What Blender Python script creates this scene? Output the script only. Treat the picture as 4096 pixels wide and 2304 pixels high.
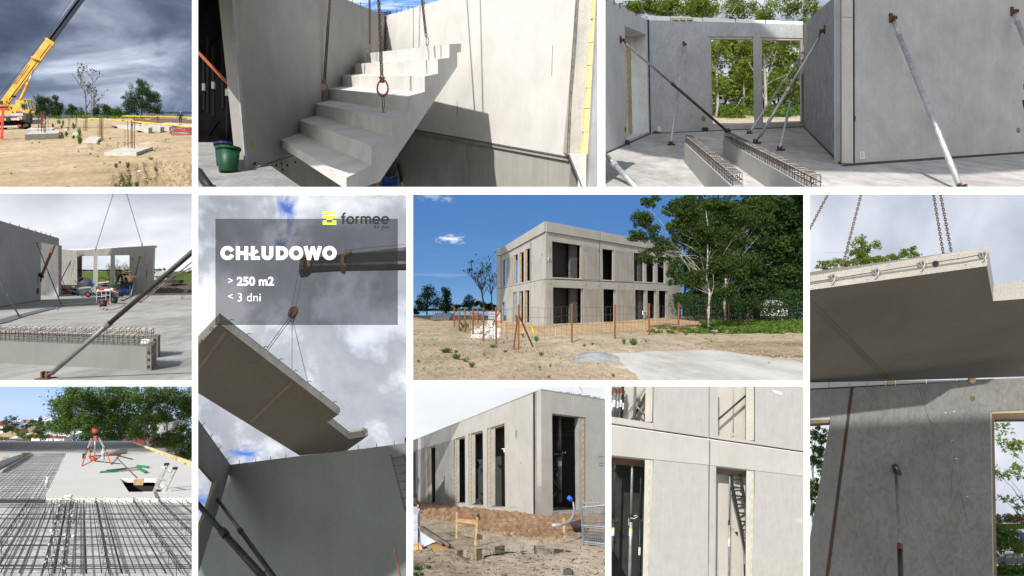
import bpy,bmesh,math,random
import numpy as np
from math import sin,cos,pi,radians,sqrt
from mathutils import Vector,Matrix,noise as mnoise
from mathutils.geometry import tessellate_polygon
scene=bpy.context.scene
COL=scene.collection
for o in list(bpy.data.objects):
 bpy.data.objects.remove(o)
 # ------------------------------------------------------------------ camera, sky light, sun, exposure
F=2400.0
cam_d=bpy.data.cameras.new('camera');cam=bpy.data.objects.new('camera',cam_d);COL.objects.link(cam)
cam_d.sensor_width=36.0;cam_d.sensor_fit='HORIZONTAL';cam_d.lens=36.0*F/4096.0
cam.rotation_euler=(pi/2,0,0)
cam_d.clip_start=0.05;cam_d.clip_end=30000.0
scene.camera=cam
SUN_EL,SUN_AZ=radians(38),radians(22)
TO_SUN=Vector((-sin(SUN_AZ)*cos(SUN_EL),-cos(SUN_AZ)*cos(SUN_EL),sin(SUN_EL)))
world=bpy.data.worlds.new('World');scene.world=world;world.use_nodes=True
wn=world.node_tree.nodes;wl=world.node_tree.links;wn.clear()
w_out=wn.new('ShaderNodeOutputWorld');w_bg=wn.new('ShaderNodeBackground');w_sky=wn.new('ShaderNodeTexSky')
w_sky.sky_type='NISHITA';w_sky.sun_disc=False
w_sky.sun_elevation=SUN_EL;w_sky.sun_rotation=math.atan2(TO_SUN.x,TO_SUN.y)
w_sky.dust_density=1.5
w_bg.inputs['Strength'].default_value=0.15
w_hs=wn.new('ShaderNodeHueSaturation');w_hs.inputs['Saturation'].default_value=0.5
wl.new(w_sky.outputs[0],w_hs.inputs['Color']);wl.new(w_hs.outputs[0],w_bg.inputs[0]);wl.new(w_bg.outputs[0],w_out.inputs[0])
sun_d=bpy.data.lights.new('sun','SUN');sun=bpy.data.objects.new('sun',sun_d);COL.objects.link(sun)
sun_d.energy=4.8;sun_d.angle=radians(0.5);sun_d.color=(1.0,0.965,0.91)
sun.rotation_euler=TO_SUN.to_track_quat('Z','Y').to_euler()
vs=scene.view_settings
vs.view_transform='Standard';vs.look='None';vs.exposure=0.2;vs.gamma=1.0;vs.use_curve_mapping=False
try:
 scene.cycles.use_denoising=True
 scene.cycles.max_bounces=6;scene.cycles.diffuse_bounces=3;scene.cycles.transparent_max_bounces=8
except Exception:
 pass
rng=random.Random(7)
nrng=np.random.default_rng(7)
Z=Vector((0,0,1))
# ------------------------------------------------------------------ a stage: one building site seen through one opening
def uv3(u,v,d):
 return Vector(((u-2048)/F*d,d,(1152-v)/F*d))
class Stage:
 """x, y are the reading coordinates of one picture; hz is its horizon, near the depth of the ground at row yn."""
 def __init__(s,u0,v0,k,hz,near,yn,win):
  s.u0,s.v0,s.k,s.hz=u0,v0,k,hz
  s.h=near*k*(yn-hz)/F
  s.slope=(1152-(v0+k*hz))/F
  s.win=win
  uc=(max(win[0]if win[0]is not None else 0,0)+min(win[2]if win[2]is not None else 4096,4096))/2
  s.fw=Vector(((uc-2048)/F,1,s.slope))
 def at(s,x,y,d):return uv3(s.u0+s.k*x,s.v0+s.k*y,d)
 def px(s,d):return s.k/F*d
 def gd(s,y):return s.h*F/(s.k*(y-s.hz))
 def g(s,x,y):return s.at(x,y,s.gd(y))
 def gat(s,x,d):return Vector(((s.u0+s.k*x-2048)/F*d,d,s.slope*d-s.h))
 def top(s,p,y):return Vector((p.x,p.y,(1152-(s.v0+s.k*y))/F*p.y))
 def inv(s,p):
  return((2048+p.x/p.y*F-s.u0)/s.k,(1152-p.z/p.y*F-s.v0)/s.k)
 def planes(s,m=10):
  l,t,r,b=s.win
  out=[]
  if l is not None:out.append((Vector((1,-(l-m-2048)/F,0))))
  if r is not None:out.append((Vector((-1,(r+m-2048)/F,0))))
  if t is not None:out.append((Vector((0,(1152-t+m)/F,-1))))
  if b is not None:out.append((Vector((0,-(1152-b-m)/F,1))))
  return out
class Wall:
 """A plane through A and B (vertical unless up is given); p(x, y) is the point of it seen at x, y."""
 def __init__(s,S,A,B,up=Z):
  s.S,s.A,s.B=S,A,B
  s.n=(B-A).cross(up).normalized()
  if s.n.dot(A)>0:s.n=-s.n
 def p(s,x,y,off=0.0):
  r=s.S.at(x,y,1.0)
  q=r*(s.n.dot(s.A)/s.n.dot(r))
  return q+s.n*off
 def d(s,x,y):return s.p(x,y).y
 def ps(s,pts,off=0.0):return[s.p(x,y,off)for x,y in pts]
 # ------------------------------------------------------------------ objects
WLOC={}
def wloc(o):return WLOC.get(o.name,Vector((0,0,0)))
def put(o,parent=None):
 COL.objects.link(o)
 if parent is not None:
  o.parent=parent
  o.matrix_parent_inverse=Matrix.Translation(-wloc(parent))
 return o
def tag(o,label,cat,group=None):
 o['label']=label;o['category']=cat
 if group:o['group']=group
 return o
def kind(o,k):
 o['kind']=k;return o
def thing(name,label,cat,loc,group=None):
 o=bpy.data.objects.new(name,None)
 o.location=loc;o.empty_display_size=0.1
 put(o);WLOC[o.name]=Vector(loc)
 return tag(o,label,cat,group)
def clip_bm(bm,planes):
 for n in planes:
  geom=bm.verts[:]+bm.edges[:]+bm.faces[:]
  if not bm.faces:return
  bmesh.ops.bisect_plane(bm,geom=geom,dist=1e-6,plane_co=(0,0,0),plane_no=n,clear_inner=True)
def mk(name,V,Fa,mat,parent=None,smooth=False,clip=None,ctr=True,mats=None,mi=None):
 """One mesh object from world-space vertices; its origin goes to the middle of it."""
 me=bpy.data.meshes.new(name)
 V=np.asarray([tuple(v)for v in V],dtype=np.float64)if not isinstance(V,np.ndarray)else V
 c=Vector((0,0,0))
 if ctr and len(V):
  c=Vector(((V.min(0)+V.max(0))/2).tolist())
 me.from_pydata((V-np.array(c)).tolist(),[],[tuple(f)for f in Fa])
 if clip is not None:
  bm=bmesh.new();bm.from_mesh(me)
  bmesh.ops.translate(bm,verts=bm.verts,vec=c)
  clip_bm(bm,clip.planes())
  bmesh.ops.translate(bm,verts=bm.verts,vec=-c)
  bm.to_mesh(me);bm.free()
 if mats:
  for m in mats:me.materials.append(m)
  if mi is not None and clip is None:me.polygons.foreach_set('material_index',mi)
 else:
  me.materials.append(mat)
 if smooth:me.polygons.foreach_set('use_smooth',[True]*len(me.polygons))
 me.update()
 o=bpy.data.objects.new(name,me);o.location=c
 put(o,parent);WLOC[o.name]=c
 return o
class MB:
 """Collects shapes for one mesh."""
 def __init__(s):s.V,s.F,s.m=[],[],[]
 def add(s,VF,mi=0):
  V,Fa=VF;n=len(s.V)
  s.V+=[tuple(v)for v in V];s.F+=[tuple(i+n for i in f)for f in Fa];s.m+=[mi]*len(Fa)
  return s
 def mk(s,name,mat,parent=None,**kw):return mk(name,s.V,s.F,mat,parent,**kw)
BOXF=[(0,3,2,1),(4,5,6,7),(0,1,5,4),(1,2,6,5),(2,3,7,6),(3,0,4,7)]
def boxv(O,a,b,c):
 O,a,b,c=Vector(O),Vector(a),Vector(b),Vector(c)
 return[O,O+a,O+a+b,O+b,O+c,O+a+c,O+a+b+c,O+b+c],BOXF
def cbox(c,sx,sy,sz):
 return boxv(Vector(c)-Vector((sx,sy,sz))/2,(sx,0,0),(0,sy,0),(0,0,sz))
def prism(loops,off):
 """A flat polygon (first loop) with holes (other loops), given thickness by the vector off."""
 loops=[[Vector(p)for p in l]for l in loops]
 flat=[p for l in loops for p in l];n=len(flat);off=Vector(off)
 # tessellate in 2-D for safety
 tri=tessellate_polygon(loops)
 V=flat+[p+off for p in flat]
 Fa=[tuple(t)for t in tri]+[tuple(i+n for i in reversed(t))for t in tri]
 b=0
 for l in loops:
  m=len(l)
  for i in range(m):
   j=(i+1)%m
   Fa.append((b+i,b+j,b+j+n,b+i+n))
  b+=m
 return V,Fa
def frame_of(d):
 d=Vector(d).normalized()
 a=d.cross(Z)
 if a.length<1e-4:a=Vector((1,0,0))
 a.normalize()
 return a,d.cross(a).normalized(),d
def tubev(pts,r,n=6,cap=True):
 """A tube through pts; r a number or one radius per point."""
 pts=[Vector(p)for p in pts]
 rs=[r]*len(pts)if not hasattr(r,'__len__')else r
 V,Fa=[],[]
 for i,p in enumerate(pts):
  d=pts[min(i+1,len(pts)-1)]-pts[max(i-1,0)]
  if d.length<1e-9:d=Vector((0,0,1))
  a,b,_=frame_of(d)
  if i and(a.dot(pa)<0):a,b=-a,-b
  pa=a
  for k in range(n):
   t=2*pi*k/n
   V.append(p+(a*cos(t)+b*sin(t))*rs[i])
 for i in range(len(pts)-1):
  for k in range(n):
   k2=(k+1)%n
   Fa.append((i*n+k,i*n+k2,(i+1)*n+k2,(i+1)*n+k))
 if cap:
  Fa.append(tuple(range(n-1,-1,-1)));Fa.append(tuple((len(pts)-1)*n+k for k in range(n)))
 return V,Fa
def lathev(c,prof,n=16,axis=Z):
 """Turned shape: prof is a list of (radius, height along axis)."""
 a,b,d=frame_of(axis)
 V,Fa=[],[]
 for r,h in prof:
  for k in range(n):
   t=2*pi*k/n
   V.append(Vector(c)+d*h+(a*cos(t)+b*sin(t))*r)
 for i in range(len(prof)-1):
  for k in range(n):
   k2=(k+1)%n
   Fa.append((i*n+k,i*n+k2,(i+1)*n+k2,(i+1)*n+k))
 Fa.append(tuple(range(n-1,-1,-1)));Fa.append(tuple((len(prof)-1)*n+k for k in range(n)))
 return V,Fa
_unit={}
def unit_mesh(key,mat):
 k=(key,mat.name)
 if k in _unit:return _unit[k]
 if key=='bar':
  V,Fa=tubev([(0,0,0),(0,0,1)],1.0,6)
 elif key=='tube':
  V,Fa=tubev([(0,0,0),(0,0,1)],1.0,12)
 elif key=='box':
  V,Fa=boxv((-.5,-.5,-.5),(1,0,0),(0,1,0),(0,0,1))
 elif key=='link':
  pts=[]
  for i in range(14):
   t=2*pi*i/14
   pts.append((0.27*cos(t),0,0.40*sin(t)+(0.22 if sin(t)>0.01 else-0.22 if sin(t)<-0.01 else 0)))
  V,Fa=[],[]
  n=14
  for i in range(n):
   p=Vector(pts[i]);d=Vector(pts[(i+1)%n])-Vector(pts[i-1]);d.normalize()
   b=Vector((0,1,0));a=d.cross(b)
   for q in range(6):
    t=2*pi*q/6;V.append(p+(a*cos(t)+b*sin(t))*0.115)
  for i in range(n):
   for q in range(6):
    q2=(q+1)%6;j=(i+1)%n
    Fa.append((i*6+q,i*6+q2,j*6+q2,j*6+q))
 me=bpy.data.meshes.new(key)
 me.from_pydata([tuple(v)for v in V],[],Fa);me.materials.append(mat)
 if key!='box':me.polygons.foreach_set('use_smooth',[len(f)<6 for f in Fa])
 me.update();_unit[k]=me
 return me
def inst(name,key,mat,M4,parent=None):
 o=bpy.data.objects.new(name,unit_mesh(key,mat))
 o.matrix_basis=M4
 put(o,parent);WLOC[o.name]=M4.translation.copy()
 return o
def bar(name,p0,p1,r,mat,parent=None,key='bar'):
 p0,p1=Vector(p0),Vector(p1)
 d=p1-p0
 a,b,z=frame_of(d)
 M4=Matrix(((a.x*r,b.x*r,d.x,p0.x),(a.y*r,b.y*r,d.y,p0.y),(a.z*r,b.z*r,d.z,p0.z),(0,0,0,1)))
 return inst(name,key,mat,M4,parent)
def block(name,c,sx,sy,sz,mat,parent=None,rz=0.0):
 M4=Matrix.Translation(c)@Matrix.Rotation(rz,4,'Z')@Matrix.Diagonal((sx,sy,sz,1))
 return inst(name,'box',mat,M4,parent)
def slabseg(name,p0,p1,w,t,mat,parent=None,side=None):
 """A flat bar from p0 to p1, w wide across the view and t thick."""
 p0,p1=Vector(p0),Vector(p1);d=p1-p0
 a=(side or d.cross(Vector((0,1,0)))).normalized();b=d.cross(a).normalized()
 return mk(name,*boxv(p0-a*w/2-b*t/2,a*w,b*t,d),mat,parent)
 # ------------------------------------------------------------------ materials
def new_mat(name):
 m=bpy.data.materials.new(name);m.use_nodes=True
 nt=m.node_tree;nt.nodes.clear()
 return m,nt,nt.nodes,nt.links
def _n(nodes,t,**kw):
 n=nodes.new(t)
 for k,v in kw.items():
  if k in n.inputs:n.inputs[k].default_value=v
  else:setattr(n,k,v)
 return n
def ramp(nodes,stops,interp='LINEAR'):
 r=nodes.new('ShaderNodeValToRGB');e=r.color_ramp.elements;r.color_ramp.interpolation=interp
 while len(e)>1:e.remove(e[-1])
 for i,(p,c)in enumerate(stops):
  if i==0:e[0].position=p;x=e[0]
  else:x=e.new(p)
  x.color=(c[0],c[1],c[2],1)if hasattr(c,'__len__')else(c,c,c,1)
 return r
def layer(nodes,links,base,other,fac,mode='MIX'):
 m=nodes.new('ShaderNodeMix');m.data_type='RGBA';m.blend_type=mode
 if isinstance(fac,(int,float)):m.inputs[0].default_value=fac
 else:links.new(fac,m.inputs[0])
 for sck,v in((m.inputs[6],base),(m.inputs[7],other)):
  if hasattr(v,'default_value')or hasattr(v,'links'):links.new(v,sck)
  else:sck.default_value=(v[0],v[1],v[2],1)
 return m.outputs[2]
def tex(nodes,links,scale,detail=5,rough=.55,sxyz=(1,1,1),dist=0.0,seed=0.0):
 tc=nodes.new('ShaderNodeTexCoord');mp=nodes.new('ShaderNodeMapping')
 mp.inputs['Scale'].default_value=tuple(scale*q for q in sxyz);mp.inputs['Location'].default_value=(seed,seed*1.7,seed*.6)
 no=nodes.new('ShaderNodeTexNoise');no.inputs['Scale'].default_value=1.0;no.inputs['Detail'].default_value=detail
 no.inputs['Roughness'].default_value=rough;no.inputs['Distortion'].default_value=dist
 links.new(tc.outputs['Object'],mp.inputs[0]);links.new(mp.outputs[0],no.inputs['Vector'])
 return no.outputs['Fac']
def finish(m,nodes,links,col,rough=.85,metal=0.0,bump=None,bstr=.3,bdist=1.0,spec=.3,normal=None):
 b=nodes.new('ShaderNodeBsdfPrincipled');o=nodes.new('ShaderNodeOutputMaterial')
 if hasattr(col,'links'):links.new(col,b.inputs['Base Color'])
 else:b.inputs['Base Color'].default_value=(col[0],col[1],col[2],1)
 if hasattr(rough,'links'):links.new(rough,b.inputs['Roughness'])
 else:b.inputs['Roughness'].default_value=rough
 b.inputs['Metallic'].default_value=metal;b.inputs['Specular IOR Level'].default_value=spec
 if bump is not None:
  bp=nodes.new('ShaderNodeBump');bp.inputs['Strength'].default_value=bstr;bp.inputs['Distance'].default_value=bdist
  links.new(bump,bp.inputs['Height']);links.new(bp.outputs[0],b.inputs['Normal'])
 links.new(b.outputs[0],o.inputs[0])
 return m
def plain(name,c,rough=.6,metal=0.0,var=.25,s=1.0,spec=.3):
 """Paint, steel, plastic: a colour with soft wear of its own; s is the size of one wear patch."""
 m,nt,nd,lk=new_mat(name)
 f=tex(nd,lk,1.0/s,4)
 r=ramp(nd,[(.35,[q*(1-var)for q in c]),(.65,[min(1,q*(1+var*.6))for q in c])]);lk.new(f,r.inputs[0])
 return finish(m,nd,lk,r.outputs[0],rough,metal,spec=spec)
def concrete(name,c,p,blot=.16,streak=.12,fine=.10,pores=.5,rough=.88,tint=(1.0,.99,.965),trowel=0.0,bstr=.25):
 """Precast concrete; p is the length of one picture unit where it stands."""
 m,nt,nd,lk=new_mat(name)
 def sh(k):return[min(1,q*k)for q in c]
 f1=tex(nd,lk,1/(190*p),6,.6,dist=.4)
 r1=ramp(nd,[(.30,sh(1-blot)),(.5,sh(1.0)),(.72,sh(1+blot))]);lk.new(f1,r1.inputs[0])
 f2=tex(nd,lk,1/(30*p),4,.55,(1,1,.06),seed=3.0)
 r2=ramp(nd,[(.3,1-streak),(.7,1+streak*.5)]);lk.new(f2,r2.inputs[0])
 x=layer(nd,lk,r1.outputs[0],r2.outputs[0],1.0,'MULTIPLY')
 f3=tex(nd,lk,1/(5*p),3,.7,seed=9.0)
 r3=ramp(nd,[(.3,1-fine),(.7,1+fine*.5)]);lk.new(f3,r3.inputs[0])
 x=layer(nd,lk,x,r3.outputs[0],1.0,'MULTIPLY')
 f5=tex(nd,lk,1/(420*p),3,.5,seed=5.0)
 r5=ramp(nd,[(.45,(1,1,1)),(.62,tint)]);lk.new(f5,r5.inputs[0])
 x=layer(nd,lk,x,r5.outputs[0],1.0,'MULTIPLY')
 if trowel:
  f6=tex(nd,lk,1/(38*p),5,.62,(1,1,.55),dist=2.2,seed=12.0)
  r6=ramp(nd,[(.38,1-trowel),(.5,1.0),(.64,1+trowel*.5)]);lk.new(f6,r6.inputs[0])
  x=layer(nd,lk,x,r6.outputs[0],1.0,'MULTIPLY')
 if pores:
  f4=tex(nd,lk,1/(9*p),2,.5,seed=21.0)
  r4=ramp(nd,[(.70,1.0),(.76,1-pores)]);lk.new(f4,r4.inputs[0])
  x=layer(nd,lk,x,r4.outputs[0],1.0,'MULTIPLY')
 return finish(m,nd,lk,x,rough,bump=f3,bstr=bstr,bdist=2*p,spec=.25)
def ground_mat(name,c1,c2,c3,p,dark=None,stones=.25,sq=(1,1,1),bstr=.6,rough=.95):
 """Sand, dirt, slurry: three tones in big and small patches, grit on top."""
 m,nt,nd,lk=new_mat(name)
 f1=tex(nd,lk,1/(160*p),6,.6,sq,dist=.5)
 r1=ramp(nd,[(.33,c1),(.5,c2),(.66,c3)]);lk.new(f1,r1.inputs[0])
 f2=tex(nd,lk,1/(22*p),5,.65,sq,seed=4.0)
 r2=ramp(nd,[(.3,1-.28),(.55,1.0),(.75,1.12)]);lk.new(f2,r2.inputs[0])
 x=layer(nd,lk,r1.outputs[0],r2.outputs[0],1.0,'MULTIPLY')
 f3=tex(nd,lk,1/(3.5*p),3,.7,sq,seed=8.0)
 r3=ramp(nd,[(.30,1-stones),(.5,1.0),(.72,1+stones*.5)]);lk.new(f3,r3.inputs[0])
 x=layer(nd,lk,x,r3.outputs[0],1.0,'MULTIPLY')
 if dark is not None:
  f4=tex(nd,lk,1/(70*p),5,.6,sq,dist=.8,seed=15.0)
  r4=ramp(nd,[(.56,0.0),(.66,1.0)]);lk.new(f4,r4.inputs[0])
  x=layer(nd,lk,x,dark,r4.outputs[0])
 return finish(m,nd,lk,x,rough,bump=f2,bstr=bstr,bdist=6*p,spec=.2)
def leaf_mat(name,cols,trans=.35):
 m,nt,nd,lk=new_mat(name)
 g=nd.new('ShaderNodeNewGeometry')
 r=ramp(nd,[(i/max(1,len(cols)-1),c)for i,c in enumerate(cols)]);lk.new(g.outputs['Random Per Island'],r.inputs[0])
 d=nd.new('ShaderNodeBsdfDiffuse');t=nd.new('ShaderNodeBsdfTranslucent');mx=nd.new('ShaderNodeMixShader');o=nd.new('ShaderNodeOutputMaterial')
 lk.new(r.outputs[0],d.inputs[0]);lk.new(r.outputs[0],t.inputs[0]);mx.inputs[0].default_value=trans
 lk.new(d.outputs[0],mx.inputs[1]);lk.new(t.outputs[0],mx.inputs[2]);lk.new(mx.outputs[0],o.inputs[0])
 return m
def sky_mat(name,stops,scale=(3,6),detail=9,rough=.6,dist=.3,strength=1.0,seed=0.0,stops2=None,scale2=(2,2),fac2=.5,low=None,puffs=()):
 """An overcast or blue sky that gives off its own light: cloudy noise through a colour ramp, over a second, broader one."""
 m,nt,nd,lk=new_mat(name)
 tc=nd.new('ShaderNodeTexCoord')
 def no(sc,sd,det):
  mp=nd.new('ShaderNodeMapping');mp.inputs['Scale'].default_value=(sc[0],0,sc[1]);mp.inputs['Location'].default_value=(sd,sd*.37,sd*1.31)
  n=nd.new('ShaderNodeTexNoise');n.inputs['Scale'].default_value=1.0;n.inputs['Detail'].default_value=det;n.inputs['Roughness'].default_value=rough;n.inputs['Distortion'].default_value=dist
  lk.new(tc.outputs['Generated'],mp.inputs[0]);lk.new(mp.outputs[0],n.inputs['Vector'])
  return n.outputs['Fac']
 r=ramp(nd,stops);lk.new(no(scale,seed,detail),r.inputs[0]);x=r.outputs[0]
 if stops2:
  r2=ramp(nd,stops2);lk.new(no(scale2,seed+5,5),r2.inputs[0])
  x=layer(nd,lk,x,r2.outputs[0],fac2,'MULTIPLY')
 if low:
  sp=nd.new('ShaderNodeSeparateXYZ');lk.new(tc.outputs['Generated'],sp.inputs[0])
  r3=ramp(nd,low);lk.new(sp.outputs[2],r3.inputs[0])
  x=layer(nd,lk,x,r3.outputs[0],1.0,'MULTIPLY')
 for(cx,cz,rx,rz,st,*pc)in puffs:
  mp=nd.new('ShaderNodeMapping');mp.inputs['Location'].default_value=(-cx/rx,0,-cz/rz);mp.inputs['Scale'].default_value=(1/rx,0,1/rz)
  ln=nd.new('ShaderNodeVectorMath');ln.operation='LENGTH';n2=nd.new('ShaderNodeTexNoise');n2.inputs['Scale'].default_value=1.4;n2.inputs['Detail'].default_value=7
  ad=nd.new('ShaderNodeMath');ad.operation='MULTIPLY_ADD';ad.inputs[1].default_value=3.2
  lk.new(tc.outputs['Generated'],mp.inputs[0]);lk.new(mp.outputs[0],ln.inputs[0]);lk.new(mp.outputs[0],n2.inputs['Vector']);lk.new(n2.outputs['Fac'],ad.inputs[0]);lk.new(ln.outputs['Value'],ad.inputs[2])
  mr=nd.new('ShaderNodeMapRange');mr.inputs[1].default_value=1.65;mr.inputs[2].default_value=2.65;mr.inputs[3].default_value=st;mr.inputs[4].default_value=0.0
  lk.new(ad.outputs[0],mr.inputs[0]);x=layer(nd,lk,x,pc[0]if pc else(.86,.88,.92),mr.outputs[0])
 e=nd.new('ShaderNodeEmission');e.inputs['Strength'].default_value=strength;o=nd.new('ShaderNodeOutputMaterial')
 lk.new(x,e.inputs[0]);lk.new(e.outputs[0],o.inputs[0])
 return m
def sky(S,d,mat,y1,x0=None,x1=None,y0=None):
 """The stage's own sky, standing beyond everything else on it."""
 l,t,r,b=S.win
 V=[]
 u0=S.u0+S.k*x0 if x0 is not None else l-8;u1=S.u0+S.k*x1 if x1 is not None else r+8
 v0=S.v0+S.k*y0 if y0 is not None else t-8;v1=S.v0+S.k*y1
 a,b2,c,e=uv3(u0,v0,d),uv3(u1,v0,d),uv3(u1,v1,d),uv3(u0,v1,d)
 back=Vector((0,d*.01,0))
 return kind(mk('sky',*boxv(e,c-e,back,a-e),mat),'structure')
def sheet(S,name,x0,x1,y0,y1,nx,ny,fn,mat,k='structure',power=1.0,parent=None):
 """A piece of ground: rows from y0 (far) to y1 (near); fn(x, y) lifts it, in picture units."""
 V,Fa=[],[]
 for j in range(ny+1):
  y=y0+(y1-y0)*(j/ny)**power;d=S.gd(y);q=S.px(d)
  for i in range(nx+1):
   x=x0+(x1-x0)*i/nx
   P=S.at(x,y,d);P.z+=fn(x,y)*q
   V.append(P)
 for j in range(ny):
  for i in range(nx):
   a=j*(nx+1)+i
   Fa.append((a,a+1,a+nx+2,a+nx+1))
 o=mk(name,V,Fa,mat,parent,smooth=True)
 return kind(o,k)if k else o
def fbm(x,y,s,o=3,sd=0.0):
 v,a,t=0.0,1.0,0.0
 for i in range(o):
  v+=a*mnoise.noise(Vector((x/s+sd,y/s-sd,sd*2.3)));t+=a;a*=.5;s*=.5
 return v/t
 # ------------------------------------------------------------------ plants
def leaf_cloud(centers,radii,n,size,flat=.75,squash=None):
 """n small leaf faces in clumps; returns V (numpy), F."""
 centers=np.asarray(centers,float);radii=np.asarray(radii,float)
 w=radii[:,0]*radii[:,2];w=w/w.sum()
 idx=nrng.choice(len(centers),n,p=w)
 u=nrng.normal(size=(n,3));u/=np.linalg.norm(u,axis=1)[:,None]
 rr=nrng.random(n)**.42
 P=centers[idx]+u*rr[:,None]*radii[idx]
 a=nrng.normal(size=(n,3));a/=np.linalg.norm(a,axis=1)[:,None]
 b=nrng.normal(size=(n,3));b-=(b*a).sum(1)[:,None]*a;b/=np.linalg.norm(b,axis=1)[:,None]
 s=size*(0.45+1.25*nrng.random(n)**1.7)[:,None]
 V=np.empty((n*4,3))
 V[0::4]=P-a*s;V[1::4]=P+b*s*flat*.6;V[2::4]=P+a*s;V[3::4]=P-b*s*flat*.6
 Fa=np.arange(n*4).reshape(n,4).tolist()
 return V,Fa
def keep_in(S,V,Fa,m=4):
 """Drops leaves that would reach past the stage's opening."""
 l,t,r,b=S.win
 C4=V.reshape(-1,4,3).mean(1)
 u=2048+C4[:,0]/C4[:,1]*F;v=1152-C4[:,2]/C4[:,1]*F
 ok=np.ones(len(C4),bool)
 if l is not None:ok&=u>l-m
 if r is not None:ok&=u<r+m
 if t is not None:ok&=v>t-m
 if b is not None:ok&=v<b+m
 V=V.reshape(-1,4,3)[ok].reshape(-1,3)
 return V,np.arange(len(V)).reshape(-1,4).tolist()
def crown_clumps(S,d,blobs,per=14,depth=1.0,clump=.44):
 """blobs: (x, y, rx, ry) in picture units at depth d -> centres and radii of leaf clumps, denser near the outside."""
 q=S.px(d);cs,rs=[],[]
 for(x,y,rx,ry)in blobs:
  c=S.at(x,y,d);k=per
  for i in range(k):
   u=Vector((rng.gauss(0,1),rng.gauss(0,1),rng.gauss(0,1))).normalized()*(rng.random()**.45)
   cs.append((c.x+u.x*rx*q*.82,c.y+u.y*(rx+ry)/2*q*depth*.82,c.z+u.z*ry*q*.82))
   e=clump*(.6+.8*rng.random())
   rs.append((rx*q*e,(rx+ry)/2*q*e*depth,ry*q*e*.8))
 return cs,rs
def limb_pts(a,b,sag=.12,n=5,wob=.04):
 a,b=Vector(a),Vector(b);L=(b-a).length
 out=[]
 for i in range(n+1):
  t=i/n
  p=a.lerp(b,t)+Vector((0,0,L*sag*sin(pi*t)))
  if 0<i<n:p+=Vector((rng.uniform(-1,1),rng.uniform(-1,1),rng.uniform(-1,1)))*L*wob
  out.append(p)
 return out
def tree(S,name,label,d,base,ytop,blobs,n,leaf,lmat,tmat,group=None,tr=6,limbs=8,per=14,lr=.55,clump=.44,depth=1.0,lean=0,cat='tree',keep=True,trunk_top=None,wide=1.0):
 """trunk > limbs joined to it, and a crown of leaf clumps. base (x, y), tr trunk radius, leaf leaf size: picture units at depth d."""
 q=S.px(d);B=S.at(base[0],base[1],d)
 t=thing(name,label,cat,B,group)
 cs,rs=crown_clumps(S,d,blobs,per,depth,clump)
 V,Fa=leaf_cloud(cs,rs,n,leaf*q)
 if keep:V,Fa=keep_in(S,V,Fa)
 if len(V):mk('crown',V,Fa,lmat,t)
 T=S.at(base[0]+lean,trunk_top if trunk_top is not None else ytop,d)
 mb=MB();pts=limb_pts(B-Z*q*2,T,0,7,.012)
 mb.add(tubev(pts,[tr*q*(1-.85*i/7)for i in range(8)],7))
 for i in range(limbs):
  k=rng.uniform(.25,.85);a=pts[int(k*7)];c=Vector(cs[rng.randrange(len(cs))])
  if c.z<a.z:c.z=a.z+abs(c.z-a.z)*.4
  mb.add(tubev(limb_pts(a,c,.06,4),[tr*q*(1-k*.8)*lr*(1-.8*j/4)for j in range(5)],5))
 mb.mk('trunk',tmat,t,smooth=True,clip=S if keep else None)
 return t
def bare_tree(S,name,label,d,base,ytop,mat,tr=5,spread=.5,levels=5,group=None,cat='tree',trunks=1,lean=0.0,leafm=None,nleaf=0,leaf=3,seed=1,first=.35):
 r2=random.Random(seed);q=S.px(d);B=S.at(base[0],base[1],d)
 H=(S.top(B,ytop)-B).z
 t=thing(name,label,cat,B,group);mt=MB();mbr=MB();tips=[]
 def grow(p,dr,L,r,lv):
  n=3;pts=[p];c=Vector(dr)
  for i in range(n):
   c=(c+Vector((r2.uniform(-1,1),r2.uniform(-1,1),r2.uniform(-.6,1)))*.18).normalized()
   pts.append(pts[-1]+c*L/n)
  (mt if lv==levels else mbr).add(tubev(pts,[r*(1-.45*i/n)for i in range(n+1)],6 if lv>2 else 4,cap=False))
  if lv<=0:
   tips.append(pts[-1]);return
  for k in range(r2.choice((2,3,3))if lv<levels else 5):
   s=r2.uniform(first if lv==levels else.35,1.0);a=pts[min(n,int(s*n+.5))]
   ax=Vector((r2.uniform(-1,1),r2.uniform(-1,1),r2.uniform(-.1,.5))).normalized()
   grow(a,(c*(1-spread)+ax*spread+Z*.12).normalized(),L*r2.uniform(.48,.72),r*.55,lv-1)
 for k in range(trunks):
  grow(B+Vector((k*q*tr*2.6,0,-2*q)),Vector((lean+k*.06,0,1)).normalized(),H*.55*(1-.12*k),tr*q,levels)
 mt.mk('trunk',mat,t,smooth=True);mbr.mk('branches',mat,t)
 if leafm is not None and nleaf and tips:
  pick=[tips[r2.randrange(len(tips))]for _ in range(max(6,nleaf//12))]
  V,Fa=leaf_cloud([tuple(p)for p in pick],[(6*q,6*q,6*q)]*len(pick),nleaf,leaf*q)
  mk('leaves',V,Fa,leafm,t)
 return t
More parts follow.
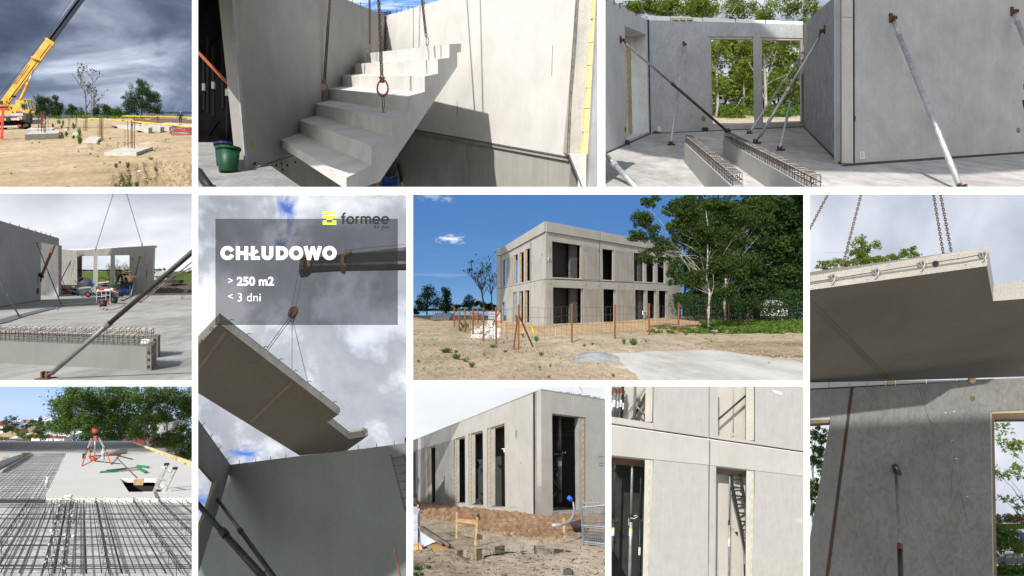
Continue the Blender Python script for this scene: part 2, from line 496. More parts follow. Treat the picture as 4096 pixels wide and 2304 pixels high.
def weed(S,x,y,hgt,wid,mat,label,group,n=40,name='weed',cat='weed',d=None,up=0.0):
 d=d or S.gd(y);q=S.px(d);B=S.at(x,y,d)+Z*up
 V,Fa=[],[]
 for i in range(n):
  a=rng.uniform(0,2*pi);rad=wid*.5*q*rng.random()**.6;h=hgt*q*rng.uniform(.4,1.0)
  p=B+Vector((cos(a)*rad*.35,sin(a)*rad*.35,0));tip=B+Vector((cos(a)*rad,sin(a)*rad,h))
  s=Vector((-sin(a),cos(a),0))*q*max(.7,wid*.05);m=p.lerp(tip,.6)+Z*h*.08
  k=len(V);V+=[p,m+s,tip,m-s];Fa.append((k,k+1,k+2,k+3))
  if i%2==0:
   k=len(V);e=p.lerp(tip,rng.uniform(.35,.9));o2=Vector((rng.uniform(-1,1),rng.uniform(-1,1),rng.uniform(-.2,.8))).normalized()*wid*.16*q
   o3=o2.cross(Vector((rng.uniform(-1,1),rng.uniform(-1,1),1))).normalized()*wid*.07*q
   V+=[e,e+o2*.5+o3,e+o2,e+o2*.5-o3];Fa.append((k,k+1,k+2,k+3))
 o=mk(name,np.array([tuple(v)for v in V]),Fa,mat)
 return tag(o,label,cat,group)
def litter(S,name,x0,x1,y0,y1,n,size,mat,label=None,flat=.5,grow=True,elong=1.0,test=None):
 """Pebbles, clods, twigs: real bits lying about, too many to count."""
 V,Fa=[],[]
 for i in range(n):
  y=y0+(y1-y0)*rng.random()**.8;x=rng.uniform(x0,x1)
  if test and not test(x,y):continue
  d=S.gd(y);q=S.px(d)*size*rng.uniform(.4,1.3);c=S.at(x,y,d)
  a=rng.uniform(0,2*pi);ex=Vector((cos(a),sin(a),0));ey=Vector((-sin(a),cos(a),0))
  k=len(V)
  for sx,sy,sz in((-1,-.7,0),(.8,-1,0),(1,.6,0),(-.6,1,0),(-.4,-.3,1),(.5,-.2,.8),(.2,.5,.9)):
   V.append(c+ex*sx*q*elong*rng.uniform(.7,1)+ey*sy*q*rng.uniform(.7,1)+Z*sz*q*flat*2)
  Fa+=[(k,k+1,k+5,k+4),(k+1,k+2,k+6,k+5),(k+2,k+3,k+6),(k+3,k,k+4,k+6),(k+4,k+5,k+6)]
 return kind(mk(name,V,Fa,mat),'stuff')
 # ------------------------------------------------------------------ site gear
def chain(S,label,a,b,pitch,mat,group=None,name='chain',joined=False,width=1.0,parent=None):
 """Links hanging from a to b, every second one turned by a quarter."""
 a,b=Vector(a),Vector(b);d=b-a;n=max(2,int(round(d.length/pitch)))
 if parent is None:t=thing(name,label,'chain',b,group)
 else:t=parent
 x,y,z=frame_of(d);st=d/n;L=d.length/n/.82
 if not joined:
  for i in range(n):
   c=a+st*(i+.5);p,r=(x,y)if i%2==0 else(y,-x)
   cr=cos(.5);sr=sin(.5);p2=p*cr+r*sr;r2=r*cr-p*sr
   w=L*width
   M4=Matrix(((p2.x*w,r2.x*w,z.x*L,c.x),(p2.y*w,r2.y*w,z.y*L,c.y),(p2.z*w,r2.z*w,z.z*L,c.z),(0,0,0,1)))
   inst('link','link',mat,M4,t)
 else:
  mb=MB()
  for i in range(n):
   c=a+st*(i+.5);p=x if i%2==0 else y
   mb.add(tubev([c-st*.62,c-st*.3+p*pitch*.28*width,c+st*.3+p*pitch*.28*width,c+st*.62],pitch*.11*width,4))
   mb.add(tubev([c-st*.62,c-st*.3-p*pitch*.28*width,c+st*.3-p*pitch*.28*width,c+st*.62],pitch*.11*width,4))
  mb.mk('links',mat,t)
 return t
def prop(S,label,a,b,r,m1,m2=None,split=.5,group='push pull props bracing the walls',head=None,foot=None,mh=None,clipit=False,taper=1.0,sleeve=1.25):
 """A telescopic wall brace: outer tube, inner tube, wall bracket at a, foot bracket at b."""
 a,b=Vector(a),Vector(b);mh=mh or m1;m2=m2 or m1
 t=thing('wall_prop',label,'prop',b,group);m=a.lerp(b,split)
 d=(b-a).normalized();e0=a+d*r*5;e1=b-d*r*5
 S_=S if clipit else None
 mk('inner_tube',*tubev([e0,m+d*r*2],[r,r*(1+(taper-1)*split)],12),m2,t,smooth=True,clip=S_)
 mk('outer_tube',*tubev([m,e1],[r*sleeve,r*sleeve*taper],12),m1,t,smooth=True,clip=S_)
 mk('collar',*tubev([m-d*r*1.5,m+d*r*1.5],r*sleeve*1.25,12),m1,t,clip=S_)
 if head is not False:
  hn=head if head is not None else Vector((0,1,0))
  mb=MB();s=hn.cross(Z).normalized()if hn.cross(Z).length>.01 else Vector((1,0,0));u=s.cross(hn).normalized()
  mb.add(boxv(a-s*r*1.3-u*r*2+hn*r*.4,s*r*2.6,u*r*5.4,hn*r*.7))
  mb.add(boxv(a-s*r*1.2-u*r*.9-hn*r*2.4,s*r*.5,u*r*1.8,hn*r*2.8))
  mb.add(boxv(a+s*r*.7-u*r*.9-hn*r*2.4,s*r*.5,u*r*1.8,hn*r*2.8))
  mb.mk('wall_bracket',mh,t,clip=S_)
  mk('spindle',*tubev([a-hn*r*1.5,e0+d*r],r*.6,8),mh,t,clip=S_)
 if foot is not False:
  mb=MB()
  mb.add(boxv(b-Vector((r*3,r*3,r*.3)),(r*6,0,0),(0,r*6,0),(0,0,r*.8)))
  mb.add(boxv(b-Vector((r*1.5,r*1.2,0)),(r*.7,0,0),(0,r*2.4,0),(0,0,r*3.4)))
  mb.add(boxv(b-Vector((-r*.8,r*1.2,0)),(r*.7,0,0),(0,r*2.4,0),(0,0,r*3.4)))
  mb.mk('foot_plate',mh,t,clip=S_)
  mk('spindle',*tubev([e1-d*r,b+Z*r*1.5],r*.6,8),mh,t,clip=S_)
 return t
def ladder(S,label,a0,b0,a1,b1,n,r,mat,group=None,mrung=None,clipit=False):
 """Rails a0-b0 and a1-b1 (bottom to top) with n rungs."""
 t=thing('ladder',label,'ladder',(Vector(a0)+Vector(a1))/2,group)
 for p,q in((a0,b0),(a1,b1)):
  bar('rail',p,q,r*1.3,mat,t,'tube')
 for i in range(n):
  k=(i+.6)/n
  bar('rung',Vector(a0).lerp(Vector(b0),k),Vector(a1).lerp(Vector(b1),k),r*.8,mrung or mat,t)
 return t
def bucket(S,label,P,r,h,mat,group=None,rim=None):
 t=thing('bucket',label,'bucket',P,group)
 mk('body',*lathev(P,[(r*.78,0),(r*.8,h*.02),(r,h),(r*.94,h),(r*.74,h*.08)],18),mat,t,smooth=True)
 mk('rim',*lathev(P,[(r*1.0,h*.9),(r*1.1,h*.9),(r*1.1,h),(r*.95,h)],18),rim or mat,t)
 pts=[P+Vector((r*1.05*cos(a),-r*.25*sin(a)-r*.1,h*.95-r*.7*sin(a)))for a in[pi*i/10 for i in range(11)]]
 mk('handle',*tubev(pts,r*.04,5),rim or mat,t)
 return t
def stirrup_beam(S,label,O,L,Wd,H,cage,n,mc,mr,group=None,mtop=None,rr=None,nlong=5,clipit=True,mend=None):
 """A half-cast concrete beam: body, and the steel cage that stands out of its top: O corner, L length, Wd width, H height vectors."""
 t=thing('precast_beam',label,'beam',O,group)
 mk('body',*boxv(O,L,Wd,H),mc,t,clip=S if clipit else None)
 up=H.normalized()*cage;rr=rr or cage*.035
 win=S.win
 def inside(p,m=30):
  u=2048+p.x/p.y*F;v=1152-p.z/p.y*F
  return(win[0]is None or u>win[0]-m)and(win[2]is None or u<win[2]+m)and(win[1]is None or v>win[1]-m)and(win[3]is None or v<win[3]+m)and p.y>.5
 me=None
 for i in range(n):
  k=(i+.5)/n;b=O+H+L*k+Wd*.12
  wv=Wd*.76
  if not inside(b+up*.5):continue
  if me is None:
   mb=MB();mb.add(tubev([Vector((0,0,0)),up,up+wv,wv],rr,5))
   mb.add(tubev([up*.45,up*.45+wv],rr*.8,4))
   me=bpy.data.meshes.new('stirrup');me.from_pydata([tuple(v)for v in mb.V],[],mb.F);me.materials.append(mr);me.update()
  o=bpy.data.objects.new('stirrup',me);o.location=b+L.normalized()*rng.uniform(-.2,.2)*L.length/n;put(o,t)
 for i in range(nlong):
  f=.14+.72*i/(nlong-1)
  mk('rebar',*tubev([O+H+Wd*f+up*.94-L*.005,O+H+Wd*f+up*.94+L*1.0],rr*1.5,5),mtop or mr,t,clip=S if clipit else None)
 for f in(.13,.87):
  mk('rebar',*tubev([O+H+Wd*f+up*.45,O+H+Wd*f+up*.45+L*1.0],rr*1.1,5),mr,t,clip=S if clipit else None)
 return t
def shade_cloud(label,c,dist,rx,ry,rz,seed):
 """An unseen body added towards the sun from c, only to shade what lies under it."""
 C0=Vector(c)+TO_SUN*dist;bm=bmesh.new();bmesh.ops.create_icosphere(bm,subdivisions=4,radius=1.0)
 for v in bm.verts:
  k=1+.10*mnoise.noise(v.co*1.6+Vector((seed,0,0)))+.06*mnoise.noise(v.co*4+Vector((0,seed,0)))
  v.co=Vector((v.co.x*rx*k,v.co.y*ry*k,v.co.z*rz*k))
 me=bpy.data.meshes.new('shade_cloud');bm.to_mesh(me);bm.free();me.materials.append(m_shade_cloud)
 me.polygons.foreach_set('use_smooth',[True]*len(me.polygons))
 o=bpy.data.objects.new('shade_cloud',me);o.location=C0;put(o)
 return tag(o,label,'shade_cloud')
def skin(name,verts,edges,radii,mat,parent,sub=1):
 me=bpy.data.meshes.new(name);c=wloc(parent)
 me.from_pydata([tuple(Vector(v)-c)for v in verts],edges,[]);me.materials.append(mat)
 o=bpy.data.objects.new(name,me)
 o.location=c;put(o,parent);WLOC[o.name]=c
 sm=o.modifiers.new('Skin','SKIN');sm.use_smooth_shade=True
 for i,r in enumerate(radii):
  sv=me.skin_vertices[0].data[i];sv.radius=(r,r)if not hasattr(r,'__len__')else r
  sv.use_root=(i==0)
 ss=o.modifiers.new('Subsurf','SUBSURF');ss.levels=sub;ss.render_levels=sub
 return o
def person(S,label,base,h,yaw,mats,larm=None,rarm=None,lean=0.0,legs=.0,sx=1.0,helmet=True,tool=None):
 """A standing worker of height h; arms are (elbow, wrist) in body units; mats: skin, top, trousers, shins, boots, helmet."""
 t=thing('person',label,'person',base)
 cy,sy_=cos(yaw),sin(yaw)
 def W(x,y,z):
  y+=lean*z
  return base+Vector(((x*cy-y*sy_)*sx,x*sy_+y*cy,z))*h
 la=larm or((-.155,0,.62),(-.16,-.03,.47));ra=rarm or((.155,0,.62),(.16,-.03,.47))
 J=dict(pel=(0,0,.52),bel=(0,0,.60),che=(0,.005,.72),nck=(0,0,.835),hd0=(0,-.01,.875),hd1=(0,-.012,.94),ls=(-.115,0,.79),rs=(.115,0,.79),le=la[0],lw=la[1],re=ra[0],rw=ra[1],lh=(-.052,0,.5),rh=(.052,0,.5),lk=(-.06-legs*.3,-.01-legs,.28),rk=(.06+legs*.3,-.01+legs,.28),la=(-.062-legs*.5,.01,.05),ra=(.062+legs*.5,.01,.05),lt=(-.066-legs*.5,-.085,.02),rt=(.066+legs*.5,-.085,.02))
 names=list(J);ix={k:i for i,k in enumerate(names)}
 R=dict(pel=.07,bel=.066,che=.078,nck=.03,hd0=.042,hd1=.045,ls=.04,rs=.04,le=.028,re=.028,lw=.02,rw=.02,lh=.055,rh=.055,lk=.038,rk=.038,la=.025,ra=.025,lt=.022,rt=.022)
 E=[('pel','bel'),('bel','che'),('che','nck'),('nck','hd0'),('hd0','hd1'),('che','ls'),('che','rs'),('ls','le'),('le','lw'),('rs','re'),('re','rw'),('pel','lh'),('pel','rh'),('lh','lk'),('lk','la'),('la','lt'),('rh','rk'),('rk','ra'),('ra','rt')]
 V=[W(*J[k])for k in names];rad=[R[k]*h*.86 for k in names];ed=[(ix[a],ix[b])for a,b in E]
 for w_,e_ in(('lw','le'),('rw','re')):
  dr=(Vector(J[w_])-Vector(J[e_])).normalized();pl=Vector(J[w_])+dr*.04
  V.append(W(*pl));rad.append(.016*h);ed.append((ix[w_],len(V)-1));pi_=len(V)-1
  for q,(o,ln)in enumerate(((-.016,.034),(-.006,.040),(.005,.038),(.015,.030))):
   p=pl+dr*ln+Vector((0,o,-.006));V.append(W(*p));rad.append(.0048*h);ed.append((pi_,len(V)-1))
  p=Vector(J[w_])+dr*.034+Vector((0,-.028,0));V.append(W(*p));rad.append(.0052*h);ed.append((ix[w_],len(V)-1))
 skin('body',V,ed,rad,mats['skin'],t)
 def part(nm,keys,edges,mat,gr=1.12):
  Vp=[W(*J[k])for k in keys];ii={k:i for i,k in enumerate(keys)}
  return skin(nm,Vp,[(ii[a],ii[b])for a,b in edges],[R[k]*h*gr for k in keys],mat,t)
 part('jacket',['che','bel','pel','nck','ls','rs','le','re','lw','rw'],[('pel','bel'),('bel','che'),('che','nck'),('che','ls'),('che','rs'),('ls','le'),('le','lw'),('rs','re'),('re','rw')],mats['top'],1.16)
 part('trousers',['pel','lh','rh','lk','rk','la','ra'],[('pel','lh'),('pel','rh'),('lh','lk'),('rh','rk'),('lk','la'),('rk','ra')],mats['trousers'],1.1)
 if 'shins' in mats:
  for a,b in(('lk','la'),('rk','ra')):
   p,q2=Vector(J[a]),Vector(J[b]);c=p.lerp(q2,.1);e=p.lerp(q2,.95)
   mk('trouser_leg',*tubev([W(*c),W(*p.lerp(q2,.5)),W(*e)],[.047*h,.042*h,.034*h],10),mats['shins'],t,smooth=True)
 for a,b in(('la','lt'),('ra','rt')):
  mk('boot',*tubev([W(J[a][0],J[a][1]+.03,.03),W(J[a][0],J[a][1],.035),W(*J[b])],[.03*h,.034*h,.026*h],10),mats['boots'],t,smooth=True)
 c=W(*J['hd1'])
 # face: nose and ears sit on the head, turned with it
 mk('nose',*tubev([W(0,-.05,.925),W(0,-.066,.905)],[.005*h,.009*h],6),mats['skin'],t)
 mk('mouth',*cbox(W(0,-.054,.893),.022*h,.004*h,.004*h),m_red,t)
 for s in(-1,1):
  mk('ear',*cbox(W(.046*s,-.005,.912),.012*h,.02*h,.03*h),mats['skin'],t)
  mk('eye',*cbox(W(.018*s,-.054,.925),.010*h,.006*h,.006*h),mats['boots'],t)
 if helmet:
  k=W(0,-.008,.945)
  mb=MB();mb.add(lathev(k,[(.068*h,-.006*h),(.063*h,.012*h),(.055*h,.034*h),(.034*h,.053*h),(.006*h,.06*h)],14))
  mb.add(lathev(W(0,-.03,.943),[(.066*h,-.004*h),(.066*h,.002*h)],14))
  mb.mk('helmet',mats['helmet'],t,smooth=True)
  mk('helmet_band',*lathev(k,[(.071*h,-.008*h),(.070*h,.006*h)],14),mats['boots'],t)
 return t
def text(name,body,P,size,mat,parent,ext=.01,off=0.0,sx=1.0,rot=None,align='LEFT'):
 cu=bpy.data.curves.new(name,'FONT');cu.body=body;cu.size=size;cu.extrude=ext;cu.offset=off;cu.align_x=align
 tmp=bpy.data.objects.new(name,cu);COL.objects.link(tmp)
 me=bpy.data.meshes.new_from_object(tmp.evaluated_get(bpy.context.evaluated_depsgraph_get()))
 bpy.data.objects.remove(tmp);me.materials.clear();me.materials.append(mat);me.name=name
 o=bpy.data.objects.new(name,me)
 R=rot or Matrix.Rotation(pi/2,4,'X')
 me.transform(R@Matrix.Diagonal((sx,1,1,1)))
 o.location=P;put(o,parent);WLOC[o.name]=Vector(P)
 return o
 # ------------------------------------------------------------------ shared materials
m_white=plain('white_paint',(.86,.86,.85),.7,var=.02,s=.3)
m_shade_cloud=plain('shade_cloud_white',(.8,.8,.8),1.0,var=.03,s=100)
m_red=plain('signal_red',(.55,.035,.025),.5,var=.12,s=2)
m_black=plain('black_plastic',(.018,.018,.02),.5,var=.3)
m_rust=plain('rusty_steel',(.13,.058,.032),.85,var=.5,s=2.0)
m_rebar=plain('rebar_steel',(.085,.062,.05),.75,.3,var=.5,s=1.0)
m_skin=plain('skin',(.45,.25,.17),.6,var=.1)
m_glass=plain('dark_glass',(.03,.045,.05),.08,var=.2,spec=.6)
m_leafd=leaf_mat('dark_leaves',[(.022,.045,.016),(.036,.07,.022),(.055,.095,.03)],.3)
m_leafm=leaf_mat('green_leaves',[(.045,.09,.02),(.08,.145,.032),(.12,.19,.045)],.35)
m_leafl=leaf_mat('spring_leaves',[(.09,.14,.02),(.15,.21,.035),(.24,.29,.06)],.45)
m_weed=leaf_mat('weed_leaves',[(.07,.13,.025),(.11,.19,.04),(.17,.25,.06)],.4)
m_leafb=leaf_mat('birch_dark_leaves',[(.026,.048,.014),(.045,.078,.02),(.075,.115,.03)],.3)  # darker leaf greens for the birch crowns
m_bark=plain('bark',(.075,.06,.048),.9,var=.4,s=3)
m_birch=plain('birch_bark',(.34,.325,.29),.85,var=.75,s=1.2)
m_green=ground_mat('field_green',(.05,.11,.02),(.07,.14,.03),(.10,.17,.04),1.0)
# ------------------------------------------------------------------ unseen ground sheet added for bounced light, and the white frame added for the collage gutters
kind(mk('ground',*boxv((-14000,-6000,-62),(28000,0,0),(0,20000,0),(0,0,-2)),ground_mat('bounce_gravel',(.22,.215,.20),(.25,.24,.225),(.28,.27,.25),40.0)),'structure')
def gutter_frame():
 zf=0.94
 O=[(-260,-220),(4356,-220),(4356,2524),(-260,2524)]
 e=150
 H=[(-e,-e,768,748),(792,-e,2390,748),(2421,-e,4096+e,748),(-e,773,768,1521),(792,780,1626,2304+e),(1652,778,3214,1521),(3239,778,4096+e,2304+e),(-e,1545,768,2304+e),(1652,1545,2421,2304+e),(2445,1545,3214,2304+e)]
 loops=[O]+[[(a,b),(c,b),(c,d),(a,d)]for a,b,c,d in H]
 V=[];th=0.012
 for depth,grow in((zf,0),(zf+th,0)):
  for i,l in enumerate(loops):
   for(u,v)in l:
    p=uv3(u,v,zf)
    if depth>zf:
     if i:
      cu=(l[0][0]+l[1][0])/2;cv=(l[0][1]+l[2][1])/2
      u2=u+(5 if u>cu else-5);v2=v+(5 if v>cv else-5)
      p=uv3(u2,v2,zf+th)
     else:p.y=depth
    V.append(p)
 n=len(V)//2
 tri=tessellate_polygon([[V[sum(len(q)for q in loops[:i])+j]for j in range(len(l))]for i,l in enumerate(loops)])
 Fa=[tuple(t)for t in tri]+[tuple(i+n for i in t)for t in tri]
 b=0
 for l in loops:
  m=len(l)
  for i in range(m):
   j=(i+1)%m;Fa.append((b+i,b+j,b+j+n,b+i+n))
  b+=m
 o=mk('wall',V,Fa,m_white)  # frame close to the camera, copies image gutters and covers gaps between stages
 return kind(o,'structure')
gutter_frame()
# ================================================================== stage: crane on the sandy plot
S1=Stage(0,0,.5245,860,420,1440,(-150,-150,768,748))
def crane_stage():
 S=S1
 m_sky=sky_mat('storm_sky',[(.28,(.045,.06,.095)),(.42,(.09,.115,.17)),(.52,(.15,.18,.25)),(.62,(.30,.34,.42)),(.74,(.62,.66,.72))],(1.7,3.0),8,.52,.5,seed=2.4,stops2=[(.35,(.6,.65,.72)),(.62,(1.0,1.0,1.0))],scale2=(1.1,1.9),fac2=.7,strength=1.15,low=[(0,(.9,.95,1.1)),(.16,(1.3,1.3,1.3)),(.40,(1.75,1.7,1.62)),(.52,(1.0,1.0,1.02)),(.8,(.85,.86,.88)),(1,(1.25,1.25,1.25))])
 sky(S,9500,m_sky,905)
 m_sand=ground_mat('sand',(.33,.25,.15),(.39,.30,.185),(.45,.35,.225),1.2,dark=None,stones=.2,sq=(1,.25,1))
 def lift(x,y):
  n=fbm(x,y*3,140,4,1.3)*9+fbm(x,y*3,30,3,5.1)*3
  # pits round the footings, spoil beside them
  for px,py,rx,ry,dp in((960,1120,170,34,-26),(700,1060,90,22,-16),(600,1018,70,14,-10)):
   q=((x-px)/rx)**2+((y-py)/ry)**2
   n+=dp*math.exp(-q)
  for px,py,rx,ry,dp in((1150,1098,130,16,26),(860,1088,100,14,14),(800,1040,120,12,16),(660,1110,40,16,16),(720,995,60,9,8)):
   q=((x-px)/rx)**2+((y-py)/ry)**2
   n+=dp*math.exp(-q)*(1+.5*fbm(x,y*4,26,3,2.2))
   # a cut bank, lower right: flat on top, broken front
  ed=1232+20*sin(x/70)+26*fbm(x,0,60,3,3.0)+max(0,990-x)*.9
  if x>840:
   t=max(0.0,min(1.0,(y-ed)/110));n-=78*t*t*(3-2*t)*min(1,(x-840)/90)
   if 0<t<1:n+=fbm(x,y*2,26,4,7.7)*26
  return n
 sheet(S,'sand_ground',-60,1484,899,1452,150,150,lift,m_sand,power=1.6)
 m_field=ground_mat('crop_field',(.05,.12,.02),(.075,.16,.03),(.10,.20,.04),14,stones=.3,sq=(1,.1,1))
 sheet(S,'field',-60,1484,866.5,899.5,60,14,lambda x,y:fbm(x,y,40,2)*1.5,m_field)
 m_brown=ground_mat('ploughed_soil',(.13,.08,.05),(.16,.10,.065),(.2,.13,.085),10,sq=(1,.1,1))
 sheet(S,'field',1010,1484,905,945,40,8,lambda x,y:1.6+fbm(x,y,30,2)*1.2,m_brown)
 # ---------------- trees behind the plot
 L=[('dense round dark green tree directly behind the crane cab',(322,900),706,[(318,800,66,86),(300,770,44,56),(345,780,42,60),(318,850,66,50),(275,850,26,46)],9500,3.6,m_leafd),('dark green tree with pointed top right of the cab tree',(430,900),716,[(425,800,44,70),(420,750,26,36),(445,850,46,50),(400,850,40,46)],7000,3.4,m_leafd),('low dark conifer clump left of the bare tree',(548,896),788,[(545,835,36,44),(570,850,26,40),(525,855,24,36)],4000,3.0,m_leafd),('small light green bush tree beside the conifer clump',(620,896),806,[(612,850,40,34),(640,860,28,26),(595,868,30,24)],1500,3.2,m_leafm),('small round tree just right of the bare tree',(742,896),788,[(742,835,34,46),(725,860,30,34)],3000,3.0,m_leafd),('dark bushy tree midway between bare tree and large tree',(820,898),772,[(818,830,40,54),(845,850,34,44),(795,860,30,38)],4600,3.2,m_leafd),('low green shrubby tree at the foot of the large tree',(905,898),800,[(905,850,44,44),(880,870,36,30),(935,868,40,32)],3600,3.2,m_leafm),('large broad green tree on the right of the plot',(1085,900),598,[(1085,690,76,80),(1020,720,62,80),(1150,750,70,84),(1200,760,52,72),(1090,800,110,84),(975,790,48,70),(1180,840,60,44),(1020,850,70,44),(1080,635,36,40),(940,745,22,20)],24000,3.6,m_leafd)]
 for i,(lb,base,yt,bl,n,lf,lm)in enumerate(L):
  tree(S,'broadleaf_tree',lb,5600-i*30,base,yt,bl,n,lf,lm,m_bark,'trees along the edge of the plot',tr=5,limbs=6,per=16)
 m_dead=plain('bare_wood',(.16,.135,.11),.9,var=.4,s=40)
 bare_tree(S,'bare_tree','tall half dead tree with grey leafless branches',5000,(655,900),520,m_dead,tr=6.5,spread=.52,levels=5,leafm=m_leafd,nleaf=900,leaf=4.0,seed=11,trunks=1)
 bare_tree(S,'bare_tree','thinner bare tree leaning beside the tall half dead tree',4950,(700,900),640,m_dead,tr=4.5,spread=.45,levels=4,seed=5,lean=-.06,leafm=m_leafd,nleaf=200,leaf=4.0)
 # far tree line, field edge
 V,Fa=leaf_cloud([tuple(S.at(x,862-3*rng.random(),9000))for x in range(1200,1480,5)]+[tuple(S.at(x,868,9000))for x in range(480,1000,6)],[(S.px(9000)*8,60,S.px(9000)*rng.uniform(4,9))for x in range(1200,1480,5)]+[(S.px(9000)*9,60,S.px(9000)*8)for x in range(480,1000,6)],5000,2.6*S.px(9000))
 V,Fa=keep_in(S,V,Fa)
 kind(mk('woods',V,Fa,m_leafd),'stuff')
 # tall grass at the foot of the trees
 V,Fa=leaf_cloud([tuple(S.at(x,893,4700))for x in range(240,1200,8)],[(S.px(4700)*9,50,S.px(4700)*5)]*len(range(240,1200,8)),5000,2.6*S.px(4700))
 V,Fa=keep_in(S,V,Fa);kind(mk('grass',V,Fa,m_leafm),'stuff')
 for x,y0,y1,lb in((1315,820,868,'thin utility pole on the horizon left of the worker'),(1455,800,866,'utility pole on the horizon at the right edge'),(1261,836,866,'short far utility pole above the field')):
  d=8800;q=S.px(d);B=S.at(x,y1,d);t=thing('utility_pole',lb,'utility pole',B)
  mk('pole',*tubev([B,S.at(x,y0,d)],q*1.1,5),m_bark,t)
  mk('crossarm',*cbox(S.at(x,y0+6,d),q*16,q*1,q*2),m_bark,t)
  # ---------------- the crane
 m_yel=plain('crane_yellow',(.54,.29,.018),.45,var=.3,s=22,spec=.5)
 m_yeld=plain('crane_yellow_worn',(.50,.29,.03),.5,var=.3,s=40)
 m_boom=plain('boom_blue_black',(.014,.02,.032),.6,var=.3,s=90,spec=.12)
 m_deck=plain('deck_grey',(.36,.345,.30),.7,var=.3,s=22)
 m_und=plain('underbody',(.02,.02,.02),.8,var=.4,s=30)
 m_red=plain('sign_red',(.62,.035,.02),.5,var=.12,s=60)
 D=S.gd(988);q=S.px(D)
 c=thing('mobile_crane','yellow mobile crane with dark blue telescopic boom raised to the right','crane',S.at(110,985,D))
 def P(pts,dz=0.0):return[S.at(x,y,D+dz)for x,y in pts]
 def slab(nm,pts,dz,th,mat,par=c):return mk(nm,*prism([P(pts,dz)],S.fw*(th if th<20 else th*.27)),mat,par)
 ux=q
 slab('carrier_deck',[(-60,864),(175,862),(174,915),(-60,922)],0,300,m_deck)
 slab('deck_joint',[(-60,889),(174,885),(174,888),(-60,892)],-4,3,m_und)
 slab('hatch',[(46,898),(72,897),(72,925),(46,926)],-4,3,m_und)
 slab('underbody',[(-60,922),(166,915),(168,970),(-60,978)],30,260,m_und)
 slab('bumper',[(-60,962),(160,956),(160,968),(-60,975)],-6,34,m_deck)
 slab('tail_light',[(128,953),(156,952),(156,961),(128,962)],-9,3,m_red)
 sg=slab('hazard_plate',[(133,893),(166,890),(166,914),(133,917)],-8,4,m_white)
 for i in range(4):
  x=134+i*8
  slab('hazard_stripe',[(x,894-(x-134)*.09),(x+4.4,893.6-(x-134)*.09),(min(x+15,165.5),914),(min(x+10,165.5),915)]if i<3 else[(158,892),(163,891.5),(165.5,896),(165.5,903)],-9.5-i*.2,1,m_red,sg)
 slab('side_frame',[(168,870),(226,868),(230,880),(230,945),(170,950)],200,300,m_und)
 slab('mud_guard',[(176,920),(262,913),(322,910),(322,942),(262,948),(180,950)],380,20,plain('guard_grey',(.03,.032,.036),.6,var=.3,s=40))
 for x,y,r in((170,962,29),(188,958,27),(203,955,25),(20,968,24)):
  w=mk('wheel',*lathev(S.at(x,y,D+40),[(q*r*.5,0),(q*r,6),(q*r,22),(q*r*.6,25)],18,S.fw),m_und,c)
  mk('rim',*lathev(S.at(x,y,D+38),[(q*r*.45,0),(q*r*.3,4)],14,S.fw),m_deck,w)
  # slewing superstructure
 slab('superstructure',[(-60,800),(118,798),(126,828),(122,862),(-60,864)],20,220,m_yel)
 slab('superstructure_panel',[(-60,770),(40,766),(48,782),(60,790),(60,800),(-60,800)],60,160,m_yeld)
 slab('counterweight_edge',[(-60,846),(90,846),(90,862),(-60,863)],12,9,m_yeld)
 slab('machine_box',[(-10,770),(20,768),(22,800),(-10,800)],45,20,m_und)
 fr=slab('slew_frame',[(118,765),(150,757),(160,800),(150,850),(118,850)],10,60,m_yel)
 cab=slab('cab',[(150,772),(172,760),(236,764),(252,800),(260,835),(258,858),(214,864),(186,858),(150,842)],-12,190,m_yel)
 slab('cab_window',[(160,778),(198,771),(208,826),(160,820)],-16,5,m_glass,cab)
 slab('cab_window',[(206,768),(232,770),(252,836),(226,838)],-16,5,plain('cab_glass',(.06,.13,.14),.1,var=.2,s=40,spec=.6),cab)
 slab('cab_door_frame',[(196,768),(206,767),(226,846),(214,858),(206,852),(212,828)],-18,4,m_yel,cab)
 slab('cab_roof',[(170,761),(238,765),(236,760),(176,757)],-16,190,m_yeld,cab)
 slab('cab_sill',[(186,852),(258,850),(256,866),(190,868)],-6,150,m_deck,cab)
 slab('mirror',[(81,816),(92,815),(93,834),(82,835)],-8,5,m_und)
 # crane numbers painted on the superstructure
 m_let=plain('faded_lettering',(.13,.09,.02),.6,var=.1)
 for txt,x,y,sz in(('K',58,818,24),('574',36,838,21)):
  text('lettering',txt,S.at(x,y,D+16),q*sz,m_let,c,1)
  # boom: yellow base section, dark telescoped section
 def quadtube(nm,a0,a1,b0,b1,th,mat,par,dz):
  return slab(nm,[a0,a1,b1,b0],dz,th,mat,par)
 bm_=quadtube('boom_base',(2,772),(62,790),(352,290),(408,332),130,m_yel,c,90)
 slab('boom_side',[(40,786),(62,790),(408,332),(392,324)],86,4,m_yeld,bm_)
 slab('boom_groove',[(60,760),(64,763),(384,330),(380,326)],84,3,m_yeld,bm_)
 slab('boom_collar',[(340,288),(358,288),(412,322),(404,352),(392,346),(352,306)],70,170,m_yeld,c)
 slab('boom_collar',[(232,430),(244,426),(318,452),(310,464),(236,442)],76,150,m_yel,c)
 slab('boom_section',[(362,288),(404,318),(660,-30),(598,-30)],96,100,m_boom,c)
 slab('boom_highlight',[(368,286),(376,291),(614,-30),(604,-30)],92,3,plain('boom_highlight_paint',(.03,.04,.055),.5,var=.3,s=60),c)  # lighter strip paints a highlight along the boom
 for i in range(11):
  k=i/10;a=S.at(108+104*k,636-142*k,D+70);b=S.at(124+104*k,642-142*k,D+70)
  bar('boom_rung',a,b,q*1.6,m_und,c)
